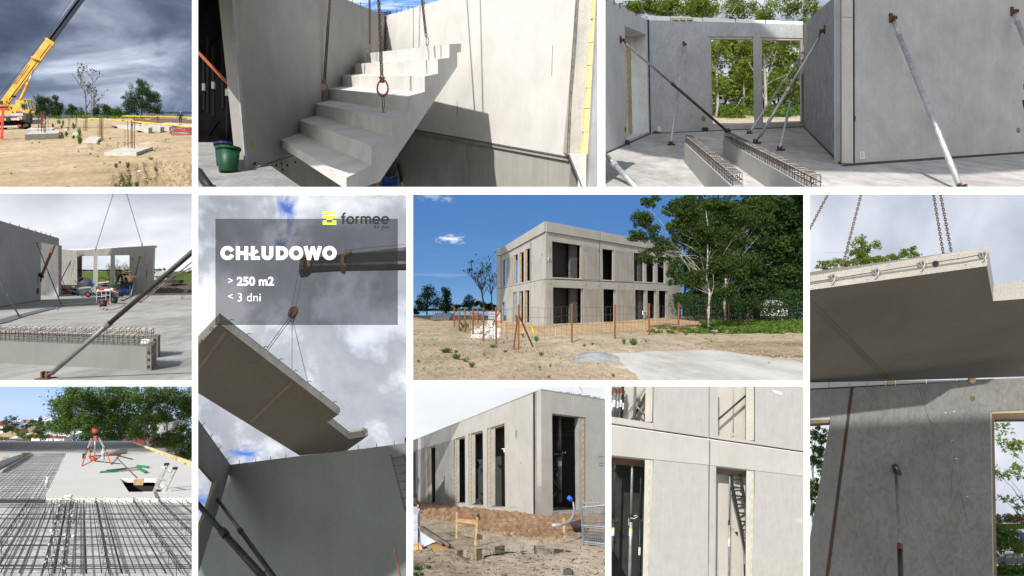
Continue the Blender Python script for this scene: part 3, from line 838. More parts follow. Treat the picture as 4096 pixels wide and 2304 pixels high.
 bar('boom_rail',S.at(108,636,D+70),S.at(212,494,D+70),q*1.8,m_und,c)
 bar('boom_rail',S.at(124,642,D+70),S.at(228,500,D+70),q*1.8,m_und,c)
 cy=thing_part=mk('lift_cylinder',*tubev([S.at(128,826,D+30),S.at(212,638,D+60)],q*10.5,14),m_yel,c,smooth=True)
 mk('piston_rod',*tubev([S.at(212,638,D+60),S.at(258,532,D+80)],q*6,12),plain('chromed_steel',(.5,.5,.5),.3,.8,var=.1),cy,smooth=True)
 mk('cylinder_head',*tubev([S.at(206,652,D+58),S.at(216,632,D+60)],q*13,14),m_yeld,cy)
 mk('luffing_rope',*tubev([S.at(-30,762,D+40),S.at(150,545,D+50),S.at(340,292,D+60)],q*1.1,5),m_und,c)
 mk('luffing_rope',*tubev([S.at(352,280,D+60),S.at(560,-30,D+60)],q*1.0,5),m_und,c)
 mk('work_lamp',*tubev([S.at(92,735,D+60),S.at(116,735,D+60)],q*8,10),m_und,c)
 person(S,'crane driver in a lime green shirt behind the side window of the cab',S.at(180,842,D-26),q*78,.9,dict(skin=m_skin,top=plain('lime_shirt',(.25,.62,.08),.8,var=.1),trousers=m_und,boots=m_und,helmet=m_und),helmet=False,larm=((-.15,-.06,.64),(-.12,-.17,.60)),rarm=((.15,-.06,.64),(.12,-.17,.60)))
 # ---------------- red stand at the left edge
 d=S.gd(1062);k=S.px(d)
 r=thing('red_steel_stand','red steel post stand with braced head at the left edge','stand',S.at(10,1060,d))
 def sl(nm,pts,dz,th,mat):return mk(nm,*prism([[S.at(x,y,d+dz)for x,y in pts]],S.fw*(th if th<12 else th*.4)),mat,r)
 sl('post',[(12,842),(28,842),(18,1046),(3,1046)],0,10,m_red)
 sl('head',[(-40,806),(62,803),(60,823),(42,826),(30,845),(10,845),(-4,828),(-40,830)],-1,12,m_red)
 sl('gusset',[(-30,905),(10,882),(8,930),(-30,940)],1,8,m_red)
 sl('foot',[(-40,1062),(6,1040),(20,1046),(20,1054),(-30,1082)],-3,40,m_red)
 sl('name_plate',[(-36,809),(55,806),(55,816),(-36,819)],-3,1,plain('plate_brown',(.14,.05,.02),.6))
 # ---------------- footings with starter bars
 m_con=concrete('footing_concrete',(.46,.45,.41),S.px(1000),pores=.3)
 def footing(lb,x0,x1,y1,hgt,run,bars,taper=.0,sunk=0):
  d=S.gd(y1);q=S.px(d);A=S.g(x0,y1);B=S.g(x1,y1-taper);A.z-=q*sunk;B.z-=q*sunk
  back=S.gat((x0+run[0]),S.gd(run[1]))-S.g(x0,y1)
  t=thing('footing',lb,'footing',A,'footings cast in the sand')
  mk('base_slab',*boxv(A,B-A,back,Z*q*(hgt+sunk)),m_con,t)
  for(bx,by0,by1,r)in bars:
   f=S.g(bx,by1);dd=f.y
   bar('starter_bar',f+Z*q*(hgt*.0),S.at(bx+rng.uniform(-6,6),by0,dd+rng.uniform(-6,6)),S.px(dd)*r,m_rust,t)
  return t
 footing('long raised concrete footing left, nearer of the stacked two',190,444,1068,44,(52,1036),[(316,850,1048,2.6),(336,848,1050,3.2),(290,880,1050,1.4),(366,898,1050,1.2),(346,850,1050,3.0)],taper=10)
 footing('concrete footing half hidden behind the raised one',190,396,1034,44,(42,1014),[(296,856,1016,2.4),(312,852,1016,3.0),(328,850,1018,2.2)],taper=4)
 footing('flat sunken footing in the large pit with five tall bars',795,1040,1186,26,(160,1140),[(951,985,1150,1.6),(978,920,1152,2.8),(1000,918,1152,3.4),(1012,924,1154,2.6),(1026,922,1156,2.6)],taper=-2,sunk=10)
 footing('small square footing in the middle pit',634,742,1092,20,(46,1062),[(745,948,1056,1.2),(757,902,1058,2.2),(768,902,1058,3.0),(776,900,1056,2.4),(784,904,1056,2.0)],sunk=10)
 footing('smaller footing behind the middle pit',549,600,1036,12,(18,1020),[(640,898,1000,2.0),(650,896,1000,2.4),(662,896,1000,2.4)],sunk=6)
 footing('far tiny footing beside the weeds',489,512,1000,9,(8,990),[(522,905,960,1.6),(533,904,960,1.8),(575,900,970,1.6),(586,896,970,1.8)],sunk=5)
 t=thing('starter_bars','group of thin starter bars in front of the ploughed strip','rebar',S.g(1206,940))
 for x in(1088,1098,1198,1206,1213):bar('starter_bar',S.g(x,938),S.top(S.g(x,938),886+(x%7)),S.px(S.gd(938))*1.6,m_rust,t)
 # ---------------- concrete beams on the right
 def beam(lb,x0,y0,x1,y1,hgt,dx,dy,holes=0):
  A=S.g(x0,y0);B=S.g(x1,y1);C=S.g(x1+dx,y1+dy)-B;q=S.px(B.y)
  t=thing('concrete_beam',lb,'beam',A,'concrete beams laid out on the sand')
  up=Z*q*hgt
  V=[A,B,B+C,A+C*.8];qa=S.px(A.y)/q
  V=V+[A+up*.72,B+up,B+C+up,A+C*.8+up*.72]
  mk('body',V,BOXF,m_con,t,clip=S)
  for i in range(holes):
   for j in range(2):
    c_=B+C*(.25+.5*j)+up*(.3+.4*i)
    mk('hole',*lathev(c_-Vector((q*.5,q*1.2,0)),[(q*4,0),(q*4,q*1)],8,Vector((.7,-.7,0))),m_und,t)
  return t
 beam('front concrete beam on timber bearers right of the pits',872,972,1132,1018,44,30,-5)
 beam('second concrete beam with holes in its end face',985,962,1222,1010,40,30,-4,holes=2)
 beam('third concrete beam behind the one with holes',1080,958,1290,1002,36,30,-4)
 beam('last pale concrete beam reaching the right edge',1240,950,1478,972,22,60,-4)
 for i,(x,y)in enumerate(((886,976),(1078,1012))):
  tag(block('timber_bearer',S.g(x,y)+Z*S.px(S.gd(y))*3,S.px(S.gd(y))*30,30,S.px(S.gd(y))*6,m_rust),('short timber bearer under the left end of the front beam','short timber bearer under the right end of the front beam')[i],'timber')
  # ---------------- pile of red and grey props
 m_pg=plain('galvanised_tube',(.25,.26,.27),.5,.5,var=.3,s=30)
 m_pr=plain('red_tube',(.33,.035,.03),.55,var=.3,s=30)
 for i in range(12):
  y=1030-i*3.6;a=S.g(1296+rng.uniform(-16,22)+i*2,y);b=S.g(1484,y+rng.uniform(-3,6));q=S.px(a.y)
  a.z+=q*(2+(i%4)*8);b.z+=q*(3+((i+1)%4)*8)
  mt=m_pr if i%3!=1 else m_pg
  o=mk('steel_prop',*tubev([a,b],q*4.2,10),mt,smooth=True,clip=S)
  tag(o,'red steel prop in the pile at the right edge' if mt is m_pr else 'grey steel prop in the pile at the right edge','prop','steel props piled on the sand')
  mk('end_plate',*cbox(a,q*5,q*12,q*13),m_pg if mt is m_pr else m_pr,o)
  # ---------------- barrier tape on stakes
 m_tape=plain('yellow_tape',(.75,.50,.02),.6,var=.15,s=60)
 tp=thing('barrier_tape','yellow barrier tape strung on stakes across the plot','barrier tape',S.g(1000,940))
 def ribbon(pts,w):
  ps=[S.at(x,y,d)for x,y,d in pts];V,Fa=[],[]
  for i,p in enumerate(ps):
   q=S.px(p.y)*w;V+=[p+Z*q,p-Z*q,p-Z*q+Vector((0,3,0)),p+Z*q+Vector((0,3,0))]
  for i in range(len(ps)-1):
   for k in range(4):Fa.append((i*4+k,i*4+(k+1)%4,i*4+4+(k+1)%4,i*4+4+k))
  mk('tape',V,Fa,m_tape,tp,clip=S)
 ribbon([(590,906,3400),(640,912,3200),(700,902,3000),(780,908,2700),(860,912,2500),(950,918,2200),(1060,930,2000),(1200,942,1900),(1330,954,1850),(1490,969,1800)],3.6)
 ribbon([(930,884,4300),(1060,886,4300),(1200,888,4300),(1340,891,4300),(1490,895,4300)],2.4)
 ribbon([(928,888,4300),(920,905,4200),(935,918,4100)],2.0)
 for x,y0,y1 in((586,898,935),(700,896,925),(930,882,925),(1200,886,938)):
  bar('stake',S.g(x,y1),S.top(S.g(x,y1),y0),S.px(S.gd(y1))*1.6,m_rust,tp)
  # ---------------- worker far right
 d=S.gd(945)
 person(S,'worker in dark clothes and lime helmet standing by the field',S.g(1376,946),S.px(d)*93,.2,dict(skin=m_skin,top=plain('dark_jacket',(.012,.016,.026),.85),trousers=plain('dark_trousers',(.02,.026,.045),.85),boots=m_und,helmet=plain('lime_helmet',(.45,.72,.05),.4)),larm=((-.20,.01,.66),(-.12,-.06,.55)),rarm=((.20,.01,.66),(.12,-.06,.55)),sx=1.15)
 # ---------------- weeds
 g='weeds growing in the sand'
 W_=[(450,948,40,34),(480,962,56,26),(470,982,40,24),(562,985,60,40),(518,990,30,30),(404,975,36,24),(505,1042,50,34),(605,1040,80,34),(605,1102,90,50),(560,1060,40,30),(470,1035,36,24),(972,1285,64,46),(886,1282,42,38),(1150,1222,34,60),(1190,1312,44,36),(785,1074,32,26),(750,1104,22,36),(838,1066,26,22),(914,1252,30,34),(572,1284,14,22),(745,1200,18,30),(600,1165,22,20),(980,1440,60,90),(1040,1430,60,60),(880,1425,30,40),(1150,1380,30,24),(84,1328,18,22),(515,1425,10,24),(245,1100,24,14),(300,1092,14,24),(690,1180,18,26),(1440,1168,12,16),(1020,1150,28,26),(240,905,50,40)]
 for i,(x,y,h,w)in enumerate(W_):
  big=h>=36
  weed(S,x,y,h,w,m_weed,'tall green weed clump growing in the sand' if big else 'small low green weed growing in the sand',g+(', tall' if big else ', small'),n=36 if big else 18)
 litter(S,'pebbles',-40,1480,985,1450,700,3.2,plain('pale_pebbles',(.42,.36,.28),.9,var=.4,s=8))
 litter(S,'clods',780,1480,1230,1450,420,7,m_sand)
 litter(S,'clods',640,1300,1060,1160,200,7,m_sand)
 o=tag(mk('plastic_scrap',*boxv(S.g(148,1312),(3.2,8,1.6),(-1,5,1.2),(0,0,.8)),m_white),'white plastic scrap lying on the sand, lower left','litter')
 o=tag(mk('plastic_scrap',*boxv(S.g(1042,1310),(2.4,2,.6),(-1,4,1),(0,0,.9)),m_white),'white scrap on the broken sand bank','litter')
 # red and white plate on the far guard
 hb=tag(mk('hazard_board',*prism([[S.at(x,y,D+340)for x,y in((312,920),(352,912),(352,938),(312,946))]],(0,6,0)),m_white),'white board with red stripes behind the starter bars','board')
 for i,o in enumerate((314,326,338)):mk('hazard_stripe',*prism([[S.at(x,y,D+339-i*.2)for x,y in((o,920-i*2),(o+6,919-i*2),(o+13,943-i*2),(o+7,944-i*2))]],(0,.5,0)),m_red,hb)
crane_stage()
# ================================================================== stage: the stair flight hanging in its well
S2=Stage(780,0,.6289,520,400,1075,(792,-150,2390,748))
def stair_stage():
 S=S2
 sky(S,1500,sky_mat('blue_gap_sky',[(.36,(.08,.26,.75)),(.50,(.18,.40,.85)),(.58,(.62,.74,.92)),(.70,(.92,.93,.95))],(1.6,9.0),7,.55,.4,seed=6.2),190,x0=900,x1=1680)
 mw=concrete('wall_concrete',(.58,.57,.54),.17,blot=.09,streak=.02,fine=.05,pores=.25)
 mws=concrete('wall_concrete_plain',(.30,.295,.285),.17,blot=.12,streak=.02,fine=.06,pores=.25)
 ms=concrete('stair_concrete',(.57,.56,.535),.15,blot=.14,streak=.02,fine=.16,pores=.6)
 mdk=plain('dark_room_wall',(.006,.0055,.006),1.0,var=.5,s=30,spec=0)  # near-black albedo paints the darkness of the unlit room
 LA,LB=S.g(335,1075),S.gat(1212,752)
 LB.z=S.at(1212,812,752).z
 WL=Wall(S,LA,LB);WR=Wall(S,LB,S.gat(2370,435))
 # left wall with the stub of its end, and the well lining below it
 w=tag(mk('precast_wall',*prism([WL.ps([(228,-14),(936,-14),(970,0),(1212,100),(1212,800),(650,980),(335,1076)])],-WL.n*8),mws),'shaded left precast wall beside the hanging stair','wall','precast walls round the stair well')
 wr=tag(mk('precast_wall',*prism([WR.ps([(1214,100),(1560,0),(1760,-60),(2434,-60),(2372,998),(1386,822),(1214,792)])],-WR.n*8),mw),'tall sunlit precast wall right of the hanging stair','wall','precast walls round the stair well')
 wl_=tag(mk('well_lining',*prism([WR.ps([(1214,796),(1386,827),(2371,1003),(2360,1210),(1214,1210)],-2.5)],-WR.n*8),concrete('well_concrete',(.33,.32,.295),.17,blot=.12,fine=.08)),'lower wall of the stair well under the sunlit wall','wall')
 mk('mortar_ledge',*prism([WR.ps([(1386,823),(2371,999),(2370,1024),(1386,842)],-.6)],-WR.n*3),concrete('mortar',(.36,.34,.31),.17,blot=.2,fine=.2),wl_)
 mk('joint',*prism([WR.ps([(1386,819),(2372,994),(2371,1003),(1386,827)],.3)],-WR.n*2),plain('joint_dark',(.13,.12,.11),.9),wl_)
 mk('corner_joint',*prism([WL.ps([(1206,98),(1213,101),(1213,800),(1206,800)],.4)],-WL.n*2),plain('corner_dark',(.06,.06,.06),.9),w)
 wb=tag(mk('well_lining',*prism([WL.ps([(462,1044),(650,986),(1212,806),(1212,1210),(690,1210)],-.8)],-WL.n*6),concrete('well_concrete_pale',(.33,.31,.27),.17,blot=.15,fine=.15)),'pale lower well wall with bolt holes left under the stair','wall')
 for x,y in((520,1052),(552,1040),(590,1050),(640,1030),(560,1080),(680,1008)):
  c=WL.p(x,y,0);mk('bolt_hole',*lathev(c,[(1.0,-.3),(1.0,.1)],10,WL.n),m_black,wb)
 mk('wall_end',*prism([WL.ps([(226,-60),(246,-60),(337,1072),(320,1080)],.5)],-WL.n*1),plain('wall_end_pale',(.34,.34,.35),.8,var=.15,s=10),w)
 mk('box_ring',*lathev(WL.p(368,918),[(2.2,-.2),(2.2,.4),(1.5,.5)],12,WL.n),plain('yellow_ring',(.4,.30,.03),.6),w)
 mk('box_ring',*prism([WL.ps([(360,1028),(390,1026),(390,1050),(360,1054)],.4)],-WL.n*.3),plain('pale_box',(.35,.27,.2),.8),w)
 mk('box_hole',*prism([WL.ps([(368,1032),(384,1031),(384,1046),(368,1048)],.6)],-WL.n*.3),m_black,w)
 # starter bars along both wall tops
 for x in(1000,1053,1150):
  y=(x-970)*.413;p=WL.p(x,y);bar('starter_bar',p-Z*2,p+Z*S.px(p.y)*22,.35,m_rebar,w)
 for x in(1284,1312,1356,1460):
  y=100-(x-1212)*.287;p=WR.p(x,y);bar('starter_bar',p-Z*2,p+Z*S.px(p.y)*26,.35,m_rebar,wr)
 t=thing('rebar_bundle','small bundle of bent rebar on the corner of the wall tops','rebar',S.at(1215,92,748))
 for i in range(9):
  x=1186+i*7;bar('rebar',S.at(x,94,745+i%3),S.at(x+rng.uniform(-8,10),72+rng.uniform(-4,6),746),.5,m_black,t)
 bar('rebar',S.at(1184,80,744),S.at(1248,74,744),.5,m_black,t);bar('rebar',S.at(1188,92,744),S.at(1244,88,744),.5,m_black,t)
 # thin cracks and marks on the sunlit wall
 for pts in(((2275,290),(2270,480)),((1668,640),(1669,730)),((1730,930),(1731,1030)),((1214,182),(1230,180))):
  mk('mark',*tubev([WR.p(x,y,.15)for x,y in pts],.28,4),plain('mark_grey',(.16,.15,.14),.9),wr)
  # right side: broken joint, pale column, insulation, outer leaf
 D=425
 pc=thing('wall_edge','pale column edge with yellow insulation strip at the right','wall edge',S.at(2420,990,D))
 mk('column_face',*prism([[S.at(x,y,D)for x,y in((2436,-60),(2536,-60),(2490,985),(2376,985))]],S.fw*14),concrete('column_pale',(.44,.43,.39),.11,blot=.14,fine=.2),pc)
 mk('ragged_joint',*prism([[S.at(x,y,D-1)for x,y in((2433,-60),(2442,-60),(2424,250),(2408,480),(2394,620),(2380,985),(2370,985),(2392,500))]],S.fw*3),plain('joint_grey',(.18,.17,.15),.95,var=.4,s=3),pc)
 mi=plain('insulation_foam',(.72,.60,.28),.9,var=.18,s=4)
 ys=[-60,120,270,415,560,690,840,985]
 for a,b in zip(ys,ys[1:]):
  xl=lambda y:2546-(y+60)*.083;xr=lambda y:2600-(y+60)*.10
  mk('foam_block',*prism([[S.at(xl(a)+rng.uniform(-4,4),a+2,D-4),S.at(xr(a),a+2,D-4),S.at(xr(b),b-2,D-4),S.at(xl(b)+rng.uniform(-4,4),b-2,D-4)]],S.fw*10),mi,pc)
 mk('outer_leaf',*prism([[S.at(x,y,D-9)for x,y in((2500,1210),(2566,-60),(2600,-60),(2600,1210))]],S.fw*8),concrete('leaf_grey',(.34,.345,.36),.11),pc,clip=S)
 mk('sill',*prism([[S.at(x,y,D-6)for x,y in((2382,980),(2490,985),(2488,1210),(2474,1210))]],S.fw*5),concrete('sill_white',(.55,.54,.51),.11,fine=.25),pc)
 # floor on the left and the dark room behind the left wall
 mfl=ground_mat('slab_floor',(.20,.20,.20),(.25,.25,.25),(.30,.30,.29),.12,stones=.2)
 kind(mk('floor',*prism([[S.g(x,y)for x,y in((-6,905),(335,905),(335,1072),(466,1044),(705,1210),(-6,1210))]],(0,0,-6)),mfl),'structure')
 rw=thing('dark_room','dark roofed room behind the left wall with props inside','room',S.at(140,900,640))
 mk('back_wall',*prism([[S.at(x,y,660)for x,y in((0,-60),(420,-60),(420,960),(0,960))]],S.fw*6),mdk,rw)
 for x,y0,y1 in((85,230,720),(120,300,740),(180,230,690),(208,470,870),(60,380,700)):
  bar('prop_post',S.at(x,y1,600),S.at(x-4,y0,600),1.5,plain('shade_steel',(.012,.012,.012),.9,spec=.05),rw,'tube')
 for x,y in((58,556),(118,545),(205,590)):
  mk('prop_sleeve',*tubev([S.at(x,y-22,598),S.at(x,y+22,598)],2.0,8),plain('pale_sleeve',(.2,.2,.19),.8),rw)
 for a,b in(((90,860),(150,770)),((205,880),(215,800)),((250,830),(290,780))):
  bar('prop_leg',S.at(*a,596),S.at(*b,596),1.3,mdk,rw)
  # unseen slab, its edge shaped to shade the room and the lower steps
 tag(mk('shade_slab',*prism([[uv3(600,-70,330),uv3(900,-70,225),uv3(1500,-70,225),uv3(1500,-70,290),uv3(1371,-70,312),uv3(1032,-70,477),uv3(1010,-70,640),uv3(600,-70,640)]],(0,0,9)),ms),'unseen slab added to shade the dark room and lower steps','slab')
 tag(mk('timber_brace',*boxv(S.at(20,322,520),S.at(288,604,520)-S.at(20,322,520),(1.6,4,-1.6),Vector((-1.6,0,-1.6))),plain('orange_timber',(.30,.085,.03),.8,var=.3,s=8),clip=S),'orange diagonal brace in the dark doorway on the left','brace')
 tag(mk('rubber_hose',*tubev([S.at(20,1090,330),S.at(60,1150,325),S.at(110,1215,320)],2.4,8),m_black,clip=S,smooth=True),'black hose on the floor in the lower left corner','hose')
 B=S.g(212,1096)
 bucket(S,'green plastic bucket on the floor by the dark doorway',B,7.0,16.0,plain('green_plastic',(.006,.055,.02),.45,var=.3,s=6))  # green darkened to look shaded though the sun reaches it
 bucket(S,'blue plastic bucket behind the green one',S.g(196,1056),7.2,15.5,plain('blue_plastic',(.008,.016,.075),.45,var=.3,s=6))
 # ---------------- the stair flight
 k_=.57
 O=Vector((-137.96,500,73.956))*k_;Rn=Vector((9.243,48.586,20.288))*k_;U=Vector((0,0,18.01))*k_;Wv=Vector((-190.9,335.18,119.037))*k_
 prof=[(0,1)]
 for i in range(7):
  prof.append((i,i+1))if i else None
  prof.append((i+1,i+1))
  if i<6:prof.append((i+1,i+2))
  # walking line, then the bearing nib at the top, then the sloping soffit
 top=[(0,0.45),(0,1)]
 for i in range(1,7):top+=[(i,i),(i,i+1)]
 top+=[(7.15,7),(7.15,6.35),(6.75,6.35),(6.75,5.25),(1.4,-.1),(.3,.22)]
 pr=[O+Rn*a+U*b for a,b in top]
 st=thing('stair_flight','grey precast concrete stair flight hanging from four chains','stairs',O)
 mk('flight',*prism([pr],Wv),ms,st)
 # lifting sockets on two treads, with loops
 mlo=plain('loop_wire',(.05,.045,.04),.6,.5,var=.3,s=1)
 mso=plain('socket_brass',(.25,.20,.06),.5,.5,var=.3,s=1)
 mch=plain('chain_steel',(.10,.075,.06),.55,.6,var=.5,s=.6)
 mho=plain('hook_orange',(.36,.095,.05),.5,.2,var=.35,s=1.5)
 def sock(x,a,b):
  best=min((abs(S.inv(O+Rn*a+U*b+Wv*(w/200))[0]-x),w)for w in range(4,197))
  return O+Rn*a+U*b+Wv*(best[1]/200)
 for(lb,xb,yb,a,b,hy0,hy1,xt,pit,big)in(('second chain from the left, thick, with the large orange hook',1198,716,2.5,3,490,612,1168,25,1.0),('leftmost chain, holding the near left socket',815,650,2.5,3,508,585,858,21,.72),('rightmost chain holding the upper right socket',1487,362,5.5,6,222,292,1443,21,.42),('thin chain behind the thick one holding the upper left socket',1113,394,5.5,6,285,330,1110,16,.34)):
  G=sock(xb,a,b);d=G.y;q=S.px(d);yb=S.inv(G)[1]
  hx=xb+(xt-xb)*(yb-hy1)/yb;hx0=xb+(xt-xb)*(yb-hy0)/yb
  t=chain(S,lb,S.at(xt,-12,d),S.at(hx0,hy0,d),pit*q*.72,mch,'chains holding the stair flight',width=1.6)
  top_=S.at(xt,-12,d);far_=top_+(top_-G).normalized()*S.px(d)*2300
  kind(mk('shadow_tube',*tubev([top_,far_],pit*q*.36,6),mch,t),'stuff')  # plain tube above the view, added so the chains cast shadows
  hk=MB();n=16
  cxm,cym=hx,(hy0*.38+hy1*.62);ry=(hy1-hy0)*.36;rx=ry*(.78 if big>.5 else.3)
  pts=[S.at(hx0,hy0+10*big,d)]+[S.at(cxm+rx*sin(z),cym-ry*cos(z)*(1.0 if cos(z)<0 else 1.35),d)for z in[2*pi*i/n for i in range(n+1)]]
  hk.add(tubev(pts,[5.5*q*big]+[(4.6+3.2*abs(sin(z/2))**2)*q*big for z in[2*pi*i/n for i in range(n+1)]],8))
  hk.mk('hook',mho if big>.5 else mch,t,smooth=True)
  mk('hook_head',*boxv(S.at(hx0-14*big,hy0+32*big,d-1),(28*q*big,0,0),(0,5*q*3*big,0),Z*34*q*big),mho if big>.5 else mch,t)
  mk('hook_pin',*tubev([S.at(hx0-20*big,hy0+4,d),S.at(hx0+20*big,hy0+4,d)],4*q*big,8),mch,t)
  for s in(-1,1):
   mk('lifting_loop',*tubev([S.at(hx+6*s*big,hy1-8*big,d),S.at(xb+7*s*big,(hy1+yb)/2,d),S.at(xb+4*s*big,yb-24*big,d)],2.6*q*big,6),mlo,t)
  mk('socket_nut',*lathev(G+Z*q*6,[(7*q*big,0),(7*q*big,20*q*big)],8),mso,t)
  mk('socket_recess',*lathev(G+Z*.05,[(20*q*big,0),(20*q*big,.15)],14,Vector((0,-.3,1))),m_black,st)
  # person standing down in the well
 d=520;fb=S.at(1238,1390,d)
 person(S,'person in blue trousers and black top half hidden under the stair',fb,S.px(d)*470,.3,dict(skin=m_skin,top=m_black,trousers=plain('blue_trousers',(.02,.06,.22),.85),boots=m_black,helmet=m_white),helmet=True)
stair_stage()
# ================================================================== stage: roofless room with braced walls
S3=Stage(2400,0,.6584,480,420,1137,(2421,-150,4300,748))
def room_stage():
 S=S3
 sky(S,2600,sky_mat('grey_blue_sky',[(.32,(.20,.25,.34)),(.46,(.36,.42,.52)),(.56,(.60,.65,.73)),(.68,(.92,.93,.95))],(2.4,4.0),8,.55,.4,seed=1.7),660)
 p=S.px(560)
 mcl=concrete('room_wall_lit',(.66,.66,.645),p,blot=.08,streak=.08,fine=.10,pores=.3,trowel=.08)  # albedo raised to paint the brighter light on the left wall
 mcb=concrete('room_wall_blue',(.46,.47,.48),S.px(880),blot=.14,streak=.03,fine=.24,pores=.5,trowel=.10)
 mcr=concrete('room_wall_smooth',(.44,.445,.445),p,blot=.14,streak=.04,fine=.06,pores=.35,trowel=.05)
 mcv=concrete('room_wall_rough',(.36,.36,.355),p*.6,blot=.22,streak=.16,fine=.25,pores=.6,trowel=.45,bstr=.7)
 mce=concrete('wall_end_pored',(.47,.465,.45),p,blot=.06,streak=.04,fine=.12,pores=.75)
 mmo=ground_mat('mortar_dark',(.06,.055,.05),(.085,.08,.072),(.11,.10,.09),.8)
 mfoam=plain('white_foam',(.86,.87,.88),.9,var=.06,s=8)
 myel=plain('yellow_foam',(.56,.48,.28),.9,var=.25,s=6)
 mlab=plain('paper_label',(.72,.72,.72),.8,var=.05)
 # --- left wall with a doorway
 A,B=S.g(-10,953),S.g(305,812)
 W=Wall(S,A,B)
 lw=thing('precast_wall','left precast wall coloured paler as if lit, with a tall window opening','wall',A,'precast walls of the roofless room')
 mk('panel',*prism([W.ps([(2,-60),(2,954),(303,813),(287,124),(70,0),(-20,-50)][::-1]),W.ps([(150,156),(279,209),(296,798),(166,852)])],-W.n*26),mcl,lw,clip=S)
 mk('reveal_foam',*prism([W.ps([(232,205),(252,214),(262,806),(240,812)],-14)],-W.n*3),myel,lw)
 mk('sill',*prism([W.ps([(164,850),(298,797),(303,814),(168,872)],.8)],-W.n*5),plain('sill_white',(.62,.64,.66),.8),lw)
 for x,y in((84,22),(120,42),(170,62),(218,90),(40,0)):bar('starter_bar',W.p(x,y+8),W.p(x,y-24),.8,m_rebar,lw)
 mk('box_ring',*lathev(W.p(152,787),[(3.0,-.2),(3.0,.5),(1.6,.6)],10,W.n),plain('box_ring_yellow',(.22,.17,.03),.6),lw)
 mk('mortar_bed',*prism([W.ps([(2,958),(2,940),(305,806),(307,818)],1.5)],-W.n*3),mmo,lw,clip=S)
 mk('anchor_box',*cbox(W.p(154,876,2),5,5,8),m_black,lw)
 # --- back wall with two windows
 A,B=S.g(303,813),S.g(1240,771)
 W2=Wall(S,A,B)
 bw=thing('precast_wall','blue grey back precast wall with two tall window openings','wall',A,'precast walls of the roofless room')
 mk('panel',*prism([W2.ps([(291,122),(303,813),(1240,771),(1233,148)]),W2.ps([(657,222),(929,223),(938,761),(668,773)]),W2.ps([(974,227),(1229,232),(1236,746),(985,760)])],S.at(880,490,1.0)*20),mcb,bw)
 mre=plain('reveal_pale',(.46,.43,.39),.85,var=.1,s=10)
 for pts in(((657,222),(674,236),(684,760),(668,773)),((657,222),(929,223),(926,236),(674,236)),((668,773),(684,762),(936,750),(938,761)),((974,227),(986,241),(994,752),(985,760)),((974,227),(1229,232),(1222,243),(986,241)),((985,760),(994,750),(1234,738),(1236,746)),((1229,232),(1222,243),(1226,742),(1236,746))):
  mk('window_reveal',*prism([W2.ps(pts,-1)],S.at(880,490,1.0)*18),mre,bw)
 mk('edge_strip',*prism([W2.ps([(284,122),(292,122),(304,812),(297,813)],2)],-W2.n*3),m_black,bw)
 xs=[290,330,432,532,628,735,828,917,1010,1098,1178,1238]
 for i,(a,b)in enumerate(zip(xs,xs[1:])):
  ya=90+(a-290)*.042;yb=90+(b-290)*.042;za=124+(a-290)*.027;zb=124+(b-290)*.027
  mk('foam_block',*prism([W2.ps([(a+1,ya),(b-1,yb),(b-1,zb),(a+1,za)],-1-(i%2))],S.at(880,490,1.0)*14),mfoam,bw)
 for x in(455,500,545):mk('foam_scrap',*cbox(W2.p(x,118,0),9,4,3.2),myel,bw)
 mk('mortar_bed',*prism([W2.ps([(306,818),(330,796),(372,808),(640,796),(1240,768),(1240,778),(640,802)],2)],-W2.n*5),mmo,bw)
 mk('paper_label',*prism([W2.ps([(348,770),(368,768),(370,797),(350,798)],.6)],-W2.n*.3),mlab,bw)
 mk('box_ring',*lathev(W2.p(628,720),[(4.0,-.2),(4.0,.6),(2.2,.7)],12,W2.n),plain('box_ring_yellow2',(.28,.22,.03),.6),bw)
 mk('anchor_box',*cbox(W2.p(630,796,2),8,6,8),m_black,bw)
 # --- wall stub running to the back wall
 A3,B3=S.g(1240,772),S.g(1469,1002)
 W3=Wall(S,A3,B3)
 sw=thing('precast_wall','rough stained wall stub running towards the back wall','wall',B3,'precast walls of the roofless room')
 right=(S.g(1537,1004)-S.g(1469,1002))
 mk('panel',*prism([W3.ps([(1235,146),(1238,771),(1468,1000),(1466,-70),(1440,-70),(1400,0)])],right*.96),mcv,sw)
 E3=Wall(S,S.g(1468,1002),S.g(1538,1004))
 mk('end_face',*prism([E3.ps([(1467,-70),(1534,-70),(1536,994),(1469,992)],1.0)],-E3.n*3),mce,sw)
 mk('end_joint',*prism([E3.ps([(1467,105),(1532,108),(1532,110),(1467,107)],1.3)],-E3.n*.5),plain('joint_line',(.2,.2,.2),.9),sw)
 mk('mortar_bed',*prism([W3.ps([(1238,766),(1242,782),(1466,1008),(1468,990)],1.6)],-W3.n*4),mmo,sw)
 # --- long right wall
 A4,B4=S.g(1541,1004),S.g(2700,922)
 W4=Wall(S,A4,B4)
 rw=thing('precast_wall','long smooth grey precast wall on the right with paper label','wall',A4,'precast walls of the roofless room')
 mk('panel',*prism([W4.ps([(1540,-70),(2700,-70),(2700,922),(1541,1004)])],-W4.n*20),mcr,rw)
 mk('joint',*prism([W4.ps([(1534,-70),(1541,-70),(1542,1004),(1536,1004)],1)],-W4.n*4),m_black,rw)
 mk('mortar_bed',*prism([W4.ps([(1470,1006),(1542,992),(2700,914),(2700,932),(1545,1010),(1490,1010)],2)],-W4.n*5),mmo,rw)
 lb_=mk('paper_label',*prism([W4.ps([(1575,921),(1604,920),(1606,967),(1577,969)],.6)],-W4.n*.3),mlab,rw)
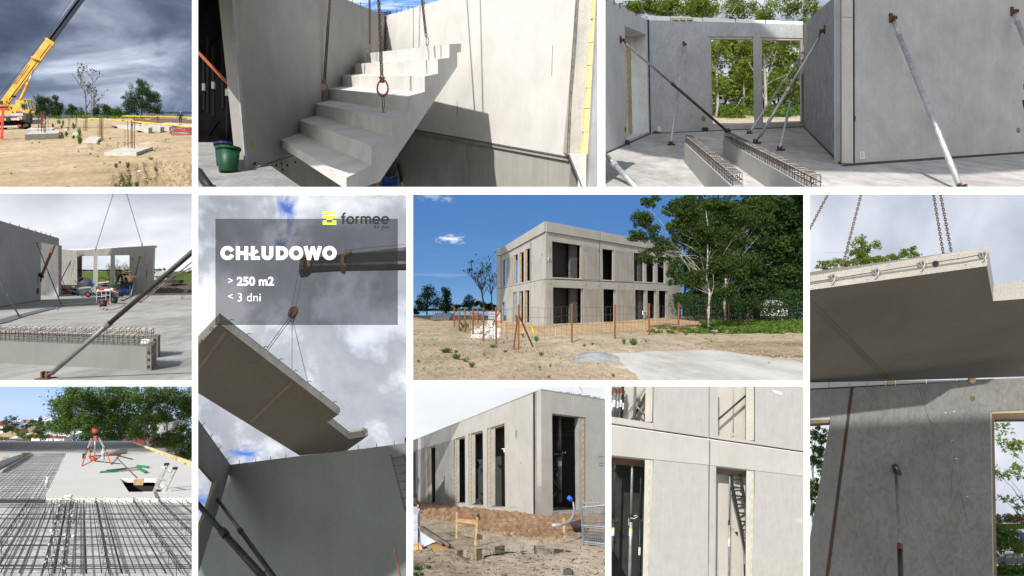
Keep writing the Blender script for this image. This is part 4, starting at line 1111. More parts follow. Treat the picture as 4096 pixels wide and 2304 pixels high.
 for i in range(5):
  mk('print_line',*prism([W4.ps([(1580,930+i*6),(1598-(i%2)*6,930+i*6),(1598-(i%2)*6,931.6+i*6),(1580,931.6+i*6)],.9)],-W4.n*.1),plain('print_grey',(.25,.25,.25),.8),lb_)
 mk('cable_box',*lathev(W4.p(2540,792),[(2.6,-.2),(2.6,.8),(1.4,.9)],12,W4.n),plain('box_grey',(.2,.2,.19),.8),rw)
 mk('chipped_edge',*prism([W4.ps([(1538,702),(1545,712),(1543,738),(1536,744)],1.4)],-W4.n*2),m_black,rw)
 # --- floor and yard
 mfl=ground_mat('room_floor',(.30,.295,.28),(.40,.39,.375),(.50,.49,.47),.55,stones=.12,sq=(1,.35,1),bstr=.25)
 sheet(S,'floor',0,2700,752,1156,40,40,lambda x,y:0,mfl)
 myd=ground_mat('yard_dirt',(.33,.27,.2),(.40,.33,.25),(.46,.39,.30),3.0,sq=(1,.3,1))
 sheet(S,'yard',20,1300,636,860,40,30,lambda x,y:-6+fbm(x,y,60,2)*4,myd)
 V,Fa=leaf_cloud([tuple(S.g(x,y))for x,y in[(rng.uniform(640,1250),rng.uniform(640,705))for _ in range(160)]],[(16,30,7)]*160,9000,3.4)
 V,Fa=keep_in(S,V,Fa);kind(mk('grass',V,Fa,leaf_mat('lawn_leaves',[(.06,.13,.02),(.09,.19,.035),(.13,.24,.05)],.35)),'stuff')
 # --- unseen body added overhead to keep the sun off the walls
 shade_cloud('unseen white puff added above the braced room to shade its walls',(365,760,190),1700,250,290,215,3.1)
 # --- braces
 mg=plain('galvanised_prop',(.46,.47,.48),.45,.4,var=.25,s=6,spec=.5)
 mr=plain('prop_rust',(.12,.075,.06),.7,.2,var=.4,s=5)
 mh=plain('bracket_rust',(.10,.055,.035),.8,var=.4,s=3)
 def on(Wl,x,y):return Wl.p(x,y,2.0)
 def pr(lb,a,b,r,m1=mg,m2=mg,split=.5,hn=None,foot=None,clipit=False):
  return prop(S,lb,a,b,r,m1,m2,split,'steel props bracing the room walls',head=hn,mh=mh,foot=foot,clipit=clipit)
 pr('long prop from the left wall down to the second beam, rusty lower half',on(W,121,246),S.g(775,808)+Z*2,1.35,mr,mg,.42,-W.n)
 pr('short steep prop bracing the back wall left of the windows',on(W2,507,274),S.g(430,882),1.35,mg,mg,.5,-W2.n)
 pr('prop from the top of the rough stub to behind the beams',on(W3,1369,185),S.g(946,872),1.6,mg,mg,.5,-W3.n)
 pr('thin prop crossing the second window to the foot of the sill',on(W3,1243,318),S.g(905,812),1.4,mg,mg,.4,-W3.n)
 pr('dark steep prop at the right of the second window',on(W3,1222,360)+Vector((-2,-6,0)),S.g(1092,915),1.4,mg,mr,.6,-W3.n)
 pr('long bright prop leaning on the smooth right wall',on(W4,1763,118),S.g(2200,1166),1.5,mg,mg,.12,-W4.n,clipit=True)
 pr('prop cut off by the right edge, high on the smooth wall',on(W4,2499,78),S.at(2760,700,470),1.6,mg,mg,.12,-W4.n,foot=False,clipit=True)
 pr('thick prop end entering at the lower left corner',S.at(-60,840,480),S.at(262,1186,410),1.6,mg,mg,.5,False,foot=False,clipit=True)
 # --- beams with cages
 mbe=concrete('beam_concrete',(.36,.365,.355),p*.8,blot=.07,streak=.05,fine=.06,pores=.2)
 mdu=plain('cement_dusted_bar',(.40,.385,.35),.9,var=.5,s=1.5)
 for i,(ox,oy,nx_,ny_,lb)in enumerate(((512,985,800,1335,'left precast beam on the floor with rebar cage on top'),(747,948,1282,1335,'right precast beam on the floor with rebar cage on top'))):
  O=S.g(ox,oy);L=S.g(nx_,ny_)-O;q=S.px(O.y)
  bt=stirrup_beam(S,lb,O,L,Vector((q*66,8,2)),Z*q*(118 if i==0 else 100),q*46,40 if i==0 else 46,mbe,m_rebar,'precast beams on the room floor',mtop=mdu,rr=q*1.5,nlong=5)
  # lumps of cement left on the steel
  mb=MB()
  for k in range(170):
   f=rng.random()**.7*.75;c=O+L*f+Z*q*((118 if i==0 else 100)+rng.choice((1,1,44,46)))+Vector((q*66,8,2))*rng.uniform(.08,.9)
   s=q*rng.uniform(1.6,4.0);mb.add(boxv(c,(s,s*.3,0),(-s*.3,s,0),(s*.2,0,s*.6)))
  kind(mb.mk('cement_crumbs',mdu,bt,clip=S),'stuff')
  # --- yard behind: birches, van, car, stacked goods
 def birch(lb,x,yb,yt,d,blobs,n,tr,lean=0,ttop=None):
  tree(S,'birch_tree',lb,d,(x,yb),yt,blobs,int(n*1.3),7.0,m_leafl,m_birch,'birches beyond the wall',tr=tr,limbs=12,per=26,clump=.30,lean=lean,trunk_top=ttop)
 birch('birch with white trunk behind the right window',1002,748,-60,1250,[(1000,60,130,110),(1090,250,150,120),(960,300,90,110),(1130,470,120,130),(1050,690,140,50),(1180,40,120,70)],8000,11,lean=6)
 birch('leaning birch behind the left edge of the left window',700,752,-60,1200,[(720,330,80,120),(640,40,150,90),(730,520,70,90),(800,690,150,60),(560,60,110,60)],6500,9,lean=44)
 birch('birch filling the right side of the left window',890,745,-40,1290,[(870,300,60,90),(830,60,150,80),(880,450,70,100),(900,620,60,60),(850,720,90,40)],5500,7,lean=-60)
 birch('tall birch above the left part of the back wall',610,760,-90,1320,[(340,50,170,70),(480,40,140,80),(620,40,110,70),(230,30,110,60)],7000,10,lean=10)
 birch('birch seen through the opening of the left wall',150,760,-40,1230,[(170,260,50,80),(180,400,30,60),(160,120,60,70)],1600,5)
 birch('bright leaved birch at the gap left of the rough stub',1290,760,-60,1350,[(1290,60,60,90),(1250,160,60,70)],1600,6)
 # low hedge and trees beyond
 V,Fa=leaf_cloud([tuple(S.at(rng.uniform(100,1260),rng.uniform(520,600),1700))for _ in range(120)],[(60,20,36)]*120,8000,5.0)
 V,Fa=keep_in(S,V,Fa);kind(mk('woods',V,Fa,m_leafm),'stuff')
 V,Fa=leaf_cloud([tuple(S.at(rng.choice((rng.uniform(640,960),rng.uniform(960,1250))),rng.uniform(240,600),1560))for _ in range(90)],[(26,14,18)]*90,7000,6.0)
 V,Fa=keep_in(S,V,Fa);kind(mk('foliage',V,Fa,m_leafl),'stuff')
 def car(lb,x,yb,w,hgt,d,mat,van=False):
  q=S.px(d);B=S.at(x,yb,d);t=thing('parked_van' if van else 'parked_car',lb,'van' if van else 'car',B,'vehicles parked in the yard')
  def P(pts,dz=0):return[S.at(x+a*w,yb-b*hgt,d+dz)for a,b in pts]
  dp=S.fw*(w*q*1.6)
  mk('body',*prism([P([(-.48,.14),(-.5,.5),(-.44,.62),(-.34,.96),(-.2,1.0),(.2,1.0),(.34,.96),(.44,.62),(.5,.5),(.48,.14)])],dp),mat,t)
  mk('windscreen',*prism([P([(-.38,.62),(-.3,.92),(.3,.92),(.38,.62)],-.6)],S.fw*.5),m_glass,t)
  for s in(-1,1):
   mk('headlight',*prism([P([(s*.46,.46),(s*.46,.56),(s*.3,.52),(s*.3,.44)],-.6)],S.fw*.5),mlab,t)
   mk('wheel',*lathev(S.at(x+s*w*.4,yb-hgt*.12,d+3),[(hgt*q*.13,0),(hgt*q*.16,2),(hgt*q*.16,10)],12,S.fw),m_black,t)
  mk('number_plate',*prism([P([(-.12,.26),(.12,.26),(.12,.34),(-.12,.34)],-.6)],S.fw*.5),mlab,t)
  mk('bumper',*prism([P([(-.49,.12),(.49,.12),(.49,.24),(-.49,.24)],-1.2)],S.fw*2),m_black,t)
  return t
 car('silver car parked beyond the left window',797,645,56,46,1640,plain('silver_paint',(.46,.48,.50),.3,.3,var=.05))
 car('white van half hidden behind birch leaves',725,640,56,60,1670,m_white,True)
 car('white van seen through the left wall opening',172,655,34,52,1640,m_white,True)
 car('dark blue car behind the second window props',1188,636,60,38,1660,plain('blue_paint',(.03,.05,.10),.3,.3,var=.1))
 d=1690;q=S.px(d)
 t=thing('slatted_stack','tall brown stack of slatted crates behind the cars','stack',S.at(770,620,d))
 mbr=plain('crate_brown',(.17,.105,.075),.9,var=.3,s=12)
 for i in range(9):mk('slat',*boxv(S.at(716+i*12.5,622,d),(q*9,0,0),(0,20,0),Z*q*110),mbr,t)
 for i in range(5):mk('crossbar',*boxv(S.at(716,612-i*22,d-3),(q*110,0,0),(0,3,0),Z*q*4),mbr,t)
 t=thing('white_shed','white shed with a rack seen through the left wall opening','shed',S.at(190,610,d))
 mk('wall_panel',*boxv(S.at(150,606,d),(q*80,0,0),(0,40,0),Z*q*66),m_white,t)
 for i in range(3):mk('shelf',*boxv(S.at(190,600-i*20,d-4),(q*30,0,0),(0,3,0),Z*q*3),mcr,t)
 # a person at the very edge of the view
 q=S.px(520)
 person(S,'person in dark clothing just entering at the right edge',S.at(2622,830,520),q*420,1.2,dict(skin=m_skin,top=plain('navy_cloth',(.01,.012,.022),.9),trousers=m_black,boots=m_black,helmet=m_white),larm=((-.16,-.06,.66),(-.13,-.12,.56)))
room_stage()
# ================================================================== stage: building floor with mixer and two workers
S4=Stage(0,760,.5384,600,50,1415,(-400,773,768,1521))
def site_stage():
 S=S4
 sky(S,345,sky_mat('pale_cloud_sky',[(.30,(.42,.45,.52)),(.45,(.56,.58,.64)),(.56,(.70,.72,.76)),(.68,(.90,.91,.93))],(1.3,1.5),7,.5,.5,seed=9.3,low=[(0,(.98,1.0,1.04)),(.4,(1.1,1.1,1.1)),(1,(.96,.96,.99))]),640)
 p=S.px(170)
 mcl=concrete('site_wall_pale',(.34,.34,.335),p,blot=.10,streak=.06,fine=.06,pores=.25,trowel=.05)
 mcd=concrete('site_wall_dark',(.22,.215,.20),S.px(230),blot=.16,streak=.10,fine=.15,pores=.45,trowel=.12)
 mce=concrete('site_wall_edge',(.33,.325,.31),p,fine=.1)
 mfl=ground_mat('site_floor',(.24,.235,.225),(.31,.305,.29),(.38,.37,.355),.06,stones=.10,sq=(1,.35,1),bstr=.2)
 mbm=concrete('site_beam',(.17,.178,.165),S.px(62),blot=.06,streak=.05,fine=.04,pores=.15)  # darkened concrete stands in for shade on the front beams
 mdu=plain('dusted_bar',(.33,.31,.28),.9,var=.5,s=.3)
 msteel=plain('site_prop_steel',(.17,.175,.17),.5,.4,var=.3,s=1.2,spec=.5)
 mdark=plain('site_prop_dark',(.035,.03,.028),.5,.3,var=.4,s=1.2,spec=.4)
 mrs=plain('site_bracket',(.13,.075,.05),.8,var=.4,s=.5)
 sheet(S,'floor',-500,1450,765,1432,40,40,lambda x,y:0,mfl)
 msoil=ground_mat('dark_soil',(.085,.06,.045),(.12,.085,.065),(.17,.125,.095),.8,sq=(1,.3,1),bstr=1)
 def slope(nm,x0,x1,y0,d0,y1,d1,mat,amp=0.0):  # sheet tilted up towards the camera to fill image rows before the sky
  V,Fa,n=[],[],40
  for j in range(9):
   for i in range(n+1):
    x=x0+(x1-x0)*i/n;f=j/8;d_=d0+(d1-d0)*f;P=S.at(x,y0+(y1-y0)*f,d_);P.z+=amp*S.px(d_)*fbm(x,f*90,50,3,2.0);V.append(P)
  for j in range(8):
   for i in range(n):k=j*(n+1)+i;Fa.append((k,k+1,k+n+2,k+n+1))
  return kind(mk(nm,V,Fa,mat,smooth=True),'structure')
 slope('soil',540,1450,748,296,688,312,msoil,14)
 slope('soil',1150,1450,782,246,730,262,msoil,26)
 slope('field',500,1460,690,311,604.5,332,ground_mat('meadow',(.04,.062,.012),(.07,.095,.017),(.15,.15,.022),3.0,sq=(1,.06,1)))
 kind(mk('path',*prism([[S.at(690,690,310),S.at(900,666,312),S.at(900,674,311),S.at(690,699,309.6)]],(0,.05,0)),plain('path_grey',(.34,.33,.31),.9)),'structure')
 V,Fa=leaf_cloud([tuple(S.at(x,596+rng.random()*3,285))for x in range(585,1000,7)],[(S.px(335)*8,2,S.px(335)*5)]*60,4000,S.px(335)*2.4)
 V,Fa=keep_in(S,V,Fa);kind(mk('woods',V,Fa,m_leafd),'stuff')
 # --- left wall with door opening and second wall behind it
 A,B=S.g(-200,905),S.g(295,820)
 W=Wall(S,A,B)
 w1=thing('precast_wall','large left precast wall with starter bars on its top','wall',A,'precast walls on the building floor')
 mk('panel',*prism([W.ps([(-200,168),(434,357),(434,413),(297,385),(296,820),(-200,905)])],S.fw*3.2),mcl,w1)
 for x in(24,111,177,242,297,336,370,404):
  y=225+x*.305;bar('starter_bar',W.p(x,y+3,-1),W.p(x-1,y-20,-1),.10,mrs,w1)
 mk('box_ring',*lathev(W.p(277,749),[(.9,-.1),(.9,.3)],10,W.n),mrs,w1)
 mk('mortar_bed',*prism([W.ps([(-200,908),(-200,899),(296,816),(296,824)],.2)],-W.n*.5),plain('site_mortar',(.13,.12,.10),.95),w1)
 W1b=Wall(S,S.g(296,776),S.g(447,791))
 w2=thing('precast_wall','pale wall stub seen through the door gap behind the large wall','wall',S.g(296,776),'precast walls on the building floor')
 mk('panel',*prism([W1b.ps([(270,370),(434,398),(435,790),(270,774)])],S.fw*3),mce,w2)
 E_=Wall(S,S.g(434,792),S.g(455,790))
 mk('end_face',*prism([E_.ps([(434,410),(452,411),(449,790),(434,792)])],S.fw*6),mce,w2)
 # --- back walls
 W2=Wall(S,S.g(450,744),S.g(575,747))
 w3=thing('precast_wall','dark textured wall panel left of the window wall','wall',S.g(450,736),'precast walls on the building floor')
 mk('panel',*prism([W2.ps([(445,440),(573,448),(574,742),(445,735)])],S.fw*3),mcd,w3)
 W3=Wall(S,S.g(574,742),S.g(1140,775))
 w4=thing('precast_wall','wall with three tall openings hanging from two crane slings','wall',S.g(574,742),'precast walls on the building floor')
 holes=[[(605,488),(696,486),(694,728),(603,728)],[(722,486),(824,485),(820,727),(718,728)],[(850,483),(967,482),(963,752),(846,746)]]
 mk('panel',*prism([W3.ps([(574,447),(1155,411),(1140,775),(574,743)])]+[W3.ps(h)for h in holes],S.fw*5),mcd,w4)
 for h in holes:
  mk('reveal',*prism([W3.ps([h[0],(h[0][0]+5,h[0][1]+3),(h[3][0]+5,h[3][1]),h[3]],-.02)],S.fw*.3),mce,w4)
  mk('reveal',*prism([W3.ps([h[1],(h[1][0]-2,h[1][1]+2),(h[2][0]-2,h[2][1]),h[2]],-.02)],S.fw*.3),mce,w4)
  mk('sill',*prism([W3.ps([(h[3][0],h[3][1]+12),h[3],h[2],(h[2][0],h[2][1]+12)],.3)],S.fw*2),mce,w4)
 mk('panel_joint',*prism([W3.ps([(570,447),(575,447),(576,743),(571,742)],.2)],-W3.n*.4),m_black,w4)
 mk('edge_face',*prism([W3.ps([(1150,411),(1157,411),(1142,776),(1136,775)],.2)],S.fw*4.2),mce,w4)
 mfo=plain('site_foam',(.66,.67,.69),.9,var=.15,s=1.5)
 xs=list(range(452,1110,47))+[1128]
 for a,b in zip(xs,xs[1:]):
  ya,yb=441-(a-452)*.043,441-(b-452)*.043
  mk('foam_block',*prism([W3.ps([(a+.6,ya),(b-.6,yb),(b-.6,yb+13),(a+.6,ya+13)],-2.2+rng.uniform(-.2,.2))],S.fw*1.6),mfo,w4)
 for x,y in((985,500),(1088,615),(1090,598)):
  mk('stain',*prism([W3.ps([(x,y),(x+3,y),(x+2,y+36),(x-2,y+30)],.12)],-W3.n*.1),plain('stain_dark',(.1,.095,.09),.9),w4)
  # slings
 mch=plain('sling_steel',(.055,.05,.048),.6,.4,var=.4,s=.3)
 for lb,a,b in(('left crane sling chain holding the window wall',(846,12),(712,436)),('right crane sling chain holding the window wall',(936,12),(1055,404))):
  d=W3.d(*b)
  t=chain(S,lb,S.at(a[0],a[1],d),S.at(b[0],b[1],d),S.px(d)*9,mch,'sling chains of the window wall',joined=True,width=1.0)
  mk('lifting_loop',*tubev([S.at(b[0]-3,b[1],d),S.at(b[0]-6,b[1]+22,d),S.at(b[0]+8,b[1]+22,d),S.at(b[0]+3,b[1],d)],S.px(d)*1.4,5),mrs,t)
  mk('hook',*tubev([S.at(b[0],b[1]-10,d),S.at(b[0]+5,b[1]-2,d),S.at(b[0],b[1]+7,d),S.at(b[0]-5,b[1],d)],S.px(d)*2.6,6),mrs,t)
  # --- floor step and pocket
 tag(mk('slab_upstand',*prism([[S.g(85,942),S.g(432,862),S.g(490,862),S.g(440,876),S.g(186,940),S.g(60,985),S.g(-60,1010),S.g(-60,985)]],(0,0,.16)),concrete('upstand_dark',(.12,.125,.13),S.px(90))),'dark floor pocket edge running along the left wall','slab edge')
 # --- props
 def pr(lb,a,b,r,m1=msteel,m2=msteel,split=.5,hn=None,**k):return prop(S,lb,a,b,r,m1,m2,split,'steel props on the building floor',head=hn,mh=mrs,**k)
 pr('prop from the large left wall down to the floor pocket',W.p(258,396,.5),S.g(452,846),S.px(150)*3.6,hn=-W.n)
 pr('pale prop leaning in from the left edge',S.at(-40,585,100),S.g(146,946),S.px(100)*5)
 pr('prop standing against the solid part of the window wall',W3.p(1047,498,.5),S.g(972,792),S.px(230)*3,msteel,mdark,.5,-W3.n)
 pr('thin prop rising from the floor to the right edge',S.at(1470,502,130),S.g(1040,836),S.px(150)*4,clipit=True)
 pr('lower thin prop rising behind the thick one',S.at(1480,548,150),S.g(906,826),S.px(160)*4,mdark,msteel,.45,clipit=True)
 a,b=S.at(1490,408,44),S.g(338,1402)
 pr('thick dark prop crossing the whole view diagonally',a,b,S.px(48)*17,msteel,mdark,.56,False,clipit=True,sleeve=1.0)
 tag(mk('timber_brace',*boxv(S.at(390,412,170),S.at(300,628,168)-S.at(390,412,170),(.5,0,0),(0,.6,0)),plain('site_rust_brace',(.19,.08,.04),.85)),'rust brown brace crossing the door gap','brace')
 tag(mk('dark_brace',*tubev([S.at(528,524,214),S.at(454,668,214)],S.px(214)*3,8),mdark),'short dark brace on the dark textured wall panel','brace')
 tag(mk('dark_brace',*tubev([S.at(450,642,212),S.at(476,700,212)],S.px(212)*2.6,8),mrs),'rusty brace end beside the wrapped pallet','brace')
 ladder(S,'ladder leaning on the dark textured wall panel',S.at(488,700,208),S.at(528,520,214),S.at(514,700,208),S.at(556,522,214),11,S.px(210)*1.1,plain('ladder_grey',(.30,.27,.24),.6))
 ladder(S,'aluminium ladder foot leaning at the right edge',S.g(1342,812),S.at(1418,660,190),S.g(1354,815),S.at(1434,660,190),6,S.px(190)*1.6,msteel)
 # --- jacket hung on the wall
 d=W.d(290,640)-.8
 j=mk('hanging_jacket',*prism([[S.at(x,y,d)for x,y in((296,612),(312,614),(322,630),(327,652),(318,656),(312,646),(308,684),(298,682),(300,650),(288,640),(290,622))]],S.fw*.6),m_black)
 tag(j,'black jacket hanging at the edge of the large left wall','jacket')
 # --- mixer
 mbl=plain('mixer_blue',(.05,.17,.42),.5,var=.25,s=.8);mdr=plain('mixer_drum',(.22,.22,.22),.6,var=.45,s=.9)
 d=S.gd(786);q=S.px(d)
 t=thing('concrete_mixer','concrete mixer with grey drum and blue motor housing','concrete mixer',S.g(640,786))
 ax=(Vector((-.5,0,.42))-S.fw*.55).normalized();c=S.at(630,690,d)
 dr=mk('drum',*lathev(c,[(q*14,-q*44),(q*30,-q*40),(q*40,-q*12),(q*40,q*4),(q*36,q*20),(q*25,q*42),(q*21,q*42),(q*30,q*18),(q*20,0)],22,ax),mdr,t,smooth=True)
 mk('drum_mouth',*lathev(c+ax*q*38,[(q*20.6,0),(q*20.6,q*.5)],18,ax),m_black,dr)
 mk('drum_band',*lathev(c,[(q*41.2,-q*6),(q*41.2,-q*1)],22,ax),mbl,dr)
 mk('motor_housing',*prism([[S.at(x,y,d+.4)for x,y in((672,672),(688,673),(704,694),(700,716),(690,722),(666,714))]],S.fw*q*34),mbl,t)
 mk('warning_plate',*prism([[S.at(x,y,d+.2)for x,y in((686,680),(692,681),(699,694),(692,694))]],S.fw*.1),m_white,t)
 for a_,b_ in(((576,676),(582,770)),((660,710),(690,780)),((582,700),(596,790)),((664,690),(676,690))):
  bar('stand_tube',S.at(*a_,d),S.at(*b_,d),q*4,mbl,t,'tube')
 mk('tilt_lever',*tubev([S.at(582,690,d),S.at(566,690,d),S.at(560,676,d),S.at(552,674,d)],q*2.4,6),mbl,t)
 for x in(588,684):
  w=mk('wheel',*lathev(S.at(x,772,d+1),[(q*12,0),(q*14,q*2),(q*14,q*7),(q*10,q*9)],16,S.fw),m_black,t)
  # --- wheelbarrow
 d=S.gd(800);q=S.px(d);t=thing('wheelbarrow','dark green wheelbarrow with an orange wheel before the mixer','wheelbarrow',S.g(640,800))
 mg=plain('barrow_green',(.035,.055,.055),.55,var=.3,s=.6)
 up_=[(574,736),(682,726),(668,750),(640,768),(606,768),(594,752)]
 mk('tray',*prism([[S.at(x,y,d)for x,y in up_]],S.fw*q*60),mg,t)
 mk('tray_lining',*prism([[S.at(x,y,d+.1)for x,y in((580,735),(676,726),(684,720),(650,716),(590,724))]],(0,.2,-.1)),plain('tray_cement',(.28,.27,.25),.9),t)
 w=mk('wheel',*lathev(S.at(655,776,d-.3),[(q*12,0),(q*20,q*2),(q*20,q*9),(q*12,q*11)],18,S.fw),m_black,t)
 mk('wheel_rim',*lathev(S.at(655,776,d-.45),[(q*11,0),(q*11,q*2)],14,S.fw),plain('orange_rim',(.40,.06,.02),.5),w)
 for a_,b_ in(((512,744),(600,766)),((540,716),(600,752)),((600,766),(612,802)),((624,768),(620,804)),((640,766),(655,776))):
  bar('frame_tube',S.at(*a_,d),S.at(*b_,d),q*2.4,mg,t)
 bar('grip',S.at(538,714,d),S.at(556,726,d),q*4,plain('orange_grip',(.42,.10,.03),.6),t,'tube')
 # --- wrapped pallets of clay blocks
 mwr=plain('wrap_film',(.62,.42,.36),.35,var=.35,s=1.0,spec=.6);mor=plain('clay_orange',(.48,.14,.06),.8,var=.25,s=.8)
 def pallet(lb,x0,x1,y0,y1,rows,cols):
  d=S.gd(y1);q=S.px(d);t=thing('wrapped_pallet',lb,'pallet',S.g((x0+x1)/2,y1),'pallets of wrapped blocks')
  hh=(y1-y0-10)/rows;ww=(x1-x0)/cols
  for r_ in range(rows):
   for c_ in range(cols):
    mk('block',*boxv(S.at(x0+c_*ww+.5,y1-8-r_*hh,d+.3),(q*(ww-1),0,0),S.fw*q*40,Z*q*(hh-1.2)),mor if(r_+c_)%3 else mwr,t)
  V,Fa=[],[];n=14
  for i in range(n+1):
   x=x0-2+(x1-x0+4)*i/n;w_=rng.uniform(-4,4)
   V+=[S.at(x,y0+w_+(6 if i in(0,n)else 0),d),S.at(x,(y0+y1)/2-6,d-.2-rng.random()*.4),S.at(x,y0+w_-2,d+q*26),S.at(x,y0+3,d+q*44)]
  for i in range(n):
   for k in((0,1),(0,2),(2,3)):Fa.append((i*4+k[0],i*4+4+k[0],i*4+4+k[1],i*4+k[1]))
  mk('wrap',V,Fa,mwr,t)
  for i in range(3):mk('pallet_board',*boxv(S.at(x0,y1-2-i*.3,d+i*.8),(q*(x1-x0),0,0),(0,.6,0),Z*q*5),m_bark,t)
  return t
 pallet('pallet of orange blocks in film left of the mixer',452,590,704,772,4,6)
 pallet('pallet of pink wrapped blocks under the green tub',806,862,728,800,4,3)
 pallet('pallet of wrapped blocks behind the black bag',716,800,720,782,3,4)
 # bags, tub, buckets, table
 def lump(lb,cat,nm,x,y,w,h,mat,seed,group=None):
  d=S.gd(y);q=S.px(d);V,Fa=[],[];n,m=14,8
  for j in range(m+1):
   f=j/m;r=(1-f**2.2)**.5 if j<m else.0
   for i in range(n):
    a=2*pi*i/n;k=1+.22*mnoise.noise(Vector((cos(a)*1.5,sin(a)*1.5,f*2.5+seed)))
    P=S.at(x,y,d);V.append(P+Vector((cos(a)*w/2*q*r*k,sin(a)*w/2*q*r*k+w*q*.4,h*q*f)))
  for j in range(m):
   for i in range(n):Fa.append((j*n+i,j*n+(i+1)%n,(j+1)*n+(i+1)%n,(j+1)*n+i))
  return tag(mk(nm,V,Fa,mat),lb,cat,group)
 msh=plain('bag_black',(.014,.014,.015),.3,var=.3,s=.5,spec=.6)
 lump('crumpled black rubbish sack behind the small table','bag','rubbish_sack',762,806,100,66,msh,2.0)
 lump('grey black plastic sheet heaped on the wrapped pallet','plastic sheet','plastic_sheet',762,738,66,40,plain('sheet_grey',(.06,.055,.05),.4,var=.4,s=.6),4.4)
 lump('white plastic bag standing over the green tub','bag','plastic_bag',836,730,50,58,plain('bag_white',(.62,.62,.60),.5,var=.1),6.1)
 d=S.gd(800);q=S.px(d)
 tag(mk('green_tub',*lathev(S.at(838,728,d-1),[(q*19,0),(q*22,q*24),(q*18,q*24)],16),plain('tub_green',(.012,.11,.05),.5)),'green tub standing in the white plastic bag','tub')
 mbk=plain('bucket_black',(.02,.022,.026),.5,var=.35,s=.4)
 def bk(lb,x,y,r,h,mt=mbk):q=S.px(S.gd(y));bucket(S,lb,S.g(x,y),r*q,h*q,mt,'black buckets on the building floor')
 bk('black bucket with red tools under the small table',768,866,26,46)
 bk('black bucket right of the small table',848,840,25,42)
 bk('black bucket at the feet of the workers',901,788,19,33)
 bk('small dark bucket behind the wheelbarrow',549,778,15,26)
 d=S.gd(852);q=S.px(d);t=thing('work_table','small tubular white work table with tools on it','table',S.g(770,852))
 mtb=plain('table_tube',(.45,.46,.46),.5,var=.15)
 for a_,b_ in(((720,746),(718,852)),((818,742),(818,842)),((754,740),(754,800)),((788,744),(788,838)),((718,792),(790,792)),((754,780),(820,782)),((720,748),(820,744))):
  bar('table_tube',S.at(*a_,d),S.at(*b_,d),q*2.2,mtb,t,'tube')
 mk('table_top',*prism([[S.at(x,y,d+z)for x,y,z in((716,750,0),(822,745,0),(812,736,3),(726,738,3))]],(0,0,-q*4)),m_white,t)
 tag(mk('angle_grinder',*tubev([S.at(734,744,d),S.at(748,740,d),S.at(764,736,d),S.at(772,742,d)],[q*4,q*6,q*8,q*3],8),m_red,smooth=True),'red power tool lying on the white table','tool')
 for lb,x,y in(('red disc cutter body sticking out of the bucket',758,828),('orange red tool handle in the table bucket',792,838)):
  tag(mk('power_tool',*tubev([S.at(x-16,y+8,d-.5),S.at(x-4,y-8,d-.3),S.at(x+10,y-4,d-.1),S.at(x+18,y+10,d-.5)],[q*5,q*9,q*8,q*4],8),m_red,smooth=True),lb,'tool')
 def cable(lb,pts,r,mat):
  ps=[S.g(x,y)+Z*.1 for x,y in pts];tag(mk('cable',*tubev(ps,r*S.px(150),6),mat,smooth=True),lb,'cable')
 cable('green hose running from the floor pocket to the table',[(424,892),(426,868),(446,852),(520,838),(600,826),(680,816),(722,812)],2.4,plain('hose_green',(.25,.32,.08),.6))
 cable('orange cable looping on the floor beside the bucket',[(740,846),(736,870),(750,890),(790,896),(800,884),(770,880),(760,892),(820,894),(880,880),(918,862),(928,844),(905,826),(870,818)],2.0,plain('cable_orange',(.55,.16,.05),.6))
 cable('grey cable lying straight across the floor',[(490,858),(600,856),(720,852)],1.6,mdark)
 # --- workers
 mblk=plain('worker_black',(.012,.013,.016),.9);mbe=plain('worker_beige',(.44,.30,.15),.9);mbt=plain('worker_trousers',(.02,.03,.06),.9);mbs=plain('worker_blue',(.02,.09,.32),.85)
 mhy=plain('helmet_yellow',(.62,.42,.05),.4);mhg=plain('helmet_green',(.40,.62,.08),.4)
 def wk(lb,x,y,ytop,yaw,top,hel,la=None,ra=None):
  P=S.g(x,y);h=(S.top(P,ytop)-P).z
  return person(S,lb,P,h,yaw,dict(skin=m_skin,top=top,trousers=mbt,shins=mbs,boots=m_black,helmet=hel),la,ra,sx=1.2)
 wk('worker in black jacket and yellow helmet seen from behind',920,782,588,pi+.7,mblk,mhy,((-.17,.03,.66),(-.16,-.08,.54)),((.16,.02,.64),(.17,-.02,.50)))
 wk('worker in beige sweater holding the prop with one arm',966,784,600,pi+.6,mbe,mhy,((-.19,-.03,.74),(-.23,-.12,.74)),((.2,.02,.72),(.15,-.08,.60)))
 wk('worker with green helmet behind the black jacket',940,770,602,pi+.9,mblk,mhg)
 # small mark on the black jacket
 d=S.gd(784);tag(mk('jacket_badge',*prism([[S.at(x,y,d-6.5)for x,y in((910,632),(916,632),(916,638),(910,638))]],(0,.05,0)),plain('badge_lime',(.3,.45,.05),.7)),'small lime badge on the back of the black jacket','badge')
 # --- front beams with cages
 for lb,x0,y0,x1,y1,hb,run,cg in(('rear precast beam with cage, mostly hidden by the front beam',-160,1210,1135,1246,150,(20,1228),60),('front precast beam with dusty rebar cage across the view',-160,1277,1090,1341,176,(40,1302),84)):
  A=S.g(x0,y0);B=S.g(x1,y1);q=S.px(B.y)
  back=(S.g(x1+run[0],run[1])-S.g(x1,y1))
  # left end is nearer in height: keep top edge level with what is seen
  H=Z*q*hb
  t=stirrup_beam(S,lb,A,B-A,back,H,q*cg,34,mbm,mrs if False else m_rebar,'precast beams lying on the building floor',mtop=mdu,rr=q*2.0,nlong=4,clipit=False)
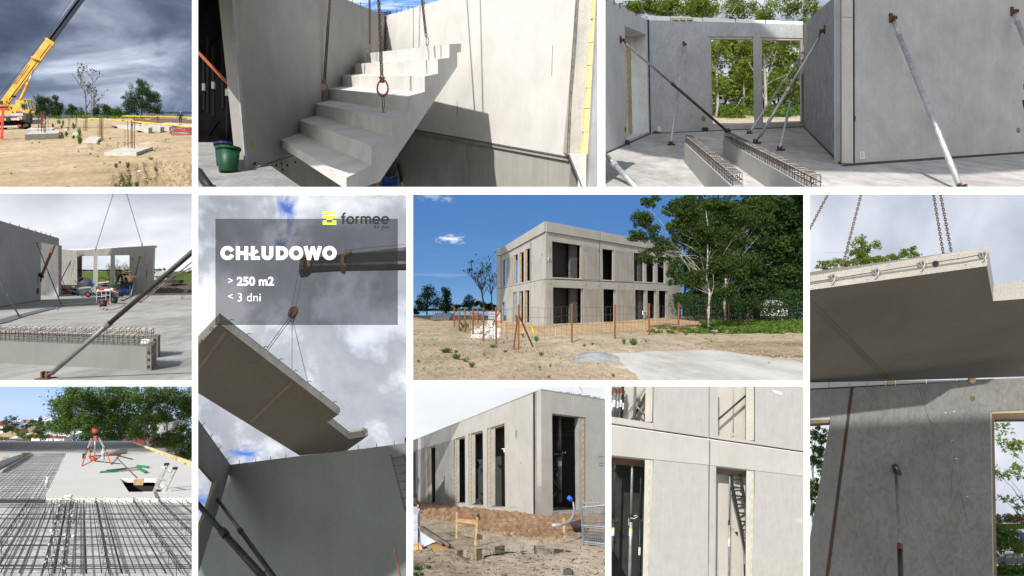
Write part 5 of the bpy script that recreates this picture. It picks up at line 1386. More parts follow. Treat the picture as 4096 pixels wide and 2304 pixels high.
  e=thing_end=mk('steel_end',*boxv(B+(B-A).normalized()*.02,(B-A).normalized()*q*40,back*1.02,H*1.06),plain('end_form_steel',(.16,.14,.11),.7,.2,var=.4,s=.5),t)
  for i in range(3):mk('end_hole',*lathev(B+(B-A).normalized()*q*20+Z*q*(28+i*52)-Vector((0,.05,0)),[(q*11,0),(q*11,.08)],10,Vector((0,1,0))),m_black,t)
  mb=MB()
  for k in range(380):
   f=rng.uniform(.12,1);c=A+(B-A)*f+H+back*rng.uniform(.05,.95)+Z*q*rng.choice((0,0,0,cg*.93,cg*.95))
   s=q*rng.uniform(2,6);mb.add(boxv(c,(s,s*.3,0),(-s*.3,s,0),(s*.2,0,s*.6)))
  kind(mb.mk('cement_crumbs',mdu,t),'stuff')
 tag(mk('paper_roll',*tubev([S.at(1060,1128,56.6),S.at(1112,1128,56.6)],S.px(56)*22,12),m_white,smooth=True),'white foam roll on the right end of the front beam','roll')
 # --- beyond the floor
 d=316;q=S.px(d)
 t=thing('low_building','low grey flat roofed building beyond the floor edge','building',S.at(1190,668,d))
 mk('wall_panel',*boxv(S.at(1144,668,d),(q*94,0,0),(0,6,0),Z*q*30),mce,t)
 mk('roof',*prism([[S.at(x,y,d-.6)for x,y in((1140,640),(1160,606),(1236,604),(1240,638))]],(0,6,-.4)),plain('roof_grey',(.36,.36,.38),.8),t)
 for x in(1160,1190,1216):mk('window',*boxv(S.at(x,656,d-.15),(q*12,0,0),(0,.2,0),Z*q*8),m_glass,t)
 for x,y,w_,lb in((1256,690,60,'dark pile of goods beside the low building'),(1310,690,40,'second dark pile of goods right of the low building')):
  o=mk('goods_pile',*boxv(S.at(x-w_/2,y,d-12),(q*w_,0,0),(0,4,0),Z*q*22),mdark);tag(o,lb,'pile')
 for x,y,r,lb in((1180,592,22,'small green tree above the low building, left'),(1222,590,11,'tiny round tree right of the building roof'),(1352,606,20,'dark green tree above the distant field'),(1398,606,24,'tree at the right edge on the horizon'),(1150,590,8,'tiny tree touching the hanging wall edge'),(1270,612,16,'low bush tree behind the thick prop')):
  tree(S,'distant_tree',lb,330,(x,612),y-r,[(x,y,r,r)],700,2.2,m_leafd,m_bark,'distant trees at the field edge',tr=1.5,limbs=2,per=8)
 mbw=plain('brushwood',(.09,.065,.05),.9,var=.3)
 for i,(x,yt,lb)in enumerate(((862,545,'bare spreading bush tree seen through the right opening'),(905,540,'bare bush right behind the workers'),(812,556,'bare bush at the middle opening'),(940,545,'bare bush at the right jamb of the openings'))):
  bare_tree(S,'bare_bush',lb,306+i,(x,690),yt-40,mbw,tr=3,spread=.62,levels=5,seed=20+i,cat='bush',trunks=2,first=.1)
 bar('post',S.at(737,680,312),S.at(737,600,312),S.px(312)*1.4,mdark)
 o=bpy.data.objects[[x.name for x in bpy.data.objects if x.name.startswith('post')][-1]];o.name='field_post';tag(o,'thin dark post in the meadow seen through the middle opening','post')
 shade_cloud('unseen white puff added above the building floor to shade its back walls',(-147,245,6),420,47,20,25,5.5)  # out-of-view blocker added only to shade the back walls
site_stage()
# ================================================================== stage: the finished concrete shell
S5=Stage(1640,770,.6172,730,78,1216,(1652,778,3214,1521))
def house_stage():
 S=S5
 m_blue=sky_mat('summer_sky',[(.3,(.085,.22,.50)),(.7,(.10,.245,.53))],(1.2,2.0),3,.5,.2,seed=3.0,low=[(0,(2.2,1.7,1.2)),(.28,(1.35,1.22,1.08)),(.7,(.92,.94,.97)),(1,(.82,.86,.92))],puffs=((.102,.62,.034,.036,.95),(.055,.965,.03,.035,.4),(.094,.945,.014,.03,.35),(.07,.33,.12,.02,.12)))
 sky(S,580,m_blue,800)
 # ---------------- ground
 m_gr=ground_mat('site_dirt',(.30,.235,.16),(.385,.31,.215),(.46,.38,.275),.28,dark=(.27,.215,.15),stones=.3,sq=(1,.3,1),bstr=.8)
 def lift(x,y):
  n=fbm(x,y*3,120,4,4.0)*6+fbm(x,y*3,24,3,6.0)*3
  if y>940 and x>800:
   n+=10*fbm(x,y*2,60,4,9.0)
  for a_,b_,w_ in((1120,-.15,8),(1160,-.16,8),(1212,-.10,10),(1016,-.05,7)):
   dy=y-(a_+b_*x+14*sin(x/210))
   if x<1150:n+=-11*math.exp(-(dy/w_)**2)+6*math.exp(-((dy-13)/6)**2)
  n+=-10*math.exp(-((y-985-(x-1900)*.09)/16)**2)*(1 if x>1500 else 0)*min(1,max(0,(x-1500)/300))
  return n
 sheet(S,'dirt_ground',8,2562,752,1228,170,130,lift,m_gr,power=1.3)
 m_or=ground_mat('orange_sand',(.38,.255,.14),(.45,.315,.18),(.50,.37,.225),.3,stones=.3,bstr=.9)
 def berm(x,y):
  e=min(1,(x-520)/90,(1990-x)/240)if 520<x<1990 else 0
  yc=868+22*math.exp(-((x-880)/260)**2)-max(0,x-1000)*.035
  b=max(0,e)*(18*math.exp(-((y-yc)/20)**2))*(1+.6*fbm(x,y*3,40,4,3.3))
  return b-2.0+max(0,e)*3.2-4*(1-max(0,e))+fbm(x,y*3,60,3,8)*5-14*max(0,min(1,(y-900-34*fbm(x,y,90,3,1))/26))
 sheet(S,'orange_sand',500,2010,826,945,150,44,berm,m_or)
 m_sl=ground_mat('cement_slurry',(.38,.365,.33),(.50,.49,.455),(.60,.59,.56),.30,stones=.10,sq=(1,.3,1),bstr=.15)
 def slurry(x,y):
  xl=1250+230*((y-1020)/196)**1+30*fbm(y,x*.2,30,2);yt=1024+max(0,x-2000)*.14+max(0,1700-x)*.05+8*fbm(x,0,90,2,2)
  e=min((x-xl)/40,(y-yt)/10);e+=.6*fbm(x,y*2,50,3,1.0)
  return-12+24*max(0,min(1,e))+1.2*fbm(x,y*3,80,2,5)
 sheet(S,'slurry_spill',1180,2562,1010,1228,150,60,slurry,m_sl)
 m_gv=ground_mat('grey_gravel',(.26,.27,.27),(.33,.34,.34),(.40,.40,.40),.2,stones=.4,bstr=1)
 sheet(S,'gravel_pile',1040,1420,1024,1110,60,26,lambda x,y:-5+34*math.exp(-((x-1200)/95)**2-((y-1066)/24)**2)+16*math.exp(-((x-1330)/70)**2-((y-1080)/18)**2)+fbm(x,y*3,16,3,4)*3,m_gv)
 sheet(S,'gravel_pile',1250,1740,1096,1186,60,26,lambda x,y:-6+24*math.exp(-((x-1600)/110)**2-((y-1146)/18)**2)+12*math.exp(-((x-1420)/120)**2-((y-1130)/20)**2)+fbm(x,y*3,16,3,1)*3,m_sl)
 def furrow(x,y):
  e=min((x-1880)/120,(2540-x)/60+1,(y-952)/16,(1040+(x-1880)*.07-y)/14)
  return-8+13*max(0,min(1,e+.8*fbm(x,y*3,60,3,6)))+9*fbm(x,y*3,34,4,2)
 sheet(S,'soil',1840,2562,940,1100,90,44,furrow,ground_mat('turned_soil',(.24,.175,.11),(.32,.25,.165),(.40,.32,.22),.2,dark=(.15,.115,.07),stones=.35,bstr=1.2))
 litter(S,'clods',1860,2550,955,1085,260,7,m_gr)
 litter(S,'pebbles',10,2550,900,1220,1500,4.5,plain('dirt_pebbles',(.33,.27,.21),.95,var=.5,s=.4))
 litter(S,'clods',800,2550,950,1220,500,9,m_gr,flat=.35)
 litter(S,'rubble',400,640,862,950,260,11,plain('white_rubble',(.52,.51,.47),.9,var=.3,s=.3),flat=.6,test=lambda x,y:abs(y-905)<44 and x<600-(y-862)*.3)
 kind(mk('field',*prism([[S.at(x,y,560)for x,y in((8,752),(600,752),(600,768),(8,768))]],(0,2,0)),m_green),'structure')
 # ---------------- building
 p=S.px(270)
 m1=concrete('shell_side',(.44,.437,.415),p,blot=.11,streak=.05,fine=.08,pores=.25)
 m2=concrete('shell_front',(.42,.413,.385),p,blot=.15,streak=.06,fine=.12,pores=.3)
 m3=concrete('shell_panel_worn',(.37,.355,.325),p,blot=.18,streak=.16,fine=.14,pores=.3)
 mj=plain('shell_joint',(.03,.03,.03),.95)  # dark colour of the gaps between the panels
 mi=plain('shell_inside',(.035,.034,.032),.95,var=.25,s=3)  # near-black colour stands in for the lack of light indoors
 mtb=plain('timber_pale',(.46,.36,.24),.8,var=.2,s=2)
 d0,dl,dr=261.0,380.0,381.0
 C0=S.at(880,875,d0);L0=S.at(590,838,dl);R0=S.at(1750,820,dr)
 WL,WR=Wall(S,L0,C0),Wall(S,C0,R0)
 b=thing('concrete_building','two storey bare concrete building shell with dark window openings','building',C0)
 TH=1.6;eR,eB=(R0-C0).normalized(),(L0-C0).normalized()
 def panel(nm,W,out,holes,mat,off=0.0,th=TH):return mk(nm,*prism([W.ps(out,off)]+[W.ps(h,off)for h in holes],(eR if W is WL else eB)*th),mat,b)
 # reading lines along the two sides (x -> y)
 def ln(pts):return lambda x:np.interp(x,[q[0]for q in pts],[q[1]for q in pts])
 tL,jL,fL,gL=ln([(590,365),(880,187)]),ln([(590,411),(880,254)]),ln([(590,622),(880,561)]),ln([(590,838),(880,875)])
 tR,jR,fR,gR=ln([(880,187),(1228,253),(1750,352)]),ln([(880,254),(1228,312),(1750,398)]),ln([(880,561),(1750,598)]),ln([(880,875),(1750,820)])
 def band(W,f0,f1,xa,xb,o0=0,o1=0):return[(xa,f0(xa)+o0),(xb,f0(xb)+o0),(xb,f1(xb)+o1),(xa,f1(xa)+o1)]
 HLu=[[(605,437),(627,432),(627,603),(605,607)],[(674,408),(698,400),(698,588),(674,593)],[(711,393),(737,383),(737,579),(711,585)],[(748,371),(777,359),(777,570),(748,576)]]
 HLl=[[(672,648),(697,643),(697,836),(672,839)],[(711,642),(737,637),(737,838),(711,840)],[(748,636),(777,631),(777,843),(748,845)],[(602,710),(625,707),(625,837),(602,835)]]
 HRu=[[(921,315),(1112,343),(1110,558),(923,550)],[(1247,364),(1322,374),(1320,570),(1250,566)],[(1451,390),(1519,399),(1519,580),(1453,577)],[(1532,402),(1586,409),(1586,584),(1533,581)],[(1604,412),(1656,419),(1655,588),(1605,585)]]
 HRl=[[(923,614),(1119,622),(1119,846),(925,853)],[(1250,625),(1330,629),(1329,842),(1252,846)],[(1456,630),(1525,633),(1524,823),(1458,826)],[(1536,634),(1593,636),(1592,816),(1537,819)],[(1610,636),(1666,638),(1664,812),(1611,815)]]
 for xa,xb in((590,784),(785,879.3)):panel('parapet',WL,band(WL,tL,jL,xa,xb,0,-1.2),[],m1,.6)
 panel('upper_wall',WL,band(WL,jL,fL,590,879.3,1.2,-2),HLu,m1)
 panel('lower_wall',WL,band(WL,fL,gL,590,879.3,2,4),HLl,m1,.3)
 for xa,xb in((880.9,1227.4),(1228.6,1752)):panel('parapet',WR,band(WR,tR,jR,xa,xb,0,-1.2),[],m2,.6)
 panel('upper_wall',WR,band(WR,jR,fR,880.9,1752,1.2,-2),HRu,m2)
 panel('lower_wall',WR,band(WR,fR,gR,880.9,1752,2,4),HRl,m2,.3)
 for W,f in((WL,fL),(WL,jL)):panel('joint_line',W,band(W,f,f,590,879.3,-1.8,1.8),[],mj,-.5,1)
 for f in(fR,jR):panel('joint_line',WR,band(WR,f,f,880.9,1752,-1.8,1.8),[],mj,-.5,1)
 # darker infill panels between the windows
 for pts in([(1120,345),(1226,358),(1228,567),(1118,560)],[(1326,376),(1444,390),(1446,578),(1326,572)]):panel('infill_panel',WR,pts,[],m3,.12,.3)
 for pts in([(1124,624),(1230,626),(1232,848),(1122,852)],[(1336,630),(1446,632),(1448,830),(1334,838)]):panel('infill_panel',WR,pts,[],m3,.42,.3)
 for pts in([(630,432),(670,412),(670,592),(630,600)],):panel('infill_panel',WL,pts,[],m3,.12,.3)
 for x in(1234,1446):panel('panel_joint',WR,[(x,fR(x)+4),(x+2.2,fR(x)+4),(x+2.2,gR(x)),(x,gR(x))],[],m3,.44,.4)
 panel('panel_joint',WR,[(1227,312),(1229,312),(1231,fR(1229)),(1229,fR(1229))],[],mj,.08,.3)
 panel('panel_joint',WL,[(784,jL(784)),(786,jL(786)),(786,gL(786)),(784,gL(784))],[],m3,.40,.4)
 # reveals of pale insulation beside the openings
 mre=plain('reveal_orange',(.50,.36,.22),.9,var=.3,s=1.5);mrw=plain('reveal_pale',(.56,.53,.46),.9,var=.12,s=2)
 for h in HLu[1:]+HLl[:3]:panel('reveal',WL,[h[0],(h[0][0]+8,h[0][1]-1),(h[3][0]+8,h[3][1]),h[3]],[],mre,-.3,.08)
 for h in HRu+HRl:panel('reveal',WR,[(h[1][0]-7,h[1][1]),h[1],h[2],(h[2][0]-7,h[2][1])],[],mrw,-.3,.4)
 for h in HRu+HRl:panel('sill',WR,[(h[3][0],h[3][1]-1),(h[2][0],h[2][1]-1),(h[2][0],h[2][1]+5),(h[3][0],h[3][1]+5)],[],mrw,.35,1.6)
 # column at the far left corner
 q=S.px(dl)
 mk('corner_column',*boxv(S.at(562,838,dl-1),(q*26,0,0),(0,8,0),Z*q*476),m1,b)
 mk('column_joint',*boxv(S.at(562,622,dl-1.2),(q*26,0,0),(0,.6,0),Z*q*2.5),mj,b)
 mk('column_joint',*boxv(S.at(562,410,dl-1.2),(q*26,0,0),(0,.6,0),Z*q*2.5),mj,b)
 # floors, roof and inner walls
 eL,eR=(C0-L0).normalized(),(R0-C0).normalized()
 def level(nm,f,off,t):
  P=[WL.p(600,fL(600)if f=='f' else jL(600),-2.0),WL.p(879,fL(879)if f=='f' else jL(879),-2.0),WR.p(885,fR(885)if f=='f' else jR(885),-2.0),WR.p(1745,fR(1745)if f=='f' else jR(1745),-2.0)]
  mk(nm,*prism([[P[0],P[1]*.5+P[2]*.5,P[3],P[3]+(P[0]-P[1])]],(0,0,-t)),mi,b)
 level('floor_slab','f',0,2.5);level('roof_slab','j',0,2.5)
 hh=(S.top(C0,262)-C0).z
 a,c,e_=C0-WL.n*13-WR.n*13,R0-WR.n*13+(R0-C0)*.12,L0-WL.n*13
 for P_,Q_ in((a,c),(e_,a)):mk('inner_wall',*prism([[P_,Q_,Q_+Z*hh,P_+Z*hh]],(.2,.6,0)),mi,b)
 for x in(1064,1500):
  for f0,f1 in((jR,fR),(fR,gR)):
   a=WR.p(x,f1(x)-4,-2.0);hgt=(WR.p(x,f0(x)+8,-2.0)-a).z
   mk('inner_pier',*boxv(a,eR*6,WR.n*-1.2,Z*hgt),plain('pier_grey',(.085,.083,.078),.95),b)
 for i in range(3):
  mk('stored_beam',*boxv(WR.p(1262-i*4,752-i*6,-14),WR.p(1296+i*6,750-i*6,-14)-WR.p(1262-i*4,752-i*6,-14),(0,2,0),(0,0,1.1)),mrw,b)
 mk('foundation_edge',*prism([WR.ps([(876,874),(1752,819),(1752,824),(876,881)],.8)],-WR.n*1),m_black,b)
 mk('foundation_edge',*prism([WL.ps([(588,838),(880,875),(880,881),(588,843)],.8)],-WL.n*1),m_black,b)
 # lifting points and drips under the joints
 for W,f,xs_ in((WR,fR,(900,1130,1215,1345,1430,1700)),(WL,fL,(640,655,800,860))):
  for x in xs_:
   for dy in(26,-210 if W is WR else-170):mk('lifting_point',*lathev(W.p(x,f(x)+dy,.42),[(.42,-.1),(.42,.08)],10,W.n),m3,b)
   h_=rng.uniform(24,70);mk('drip_stain',*prism([W.ps([(x+8,f(x)+6),(x+14,f(x)+5),(x+12,f(x)+h_),(x+10,f(x)+h_)],.36)],-W.n*.05),m3,b)
   mk('drip_stain',*prism([W.ps([(x-16,f(x)-130),(x-9,f(x)-131),(x-11,f(x)-130+h_),(x-13,f(x)-130+h_)],.06)],-W.n*.05),m3,b)
   # signs
 sg=tag(mk('wall_sign',*prism([WR.ps([(892,418),(905,420),(905,440),(892,439)],.4)],-WR.n*.2),plain('sign_white',(.6,.65,.7),.5)),'small white and blue sign on the corner of the building','sign')
 mk('sign_symbol',*prism([WR.ps([(894,424),(903,425),(903,435),(898,430),(894,434)],.6)],-WR.n*.1),plain('sign_blue',(.02,.12,.35),.5),sg)
 sg=tag(mk('notice_board',*prism([WR.ps([(1494,767),(1519,767),(1518,791),(1494,792)],1.4)],-WR.n*.3),m_white),'white notice board in a lower window opening','sign')
 for i in range(3):mk('notice_line',*prism([WR.ps([(1497,772+i*6),(1515,772+i*6),(1515,774.5+i*6),(1497,774.5+i*6)],1.6)],-WR.n*.1),m_black,sg)
 # ---------------- fence of rusty rebar posts with thin mesh
 mpost=plain('post_rust',(.20,.078,.035),.85,var=.35,s=.4)
 posts=[(287,740,872),(318,748,894),(357,750,905),(407,747,930),(476,745,964),(558,744,982),(703,725,1018),(1049,722,972),(1328,725,950),(1550,718,925),(1741,716,906),(1920,718,872),(2065,720,856),(590,736,850),(440,742,850)]
 where=['leftmost thin post of the mesh fence','second post of the fence near the left trees','third left post beside the weedy spot','post in front of the white rubble, left','post in front of the white rubble, right','post just left of the water tank line','corner post with two leaning braces','post before the large lower opening','post before the stair opening','post before the pair of narrow windows','post at the right corner of the building','post beside the yellow box under the trees','post under the trees at the grey block','short post beside the water tank','short far post left of the water tank']
 tops=[]
 for(x,y0,y1),lb in zip(posts,where):
  P=S.g(x,y1);q=S.px(P.y);t=thing('fence_post',lb,'post',P,'rusty posts of the mesh fence')
  mk('post',*tubev([P-Z*q*4,S.top(P,y0)],q*(6.0 if y1>900 else 5.0),7),mpost,t)
  tops.append((P,y0))
  if x==703:
   for(xa,ya,xb,yb)in((698,800,672,1012),(708,798,798,1004)):
    bar('brace',S.at(xa,ya,P.y),S.g(xb,yb),q*5.5,mpost,t,'tube')
  if x==590:bar('brace',S.at(588,760,P.y),S.g(530,862),q*4.5,mpost,t,'tube')
  if x==318:bar('brace',S.at(318,822,P.y),S.g(340,868),q*4,mpost,t,'tube')
 mw_=plain('mesh_wire',(.10,.09,.085),.7)
 ft=thing('wire_mesh','thin sagging wire mesh strung between the rusty posts','fence mesh',tops[6][0])
 seq=[0,1,2,3,4,5,6,7,8,9,10,11,12]
 for a_,b_ in zip(seq,seq[1:]):
  Pa,Pb=tops[a_][0],tops[b_][0];ha=(S.top(Pa,tops[a_][1])-Pa).z;hb=(S.top(Pb,tops[b_][1])-Pb).z
  mb=MB()
  for k in(.95,.72,.48,.2):
   mb.add(tubev([Pa+Z*ha*k,Pa.lerp(Pb,.5)+Z*((ha+hb)/2*(k-.05)),Pb+Z*hb*k],S.px(Pa.y)*.8,4))
  n=4 if a_<6 else 9
  for i in range(1,n):
   f=i/n;Q=Pa.lerp(Pb,f);h=ha+(hb-ha)*f
   mb.add(tubev([Q+Z*h*.16,Q+Z*h*.92],S.px(Q.y)*.7,4))
  kind(mb.mk('mesh_wires',mw_,ft),'stuff')
 for lb,x0,y0,x1,y1,w in(('yellow stake leaning in the orange sand',788,862,800,912,5.5),):
  P=S.g(x1,y1);tag(mk('stake',*tubev([P,S.at(x0,y0,P.y)],S.px(P.y)*w,8),plain('stake_yellow',(.62,.52,.03),.5)),lb,'stake')
 for x,y0,y1,lb in((612,845,908,'short timber peg left of the yellow stake'),(943,868,934,'short timber peg before the large opening'),(1415,835,856,'tiny peg at the foot of the wall'),(735,866,920,'thin peg behind the braced corner post'),(585,848,892,'thin peg near the left braces')):
  P=S.g(x,y1);tag(mk('timber_peg',*tubev([P,S.top(P,y0)],S.px(P.y)*3,6),mtb),lb,'peg','timber pegs round the building')
 tag(mk('timber_batten',*tubev([S.g(938,934)+Z*.2,S.g(1032,936)+Z*.2],S.px(165)*2.4,6),mtb),'thin batten lying by the timber peg','timber')
 # ---------------- water tank, slab with bars, red barrier
 d=S.gd(835);q=S.px(d);P=S.at(529,833,d);t=thing('water_tank','white caged water tank left of the building','tank',P)
 mk('bladder',*boxv(S.at(507,824,d),(q*44,0,0),S.fw*q*44,Z*q*56),plain('tank_white',(.55,.56,.57),.5,var=.1),t)
 mk('base_pallet',*boxv(S.at(505,834,d),(q*48,0,0),S.fw*q*46,Z*q*10),m_black,t)
 for i in range(5):bar('cage_bar',S.at(507+i*11,826,d-.3),S.at(507+i*11,766,d-.3),q*1.2,mw_,t)
 for i in range(4):bar('cage_bar',S.at(505,822-i*18,d-.35),S.at(552,822-i*18,d-.35),q*1.2,mw_,t)
 tag(mk('tank_slab',*boxv(S.g(502,850),S.g(548,850)-S.g(502,850),(0,6,0),(0,0,1.6)),m1),'pale slab lying in front of the white tank','slab')
 t=thing('footing','long low concrete footing with starter bars at the far left','footing',S.g(190,826))
 mk('base_slab',*boxv(S.g(132,826),S.g(254,826)-S.g(132,826),(0,30,2),Z*S.px(S.gd(826))*12),m1,t)
 for x in(150,165,178,188,202,214):bar('starter_bar',S.g(x,818),S.top(S.g(x,818),748+x%9),S.px(S.gd(818))*1.4,mpost,t)
 t=thing('red_barrier','red tubular barrier behind the left fence posts','barrier',S.g(430,842))
 for(xa,ya,xb,yb)in((388,778,466,790),(388,800,466,812),(390,776,392,838),(464,784,466,846),(410,780,446,842),(446,786,412,838)):bar('tube',S.at(xa,ya,S.gd(842)),S.at(xb,yb,S.gd(842)),.35,mpost,t)
 # ---------------- left background trees
 for lb,base,yt,bl,n in(('dense dark tree at the far left of the plot',(110,790),596,[(120,680,80,80),(60,720,44,56),(180,720,40,60),(110,740,90,46),(130,630,40,36)],6500),('dark tree with rounded top right of the dense one',(235,790),606,[(235,690,46,70),(240,740,52,46),(225,640,26,34)],4500),('low dark shrub tree left of the bare tree',(385,770),660,[(385,710,46,44),(420,720,26,34),(355,725,26,30)],2600),('low green bush tree under the bare tree',(470,770),690,[(470,725,36,30),(530,735,40,28),(500,740,50,24)],2200),('small hedge like tree between the far left trees',(300,770),715,[(300,745,34,24)],900),('bright low shrub at the left edge',(30,790),760,[(34,776,26,20)],600)):
  tree(S,'broadleaf_tree',lb,530,base,yt,bl,n,4.0,m_leafd,m_bark,'trees left of the concrete building',tr=5,limbs=5,per=14)
 mdd=plain('grey_branch',(.13,.115,.10),.9,var=.3)
 bare_tree(S,'bare_tree','tall bare tree just left of the concrete building',522,(486,770),400,mdd,tr=7,spread=.5,levels=5,seed=31,leafm=m_leafd,nleaf=700,leaf=4)
 bare_tree(S,'bare_tree','second thinner bare tree against the corner column',520,(535,775),460,mdd,tr=5,spread=.45,levels=5,seed=8,leafm=m_leafd,nleaf=400,leaf=4)
 # ---------------- right: birch in front, dark trees behind
 D=226
 tree(S,'birch_tree','large birch with pale spreading limbs before the right wall',D,(1938,868),40,[(1500,150,70,110),(1470,290,90,60),(1560,60,70,60),(1640,340,120,90),(1560,420,110,60),(1700,470,90,70),(1720,560,60,60),(1560,250,80,70),(1800,120,150,120),(1900,300,180,150),(2000,480,200,130),(1840,560,130,90),(2100,250,160,170),(1700,240,70,100),(1980,80,180,90)],38000,7.4,m_leafb,m_birch,'trees right of the concrete building',lr=.34,tr=11,limbs=26,per=20,clump=.30,trunk_top=120,lean=-20)
 tree(S,'birch_tree','second birch trunk standing behind the large birch',278,(2045,830),60,[(2060,200,150,180),(2150,460,150,140),(2230,130,150,120),(2050,640,110,60)],22000,7.4,m_leafb,m_birch,'trees right of the concrete building',lr=.34,tr=9,limbs=18,per=18,clump=.32)
 for lb,x,bl,n in(('dark tall tree filling the space right of the birch',2230,[(2230,120,170,160),(2260,380,170,170),(2200,600,150,130),(2080,700,130,70)],16000),('dark tree at the right edge of the view',2470,[(2460,120,130,170),(2480,400,120,190),(2450,640,130,110)],14000),('yellowish green tree crown between the dark ones',2360,[(2380,330,110,110),(2420,520,90,100),(2340,180,80,100)],9000),('dark tree right behind the building corner',1850,[(1840,250,100,170),(1850,520,100,150),(1800,690,80,60),(1780,100,130,90)],12000),('dark tree trunked behind the second birch',2000,[(1990,150,120,150),(1990,420,130,170),(1960,660,110,90)],12000)):
  tree(S,'broadleaf_tree',lb,368,(x,800),40,bl,int(n*1.25),11.0,m_leafd if 'yellow' not in lb else m_leafb,m_bark,'trees right of the concrete building',tr=9,limbs=12,per=22,clump=.4)
 V,Fa=leaf_cloud([tuple(S.at(rng.uniform(1755,2560),rng.uniform(690,800),345))for _ in range(150)],[(9,4,5.5)]*150,16000,S.px(345)*5.5)
 V,Fa=keep_in(S,V,Fa);kind(mk('undergrowth',V,Fa,m_leafd),'stuff')
 V,Fa=leaf_cloud([tuple(S.at(1760+800*rng.random(),rng.uniform(20,790),410))for _ in range(260)],[(11,4,9)]*260,20000,S.px(410)*11)
 V,Fa=keep_in(S,V,Fa);kind(mk('woods',V,Fa,m_leafd),'stuff')
 cs=[(rng.uniform(1900,2560),rng.uniform(838,915))for _ in range(190)]+[(rng.uniform(1560,1900),rng.uniform(880,915))for _ in range(16)]
 V,Fa=leaf_cloud([tuple(S.g(x,y)+Z*S.px(S.gd(y))*6)for x,y in cs],[(S.px(S.gd(y))*26,4,S.px(S.gd(y))*14)for x,y in cs],15000,.75)
 V,Fa=keep_in(S,V,Fa);kind(mk('undergrowth',V,Fa,leaf_mat('verge_leaves',[(.05,.10,.018),(.09,.16,.03),(.16,.22,.05)],.35)),'stuff')
 for x,y in((2362,862),(2395,868),(2436,855)):
  weed(S,x,y+10,24,20,plain('pink_flower',(.42,.04,.16),.7),'pink flower head in the verge on the right','pink flowers in the verge',n=14,name='flower',cat='flower')
  # things under the trees
 d=290;q=S.px(d)
 t=thing('white_house','white house half hidden under the trees on the right','house',S.at(2370,790,360))
 mk('wall_panel',*boxv(S.at(2296,800,360),(S.px(360)*150,0,0),(0,6,0),Z*S.px(360)*70),m_white,t)
 mk('roof',*prism([[S.at(x,y,358)for x,y in((2290,732),(2340,700),(2400,700),(2452,732))]],(0,10,0)),plain('roof_white',(.5,.5,.52),.8),t)
 for x in(2318,2360):mk('window',*boxv(S.at(x,775,359.4),(S.px(360)*20,0,0),(0,.4,0),Z*S.px(360)*26),m_glass,t)
 mgr=concrete('grey_block',(.36,.36,.35),S.px(260),blot=.2,fine=.2)
 for lb,x0,x1,y0,y1 in(('weathered grey concrete block under the trees, left',2180,2221,744,836),('low grey concrete block beside the taller one',2228,2274,774,822),('pale narrow concrete post under the dark tree',2381,2415,740,826)):
  d=S.gd(y1);qq=S.px(d);tag(mk('concrete_block',*boxv(S.at(x0,y1,d),(qq*(x1-x0),0,0),S.fw*qq*30,Z*qq*(y1-y0)),mgr),lb,'block')
 d=S.gd(800);tag(mk('yellow_box',*boxv(S.at(1934,782,d),(S.px(d)*22,0,0),(0,2,0),Z*S.px(d)*32),plain('box_yellow',(.62,.46,.02),.5)),'yellow box hung on a post under the birch','box')
 t=thing('green_fence','dark green panel fence behind the birch trunk','fence',S.at(1850,800,350))
 for i in range(9):mk('panel',*boxv(S.at(1765+i*34,800,350),(S.px(350)*32,0,0),(0,.4,0),Z*S.px(350)*56),plain('fence_green_%d'%i,(.012,.05+.004*(i%3),.03),.7),t)
 # weeds on the dirt
 V,Fa=[],[]
 for i in range(420):
  x,y=rng.uniform(10,2550),rng.uniform(900,1215)
  if y>1020 and x>1250:continue
  if fbm(x,y*3,180,3,12.0)<.02:continue
  d_=S.gd(y);q=S.px(d_);P=S.g(x,y)
  for k in range(7):
   a=rng.uniform(0,6.28);t_=P+Vector((cos(a)*q*9,sin(a)*q*9,q*rng.uniform(3,13)));s_=Vector((-sin(a),cos(a),0))*q*2;n=len(V)
   V+=[P,P.lerp(t_,.6)+s_,t_,P.lerp(t_,.6)-s_];Fa.append((n,n+1,n+2,n+3))
 kind(mk('grass',V,Fa,m_weed),'stuff')
 g='weeds on the dirt before the building'
 for x,y,h,w in[(232,1040,38,90),(300,1080,40,80),(360,1100,34,60),(400,1135,40,50),(540,1010,34,90),(360,880,40,60),(330,900,34,40),(1448,990,52,66),(1386,985,46,34),(1528,972,26,24),(850,1060,34,50),(1320,1196,34,40),(820,968,46,40),(730,940,34,30),(1690,890,30,26),(1790,925,26,40),(1860,912,30,40),(2330,1118,18,70),(300,1040,24,40),(60,1100,20,40),(620,1040,26,40),(1180,990,24,34),(910,1130,22,30),(460,930,26,34),(1560,880,24,24),(1130,1000,24,30),(900,1200,20,30),(840,1140,20,26)]:
  big=h>=36
  weed(S,x,y,h,w,m_weed,'leafy weed patch on the bare dirt' if big else 'small scruffy weed on the bare dirt',g+(', large' if big else ', small'),n=60 if big else 26)
house_stage()
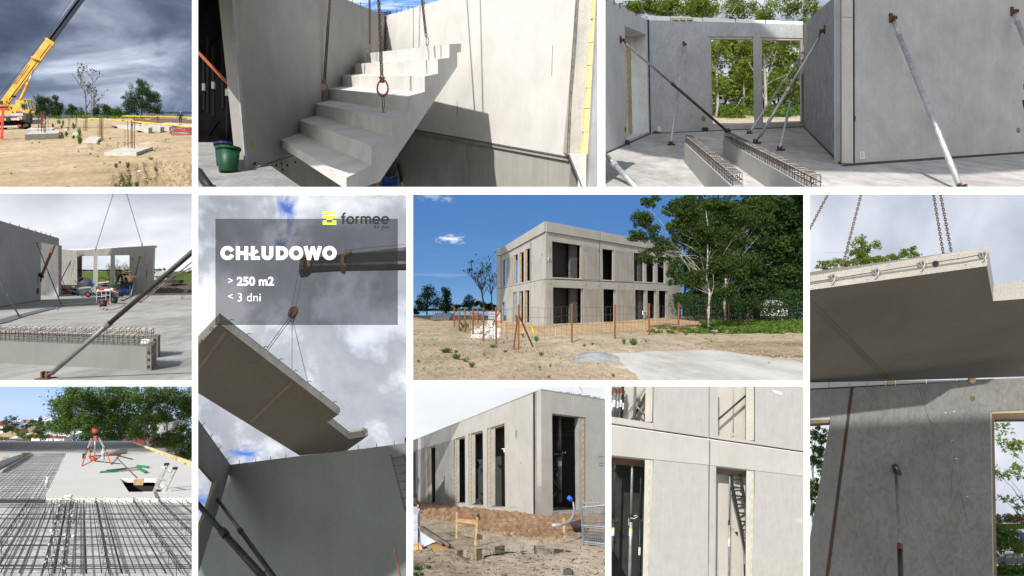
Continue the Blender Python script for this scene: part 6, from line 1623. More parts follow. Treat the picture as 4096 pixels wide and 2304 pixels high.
# ================================================================== stage: slab hoisted over the wall, caption overlay built as a board in front
S6=Stage(780,770,1.0591,1900,30,2600,(792,780,1626,2450))
def hoist_stage():
 S=S6
 msky=sky_mat('broken_cloud_sky',[(.30,(.80,.83,.88)),(.37,(.62,.66,.74)),(.43,(.38,.40,.45)),(.50,(.46,.48,.53)),(.55,(.68,.71,.75)),(.61,(.92,.94,.96)),(.80,(1.0,1.0,1.0))],(1.9,3.5),9,.58,.15,seed=17.3,stops2=[(.36,(.75,.77,.80)),(.6,(1.1,1.1,1.1))],scale2=(1.0,1.6),fac2=.9,puffs=((.43,.955,.055,.06,1.0,(.09,.19,.60)),(.40,.87,.035,.03,.9,(.12,.22,.58)),(.235,.365,.085,.022,1.0,(.10,.24,.72)),(.02,.25,.06,.03,1.0,(.12,.27,.74))))
 sky(S,52,msky,1560)
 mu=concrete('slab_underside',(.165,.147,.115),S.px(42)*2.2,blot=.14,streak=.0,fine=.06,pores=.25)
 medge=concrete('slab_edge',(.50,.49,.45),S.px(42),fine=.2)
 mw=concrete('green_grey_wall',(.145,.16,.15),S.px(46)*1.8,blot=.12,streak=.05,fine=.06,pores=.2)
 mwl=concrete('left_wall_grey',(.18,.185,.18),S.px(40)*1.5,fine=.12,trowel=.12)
 # --- the slab: a flat, slightly raked plate; depth from its own plane
 P0,P1,P2=S.at(92,490,34),S.at(10,757,37.5),S.at(652,918,46)
 W=Wall(S,P0,P1,P2-P0)
 t=thing('hoisted_slab','concrete floor slab hanging tilted from the crane, seen from below','slab',W.p(350,750))
 under=[(93,492),(543,838),(500,867),(583,931),(653,919),(572,976),(396,994),(-14,742),(-14,606)]
 up=Z*.55
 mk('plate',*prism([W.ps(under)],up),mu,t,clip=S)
 e0,e1=W.p(93,492),W.p(543,838)
 mk('long_edge',*prism([[e0,e1,e1+Z*.44+Vector((.1,.0,0)),e0+Z*.44+Vector((.1,0,0))]],S.fw*.02-Vector((0,.08,0))),medge,t)
 a,b_=W.p(500,867),W.p(583,931)
 mk('notch_edge',*prism([[a,b_,b_+Z*.5,a+Z*.5]],(0,-.03,0)),medge,t)
 a,b_=W.p(583,931),W.p(653,919)
 mk('nib_edge',*prism([[a,b_,b_+Z*.62,a+Z*.62]],(0,-.03,0)),concrete('nib_grey',(.33,.32,.29),S.px(42)),t)
 def strip(nm,pts,mat,off=.03):return mk(nm,*prism([W.ps(pts,off)],W.n*.01),mat,t,clip=S)
 mst=concrete('slab_joint',(.22,.19,.15),S.px(42),fine=.08)
 strip('joint_strip',[(114,520),(124,528),(18,668),(10,660)],mst);strip('joint_strip',[(364,712),(374,719),(214,868),(204,862)],mst);strip('joint_strip',[(548,938),(556,938),(500,982),(486,984)],mst)
 for x,y in((62,516),(30,562),(636,896),(540,826),(640,902)):
  p=W.p(x,y);r=S.px(p.y)*7
  mk('lifting_eye',*tubev([p+Vector((r*cos(q),0,r*sin(q)))for q in[2*pi*i/10 for i in range(11)]],r*.16,5),m_rebar,t)
 for i in range(8):
  f=(i+.5)/8;p=e0.lerp(e1,f)+Z*.46
  mk('rebar_stub',*tubev([p,p+Vector((.12,0,.16)),p+Vector((.3,0,.1))],.025,5),m_rebar,t)
  # --- crane boom, ropes, hook block, slings
 mb_=plain('far_boom',(.012,.012,.014),.5,var=.3,s=1.5);mby=plain('boom_ochre',(.20,.11,.02),.6,var=.3,s=.6);mst2=plain('boom_shine',(.08,.085,.09),.4,.3,var=.5,s=.8)
 d=44.0;q=S.px(d)
 c=thing('crane_boom','dark crane boom coming in from the right with ochre head','crane boom',S.at(415,268,d))
 def sl(nm,pts,th,mat,dz=0):return mk(nm,*prism([[S.at(x,y,d+dz)for x,y in pts]],S.fw*th),mat,c,clip=S)
 sl('boom_section',[(418,250),(560,234),(860,214),(860,264),(560,268),(424,276)],.8,mb_)
 sl('boom_section',[(440,246),(860,199),(860,218),(440,254)],.6,mst2,.1)
 sl('boom_underside',[(430,270),(860,257),(860,268),(430,277)],.5,mst2,-.06)
 sl('boom_head',[(398,252),(414,242),(436,246),(440,274),(426,286),(400,290),(393,276)],.9,mb_,-.1)
 sl('head_plate',[(418,246),(434,250),(436,278),(424,280)],.3,mby,-.2)
 sl('head_bracket',[(404,238),(446,226),(452,230),(410,246)],.3,mby,-.15)
 sl('collar',[(552,232),(592,218),(592,224),(562,240),(562,264),(572,272),(570,278),(556,272),(550,262)],.9,mby,-.25)
 for y in(256,264,272,282):sl('sheave',[(396,y),(408,y-3),(410,y+2),(398,y+5)],.2,mst2,-.3)
 mk('rope',*tubev([S.at(420,238,d),S.at(600,214,d),S.at(860,190,d)],q*.6,4),mb_,c,clip=S)
 for a,b2 in(((393,288),(366,432)),((405,290),(382,434))):mk('rope',*tubev([S.at(*a,d),S.at(*b2,d)],q*.75,5),mst2,c)
 h=thing('hook_block','reddish hook block hanging under the crane boom','hook block',S.at(370,478,d))
 mhr=plain('hook_red',(.20,.06,.04),.6,var=.4,s=.4)
 mk('block_body',*prism([[S.at(x,y,d-.2)for x,y in((362,432),(380,428),(390,438),(380,458),(368,466),(356,458))]],S.fw*.45),mhr,h)
 mk('block_cheek',*prism([[S.at(x,y,d-.3)for x,y in((356,440),(364,434),(366,452),(356,462),(350,456))]],S.fw*.3),mst2,h)
 mk('swivel',*tubev([S.at(368,462,d),S.at(366,474,d)],q*4,8),mhr,h)
 n=12;mk('hook',*tubev([S.at(367+8*cos(z),478+9*sin(z),d)for z in[-1.8+4.6*i/n for i in range(n+1)]],q*2.4,6),mhr,h)
 mch=plain('sling_dark',(.03,.028,.026),.6,.3,var=.4,s=.3)
 for lb,a,b2,dd in(('left sling pair leg running to the slab edge',(358,470),(257,608),37.5),('second left sling close beside the first',(364,476),(264,612),38),('middle sling hanging straight down to the slab edge',(367,486),(366,690),40.5),('right sling slanting to the far slab end',(371,488),(431,740),42)):
  chain(S,lb,S.at(a[0],a[1],d),S.at(b2[0],b2[1],dd),S.px(40)*5.4,mch,'slings of the hoisted slab',joined=True,width=.9)
  # --- walls below
 A,B=S.at(133,1028,46),S.at(800,945,40)
 WW=Wall(S,A,B)
 w=thing('precast_wall','large green grey wall under the hoisted slab','wall',WW.p(400,1400),'walls under the hoisted slab')
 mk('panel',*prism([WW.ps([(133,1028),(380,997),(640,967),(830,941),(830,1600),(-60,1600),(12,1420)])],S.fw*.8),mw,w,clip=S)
 mk('joint',*prism([WW.ps([(128,1028),(135,1028),(16,1425),(-20,1560),(-30,1560),(8,1420)],.03)],WW.n*.02),m_black,w,clip=S)
 for x in(167,229,285,343,407,477,545,616,685,752):
  y=1028-(x-133)*.124;p=WW.p(x,y);bar('starter_bar',p-Z*.1,S.at(x+1,y-13,p.y),.022,m_rebar,w)
 for k in range(3):
  mk('bar_bunch',*tubev([S.at(794+k*4,944,39.9),S.at(795+k*4,926,39.9)],.05,5),m_rebar,w)
 A2,B2=S.at(-20,812,37),S.at(133,1026,46)
 WL_=Wall(S,A2,B2)
 w=thing('precast_wall','left wall corner with window opening and yellow foam strip','wall',WL_.p(40,1000),'walls under the hoisted slab')
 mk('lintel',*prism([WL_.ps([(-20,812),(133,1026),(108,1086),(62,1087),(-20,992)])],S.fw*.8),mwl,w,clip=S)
 mk('lintel_underside',*prism([WL_.ps([(-20,992),(62,1087),(58,1094),(-20,1006)],.04)],WL_.n*.02),plain('lintel_shade',(.10,.08,.055),.9),w,clip=S)
 mk('jamb',*prism([WL_.ps([(66,1087),(110,1085),(128,1040),(118,1080),(8,1425),(-30,1425)])],S.fw*.5),mwl,w,clip=S)
 mk('foam_strip',*prism([WL_.ps([(66,1092),(78,1092),(4,1290),(-10,1300)],.06)],WL_.n*.02),plain('foam_ochre',(.36,.30,.14),.9,var=.3,s=.3),w,clip=S)
 for x,y in((26,884),(58,926),(88,972),(120,1014)):
  p=WL_.p(x,y);bar('starter_bar',p,S.at(x+10,y-15,p.y),.022,m_rebar,w)
  # --- props, ladder, bar
 mdk=plain('hoist_prop_dark',(.02,.02,.022),.4,.3,var=.4,s=.4,spec=.5);mgy=plain('hoist_prop_grey',(.085,.085,.085),.5,.4,var=.3,s=.4,spec=.5)
 prop(S,'thick black prop crossing the lower left corner',S.at(-60,1098,34),S.at(300,1500,30),S.px(32)*10,mdk,mdk,.5,'props under the hoisted slab',head=False,foot=False,clipit=True)
 prop(S,'thinner prop from the left wall corner down to the floor',S.at(78,1148,43),S.at(340,1510,33),S.px(38)*6.5,mdk,mgy,.42,'props under the hoisted slab',foot=False,clipit=True,mh=mdk)
 tag(mk('steel_tube',*tubev([S.at(272,1424,33),S.at(240,1470,32)],S.px(33)*4,8),mgy,clip=S),'short grey tube crossing the foot of the thinner prop','tube')
 ladder(S,'ladder standing at the right edge against the wall',S.at(796,1206,38),S.at(740,992,40.2),S.at(850,1200,37.4),S.at(786,986,39.8),7,S.px(39)*2.4,mgy)
 tag(mk('rusty_bar',*tubev([S.at(754,1349,37.5),S.at(776,1460,36)],S.px(37)*4.5,8),m_rust,clip=S),'rusty bar leaning on the wall at the lower right','bar')
 shade_cloud('unseen white puff added above the hoisted slab to shade the wall under it',(-15.0,43,-17.0),60,11.4,3,6.0,8.2)  # sun blocker added out of view, sized to cover the wall
 # --- the picture's caption overlay, built as a tinted board with raised letters
 D=32.4;q=.3381/F*D
 def at(x,y,dz=0.0):return uv3(860+.3381*x,830+.3381*y,D+dz)
 m,nt,nd,lk=new_mat('overlay_tint')
 tr_=nd.new('ShaderNodeBsdfTransparent');tr_.inputs[0].default_value=(.60,.60,.615,1);gl=nd.new('ShaderNodeBsdfDiffuse');gl.inputs[0].default_value=(.10,.10,.10,1)
 mx=nd.new('ShaderNodeMixShader');mx.inputs[0].default_value=.10;oo=nd.new('ShaderNodeOutputMaterial')
 lk.new(tr_.outputs[0],mx.inputs[1]);lk.new(gl.outputs[0],mx.inputs[2]);lk.new(mx.outputs[0],oo.inputs[0])
 bd=tag(mk('overlay_board',*prism([[at(5,133),at(2163,133),at(2163,1390),at(5,1390)]],(0,.0,0.0)if False else(0,.004,0)),m),'tinted board standing for the caption overlay, with white place name and company sign','sign')
 mwh=plain('letter_white',(.88,.88,.88),.6,var=.0);mlm=plain('logo_lime',(.72,.95,.045),.6,var=.0);mbk=plain('letter_black',(.006,.006,.006),.6,var=0)
 def letter(ch,strokes,mat,w,z=-.02):
  mb=MB()
  for i,st in enumerate(strokes):
   wd=w
   if isinstance(st,tuple):st,wd=st
   V,Fa=[],[];n=len(st);P=[Vector((x,y))for x,y in st];closed=(P[0]-P[-1]).length<.5 and n>3
   for j in range(n):
    a=P[j-1]if j else(P[-2]if closed else P[0]);b=P[j+1]if j<n-1 else(P[1]if closed else P[-1])
    t=(b-a).normalized();nn=Vector((-t.y,t.x));k=1.0
    if 0<j<n-1 or closed:
     t1=(P[j]-a).normalized();k=1/max(.6,abs(t1.dot(t)))
    L,R_=P[j]+nn*wd/2*k,P[j]-nn*wd/2*k
    dz=z-.0006*i
    V+=[at(L.x,L.y,dz),at(R_.x,R_.y,dz),at(R_.x,R_.y,dz+.012),at(L.x,L.y,dz+.012)]
   for j in range(n-1):
    for e in range(4):Fa.append((j*4+e,j*4+(e+1)%4,j*4+4+(e+1)%4,j*4+4+e))
   Fa+=[(0,1,2,3),((n-1)*4+3,(n-1)*4+2,(n-1)*4+1,(n-1)*4)]
   mb.add((V,Fa))
  o=mb.mk('letter',mat,bd);return o
 def arc(cx,cy,rx,a0,a1,ry=None,n=26):
  ry=ry or rx
  return[(cx+rx*cos(radians(a0+(a1-a0)*i/n)),cy+ry*sin(radians(a0+(a1-a0)*i/n)))for i in range(n+1)]
 w=46
 letter('C',[arc(148,538,60,22,338)],mwh,w)
 letter('H',[[(271,458),(271,620)],[(369,458),(369,620)],([(280,539),(360,539)],42)],mwh,w)
 letter('L',[[(448,458),(448,618)],([(448,598),(531,598)],42),([(402,560),(508,513)],34)],mwh,w)
 letter('U',[[(575,458),(575,560)]+arc(620,560,45,180,0,38)[1:-1]+[(666,560),(666,458)]],mwh,w)
 letter('D',[[(744,458),(744,620)],[(740,480),(786,480)]+arc(786,538,57,-90,90)[1:-1]+[(786,597),(740,597)]],mwh,w)
 letter('O',[arc(960,538,60,0,360,n=36)],mwh,w)
 letter('W',[([(1070,458),(1114,618)],44),([(1112,618),(1157,462)],40),([(1157,462),(1200,618)],40),([(1198,618),(1243,458)],44)],mwh,w)
 letter('O',[arc(1355,538,60,0,360,n=36)],mwh,w)
 # second and third lines
 for body,x,y,sz,off,sx in(('>',150,905,118,.0,1.0),('250 m2',258,920,140,.017,1.03),('<',150,1092,118,.0,1.0),('3 dni',258,1110,142,-.004,1.02)):
  text('lettering',body,at(x,y,-.02),q*sz,mwh,bd,.004,off,sx)
  # company sign
 for pts in(((1275,48),(1434,48),(1434,73),(1275,73)),((1275,96),(1434,96),(1434,120),(1388,120),(1388,144),(1320,144),(1320,120),(1275,120)),((1275,155),(1320,155),(1320,180),(1388,180),(1388,155),(1434,155),(1434,203),(1275,203))):
  mk('logo_bar',*prism([[at(x,y,-.03)for x,y in pts]],(0,.02,0)),mlm,bd)
 w=23
 letter('f',[[(1516,193),(1516,92)]+arc(1540,92,24,180,262)[1:]+[(1546,69)],[(1490,113),(1545,113)]],mbk,w,-.03)
 letter('o',[arc(1601,149,38,0,360,n=30)],mbk,w,-.03)
 letter('r',[[(1672,193),(1672,105)],[(1672,113),(1708,113)]],mbk,w,-.03)
 letter('m',[[(1732,193),(1732,104)],[(1732,140)]+arc(1759,137,27,180,360)[1:]+[(1786,193)],[(1786,140)]+arc(1812,137,26,180,360)[1:]+[(1838,193)]],mbk,w,-.03)
 for cx in(1909,2013):letter('e',[arc(cx,149,39,42,360),[(cx-38,149),(cx+46,149)]],mbk,w,-.03)
 text('lettering','for you.',at(1876,247,-.03),q*62,mbk,bd,.004,.002,1.03)
hoist_stage()
# ================================================================== stage: corner of the ground floor walls over wet sand
S7=Stage(1640,1530,.5341,780,10,1449,(1652,1545,2421,2450))
def corner_stage():
 S=S7
 sky(S,66,sky_mat('white_overcast',[(.30,(.70,.73,.77)),(.48,(.82,.85,.88)),(.62,(.92,.94,.96))],(1.1,1.3),5,.5,.4,seed=4.4),930)
 p=S.px(30)
 m1=concrete('corner_side',(.44,.435,.405),p,blot=.10,streak=.04,fine=.06,pores=.2)
 m2=concrete('corner_front',(.43,.425,.395),p,blot=.13,streak=.05,fine=.08,pores=.25)
 m3=concrete('corner_damp',(.30,.297,.283),p*.8,blot=.18,streak=.22,fine=.08,pores=.2)
 mi=plain('corner_inside',(.055,.06,.055),.95,var=.3,s=1.0);min2=concrete('inner_wall_shade',(.06,.068,.063),p*.6,trowel=.2)  # inner colours darkened to imitate the shade inside the openings
 mfo=plain('foam_edge',(.44,.37,.22),.9,var=.3,s=.15);mre=plain('reveal_grey',(.36,.355,.33),.9,var=.12,s=.6)
 mst=plain('corner_steel',(.14,.15,.15),.5,.4,var=.35,s=.3,spec=.5)
 dc,dl=28.0,58.0
 C0=S.at(985,1020,dc);L0=S.at(-20,902,dl);R0=S.at(1500,992,32.4)
 WL,WR=Wall(S,L0,C0),Wall(S,C0,R0)
 b=thing('concrete_building','ground floor corner of precast walls with tall openings','building',C0)
 TH=.55;vL,vR=(R0-C0).normalized(),(L0-C0).normalized()
 H=[[(576,346),(708,305),(713,938),(576,934)],[(437,388),(545,357),(549,927),(438,917)],[(328,424),(411,399),(414,905),(330,906)],[(126,486),(190,468),(190,909),(132,908)],[(-12,524),(42,512),(42,872),(-12,867)]]
 mk('side_wall',*prism([WL.ps([(-20,453),(930,76),(930,1012),(-20,903)])]+[WL.ps(h)for h in H],vL*TH),m1,b)
 mk('corner_strip',*prism([WL.ps([(934,74),(980,51),(984.5,1019),(936,1013)])],vL*TH),m3,b)
 mk('corner_joint',*prism([WL.ps([(926,75),(936,72),(938,1014),(928,1012)],.03)],vL*.06),m_black,b)
 mk('foil_strip',*prism([WL.ps([(932,900),(935,900),(938,1020),(935,1020)],.05)],vL*.02),plain('foil_blue',(.05,.12,.2),.5),b)
 HR=[[(1064,230),(1318,262),(1316,956),(1070,968)]]
 mk('front_wall',*prism([WR.ps([(982,50),(1500,134),(1500,992),(986,1020)])]+[WR.ps(h)for h in HR],vR*TH),m2,b)
 mk('wall_cap',*prism([WL.ps([(-20,450),(982,47),(982,51),(-20,454)],.02)],vL*.6),m1,b)
 mk('wall_cap',*prism([WR.ps([(982,47),(1500,131),(1500,135),(982,51)],.02)],vR*.6),m1,b)
 for pts in([(44,505),(112,486),(122,905),(42,896)],[(192,466),(300,434),(330,428),(328,935),(192,908)]):mk('damp_panel',*prism([WL.ps(pts,.015)],vL*.02),m3,b)
 for x0,x1,y0,y1 in((111,113,402,486),(299,301,330,434)):mk('panel_joint',*prism([WL.ps([(x0,y0),(x1,y0),(x1,y1),(x0,y1)],.02)],vL*.02),m3,b)
 mk('stain',*prism([WL.ps([(792,352),(804,360),(802,420),(792,422),(788,390)],.012)],vL*.01),m3,b)
 mk('mark',*tubev(WL.ps([(752,934),(780,930),(814,938)],.012),.012,4),m3,b)
 for y in(552,600,618):mk('mark',*tubev(WR.ps([(1408+(y%5),y),(1452,y+2)],.012),.016,4),m3,b)
 for pts in([(1062,972),(1120,962),(1100,1004),(1064,1010)],):mk('stain',*prism([WR.ps(pts,.012)],vR*.01),m3,b)
 # reveals with their foam strips
 for h in H:
  x0,y0=h[0];x3,y3=h[3];w=(h[1][0]-x0)
  mk('reveal',*prism([WL.ps([(x0,y0),(x0+w*.40,y0-w*.13),(x3+w*.40,y3-12),(x3,y3)],-.06)],vL*.04),mre,b)
  V=[];n=16
  for i in range(n):
   f0,f1=i/n,(i+.94)/n
   xa=x0+w*.12+rng.uniform(-1,1)*1.5;ya=y0-w*.04
   mk('foam_block',*prism([WL.ps([(xa,ya+(y3-ya)*f0),(xa+w*.075+rng.uniform(-1,1),ya+(y3-ya)*f0),(xa+w*.07,ya+(y3-ya)*f1),(xa,ya+(y3-ya)*f1)],.0)],vL*.1),mfo,b)
  mk('lintel_soffit',*prism([WL.ps([h[0],h[1],(h[1][0],h[1][1]+14),(h[0][0]+16,h[0][1]+8)],-.05)],vL*.4),plain('soffit_timber',(.22,.17,.12),.9),b)
  mk('sill',*prism([WL.ps([(h[3][0],h[3][1]-6),(h[2][0],h[2][1]-6),(h[2][0],h[2][1]+1),(h[3][0],h[3][1]+1)],.01)],vL*.5),mre,b)
 h=HR[0]
 mk('reveal',*prism([WR.ps([(1270,262),(1318,264),(1316,956),(1276,966)],-.06)],vR*.45),mre,b)
 for i in range(14):
  y=268+i*46;mk('foam_block',*prism([WR.ps([(1296+rng.uniform(-2,2),y),(1306,y),(1308,y+43),(1298+rng.uniform(-2,2),y+43)],.0)],vR*.1),mfo,b)
 mk('sill',*prism([WR.ps([(1070,962),(1316,952),(1316,960),(1070,970)],.01)],vR*.5),mre,b)
 # inside: floor, back walls, roof formwork
 eL=(C0-L0);
 def iw(nm,pts,mat):mk(nm,*prism([[S.at(x,y,d)for x,y,d in pts]],S.fw*.1),mat,b)
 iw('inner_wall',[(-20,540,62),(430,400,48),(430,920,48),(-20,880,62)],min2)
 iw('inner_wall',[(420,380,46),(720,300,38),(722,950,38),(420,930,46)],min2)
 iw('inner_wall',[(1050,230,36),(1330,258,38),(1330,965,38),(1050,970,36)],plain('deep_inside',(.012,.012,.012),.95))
 mk('roof_slab',*prism([[WL.p(-20,470,-.7),WL.p(925,110,-.7),S.at(1000,90,29),S.at(1490,165,33),S.at(1490,260,44),S.at(700,300,44),S.at(-20,500,64)]],(0,0,-.25)),mi,b)
 for i in range(5):bar('formwork_beam',S.at(1060,250+i*34,32+i*.6),S.at(1300,275+i*30,33+i*.6),.06,plain('form_timber',(.06,.04,.02),.9),b)
 mk('formwork_light',*prism([WR.ps([(1112,432),(1164,434),(1164,446),(1112,444)],-1.2)],vR*.1),plain('form_ochre',(.45,.28,.08),.8),b)
 g='steel props inside the corner building'
 def post(x,y0,y1,dz,r,lb,W=WR):
  t=thing('floor_prop',lb,'prop',W.p(x,y1,-dz),g)
  a,c=W.p(x,y1,-dz),W.p(x-2,y0,-dz);m=a.lerp(c,.55)
  mk('outer_tube',*tubev([a,m],r,10),mst,t,smooth=True);mk('inner_tube',*tubev([m,c],r*.78,10),mst,t,smooth=True)
  mk('collar',*tubev([m-Z*r*1.6,m+Z*r*1.6],r*1.6,10),m_black,t)
  mk('collar_handle',*tubev([m+Vector((-r*3,-r,0)),m+Vector((r*3,-r,r))],r*.35,5),mst,t)
  mk('sticker',*tubev([m-Z*r*6,m-Z*r*3.4],r*1.04,10),plain('sticker_white',(.5,.5,.44),.6),t)
 for i,(x,y0,y1,dz,r,lb)in enumerate([(1112,340,930,1.6,.07,'left prop in the front opening'),(1122,450,925,2.2,.085,'thicker prop just right of the left prop in the front opening'),(1170,530,915,2.6,.06,'middle slim prop in the front opening'),(1242,262,930,1.0,.10,'thick near prop at the right of the front opening'),(1262,470,950,1.3,.06,'slim prop against the right jamb of the front opening'),(1216,450,890,3.0,.05,'faint far prop in the front opening')]):post(x,y0,y1,dz,r,lb)
 for i,(x,y0,y1,lb)in enumerate([(404,426,880,'prop seen in the third side opening')]):post(x,y0,y1,.9,.10,lb,WL)
 def brc(lb,W,a,c,o,r,mat=mst):tag(mk('brace_tube',*tubev([W.p(a[0],a[1],-o),W.p(c[0],c[1],-o)],r,8),mat),lb,'brace','thin braces inside the corner building')
 brc('dark diagonal brace across the front opening',WR,(1068,628),(1226,840),.8,.07,m_black)
 brc('pale tube leaning at the left of the front opening',WR,(1070,775),(1130,962),.7,.045)
 brc('short tripod leg in the middle of the front opening',WR,(1124,790),(1156,950),1.2,.04)
 brc('tripod leg leaning left in the front opening',WR,(1240,860),(1172,950),1.2,.04)
 brc('thin cross strut low in the front opening',WR,(1130,850),(1230,870),1.8,.03)
 brc('prop slanting across the first side opening',WL,(656,432),(708,620),.8,.06)
 brc('tripod leg low in the first side opening, left',WL,(634,806),(646,930),.9,.05)
 brc('tripod leg low in the first side opening, right',WL,(710,850),(656,932),.9,.05)
 brc('short leg between the tripod legs of the first opening',WL,(636,806),(672,872),.9,.05)
 brc('brace high in the third side opening',WL,(370,572),(412,622),.8,.05)
 brc('brace low in the third side opening',WL,(372,756),(412,792),.8,.05)
 brc('pale leg at the bottom of the third opening',WL,(372,806),(410,900),.8,.05)
 brc('brace end in the narrow fourth opening',WL,(150,580),(190,614),.5,.05,m_black)
 brc('brace in the opening at the left edge',WL,(16,640),(42,686),.6,.06)
 for x,y,lb in((519,510,'white light box seen in the second side opening'),(648,516,'white light box seen in the first side opening')):
  o=mk('light_box',*boxv(WL.p(x-9,y+12,-.5),WL.p(x+9,y+12,-.5)-WL.p(x-9,y+12,-.5),(0,.05,0),Z*S.px(38)*24),m_white);tag(o,lb,'light box')
  mk('bracket',*tubev([WL.p(x-20,y-12,-.5),WL.p(x+8,y-12,-.5)],.03,5),m_white,o)
 tag(mk('grey_crate',*boxv(WL.p(528,920,-.2),WL.p(546,922,-.2)-WL.p(528,920,-.2),(0,.2,0),Z*.35),plain('crate_grey',(.3,.35,.38),.7)),'small grey crate on the sill of the second opening','crate')
 # rebar mesh on the roof
 t=thing('roof_rebar','rebar mesh lying on the roof edge, top right','rebar',WR.p(1330,108))
 for i in range(16):
  x=1196+i*17;yy=84+(x-1196)*.16
  bar('rebar',WR.p(x,yy+4,-.4-(i%3)*.3),WR.p(x+60,yy+12-(i%4)*5,-.8),.018,m_black,t)
  bar('rebar',WR.p(x,yy+2,-.5),WR.p(x+10,yy-7+(i%3)*3,-.7),.016,m_rebar,t)
 for pts in([(1306,90),(1312,50),(1322,28),(1342,40),(1360,70),(1364,96)],[(1432,36),(1440,20),(1448,10)]):mk('bent_wire',*tubev(WR.ps(pts,-.6),.02,5),plain('wire_grey',(.42,.43,.45),.6),t,clip=S)
 # ---------------- ground
 mgr=ground_mat('wet_sand',(.33,.255,.175),(.44,.35,.25),(.54,.45,.335),.055,dark=(.14,.105,.08),stones=.3,sq=(1,.4,1),bstr=.8,rough=.8)
 def lift(x,y):
  n=fbm(x,y*2.5,150,4,3.0)*9+fbm(x,y*2.5,30,3,7.0)*4
  for px,py,rx,ry in((880,1240,400,42),(560,1262,190,46),(450,1292,120,40),(470,1150,130,22)):
   n-=16*math.exp(-(((x-px)/rx)**2+((y-py)/ry)**2)**2)
  return n
 sheet(S,'sand_ground',-20,1500,890,1462,130,110,lift,mgr,power=1.3)
 mdirt=ground_mat('orange_dirt',(.28,.165,.085),(.38,.235,.13),(.46,.30,.18),.045,stones=.3,bstr=1.2)
 def bank(x,y):
  f=np.interp(x,[-20,320,700,1000,1240,1500],[918,945,985,1022,1010,990]);g_=np.interp(x,[-20,320,600,900,1150,1300,1500],[1010,1052,1130,1190,1190,1100,1060])
  t=(y-f)/(g_-f)
  s=max(0,1-t)**.8 if t>0 else 1
  top_=(g_-f)*.16
  return s*top_*(1+.6*fbm(x,y*2,70,4,5.0))+(fbm(x,y*2,34,5,2.0)*26 if-.2<t<1.05 else 0)-(10*min(1,max(0,(t-.96)/.1)))-2
 sheet(S,'dirt_bank',-20,1500,905,1215,190,84,bank,mdirt)
 m,nt,nd,lk=new_mat('muddy_water');wt=finish(m,nd,lk,(.24,.185,.11),.06,spec=.6)
 for i,pts in enumerate(([(700,1212),(860,1206),(1060,1236),(1280,1262),(1240,1300),(1010,1304),(880,1282),(760,1260),(600,1250),(480,1248)],[(300,1256),(560,1236),(640,1252),(720,1262),(560,1290),(540,1330),(470,1328),(360,1280)],[(420,1118),(520,1130),(604,1158),(560,1176),(480,1160),(400,1140)],[(210,1082),(330,1074),(330,1092),(240,1092)])):
  kind(mk('puddle',*prism([[S.g(x,y)+Z*S.px(S.gd(y))*-5.5 for x,y in pts]],(0,0,-.01)),wt),'structure')
 litter(S,'pebbles',10,1480,1060,1455,700,3.6,plain('mud_bits',(.11,.075,.05),.95,var=.4,s=.2),elong=2.2)
 litter(S,'clods',20,1300,950,1200,700,9,mdirt,test=lambda x,y:y<np.interp(x,[0,600,1150,1300],[1020,1140,1200,1120]))
 litter(S,'twigs',20,1470,1240,1455,200,6,plain('twig_dark',(.05,.035,.025),.95,var=.4,s=.1),elong=5,flat=.2)
 tag(mk('stone',*lathev(S.g(1184,1438),[(.05,0),(.09,.02),(.09,.06),(.04,.10)],7),plain('stone_dark',(.07,.065,.06),.9)),'single dark stone near the lower right edge','stone')
 # black foil along the wall foot
 V,Fa=[],[];pts=[(100,914),(320,938),(560,968),(760,996),(930,1014),(990,1036),(1060,1026),(1160,1016),(1280,1000),(1460,992)]
 n=0
 for(x0,y0),(x1,y1)in zip(pts,pts[1:]):
  for i in range(8):
   f=i/8;x,y=x0+(x1-x0)*f,y0+(y1-y0)*f;W=WL if x<985 else WR;dd=W.p(x,y-10).y-.12
   V+=[S.at(x,y-8+rng.uniform(-3,3),dd),S.at(x,y+rng.uniform(-2,2),dd-.1),S.at(x,y+9+rng.uniform(-4,5),dd-.22)]
 for i in range(len(V)//3-1):
  for k in range(2):Fa.append((i*3+k,i*3+3+k,i*3+4+k,i*3+1+k))
 tag(mk('black_foil',V,Fa,plain('foil_black',(.012,.013,.016),.35,var=.4,s=.2,spec=.5)),'crumpled black foil along the foot of the corner walls','foil')
 # ---------------- things in front
 mt=plain('peg_timber',(.42,.30,.16),.8,var=.25,s=.2);mtd=plain('board_grey',(.16,.135,.105),.85,var=.4,s=.25);mtw=plain('board_orange',(.42,.25,.11),.8,var=.25,s=.3)
 t=thing('profile_board','batter board of two timber pegs with a cross rail','batter board',S.g(420,1200))
 def peg(x0,y0,x1,y1,w):P=S.g(x1,y1);q=S.px(P.y);return mk('peg',*boxv(P-Vector((q*w/2,0,0)),(q*w,0,0),(0,q*w,0),S.at(x0,y0,P.y)-P),mt,t)
 peg(350,974,348,1170,14);peg(504,992,488,1222,16)
 mk('rail',*boxv(S.at(342,1018,13.6),S.at(508,1040,12.6)-S.at(342,1018,13.6),(0,.06,0),Z*-.075),mt,t)
 mk('string',*tubev([S.at(352,1014,13.5),S.at(430,1016,13),S.at(500,1028,12.5)],.006,4),m_red,t)
 tag(mk('work_glove',*prism([[S.at(x,y,12.2)for x,y in((498,994),(514,990),(524,1012),(526,1032),(516,1034),(508,1010),(496,1004))]],(0,.06,0)),plain('glove_dark',(.02,.04,.04),.8)),'dark work glove hung over the taller peg','glove')
 P=S.g(1153,1132);q=S.px(P.y);tag(mk('timber_peg',*boxv(P-Vector((q*8,0,0)),(q*17,0,0),(0,q*12,0),S.at(1150,1017,P.y)-P),mt),'single timber peg by the building corner','peg')
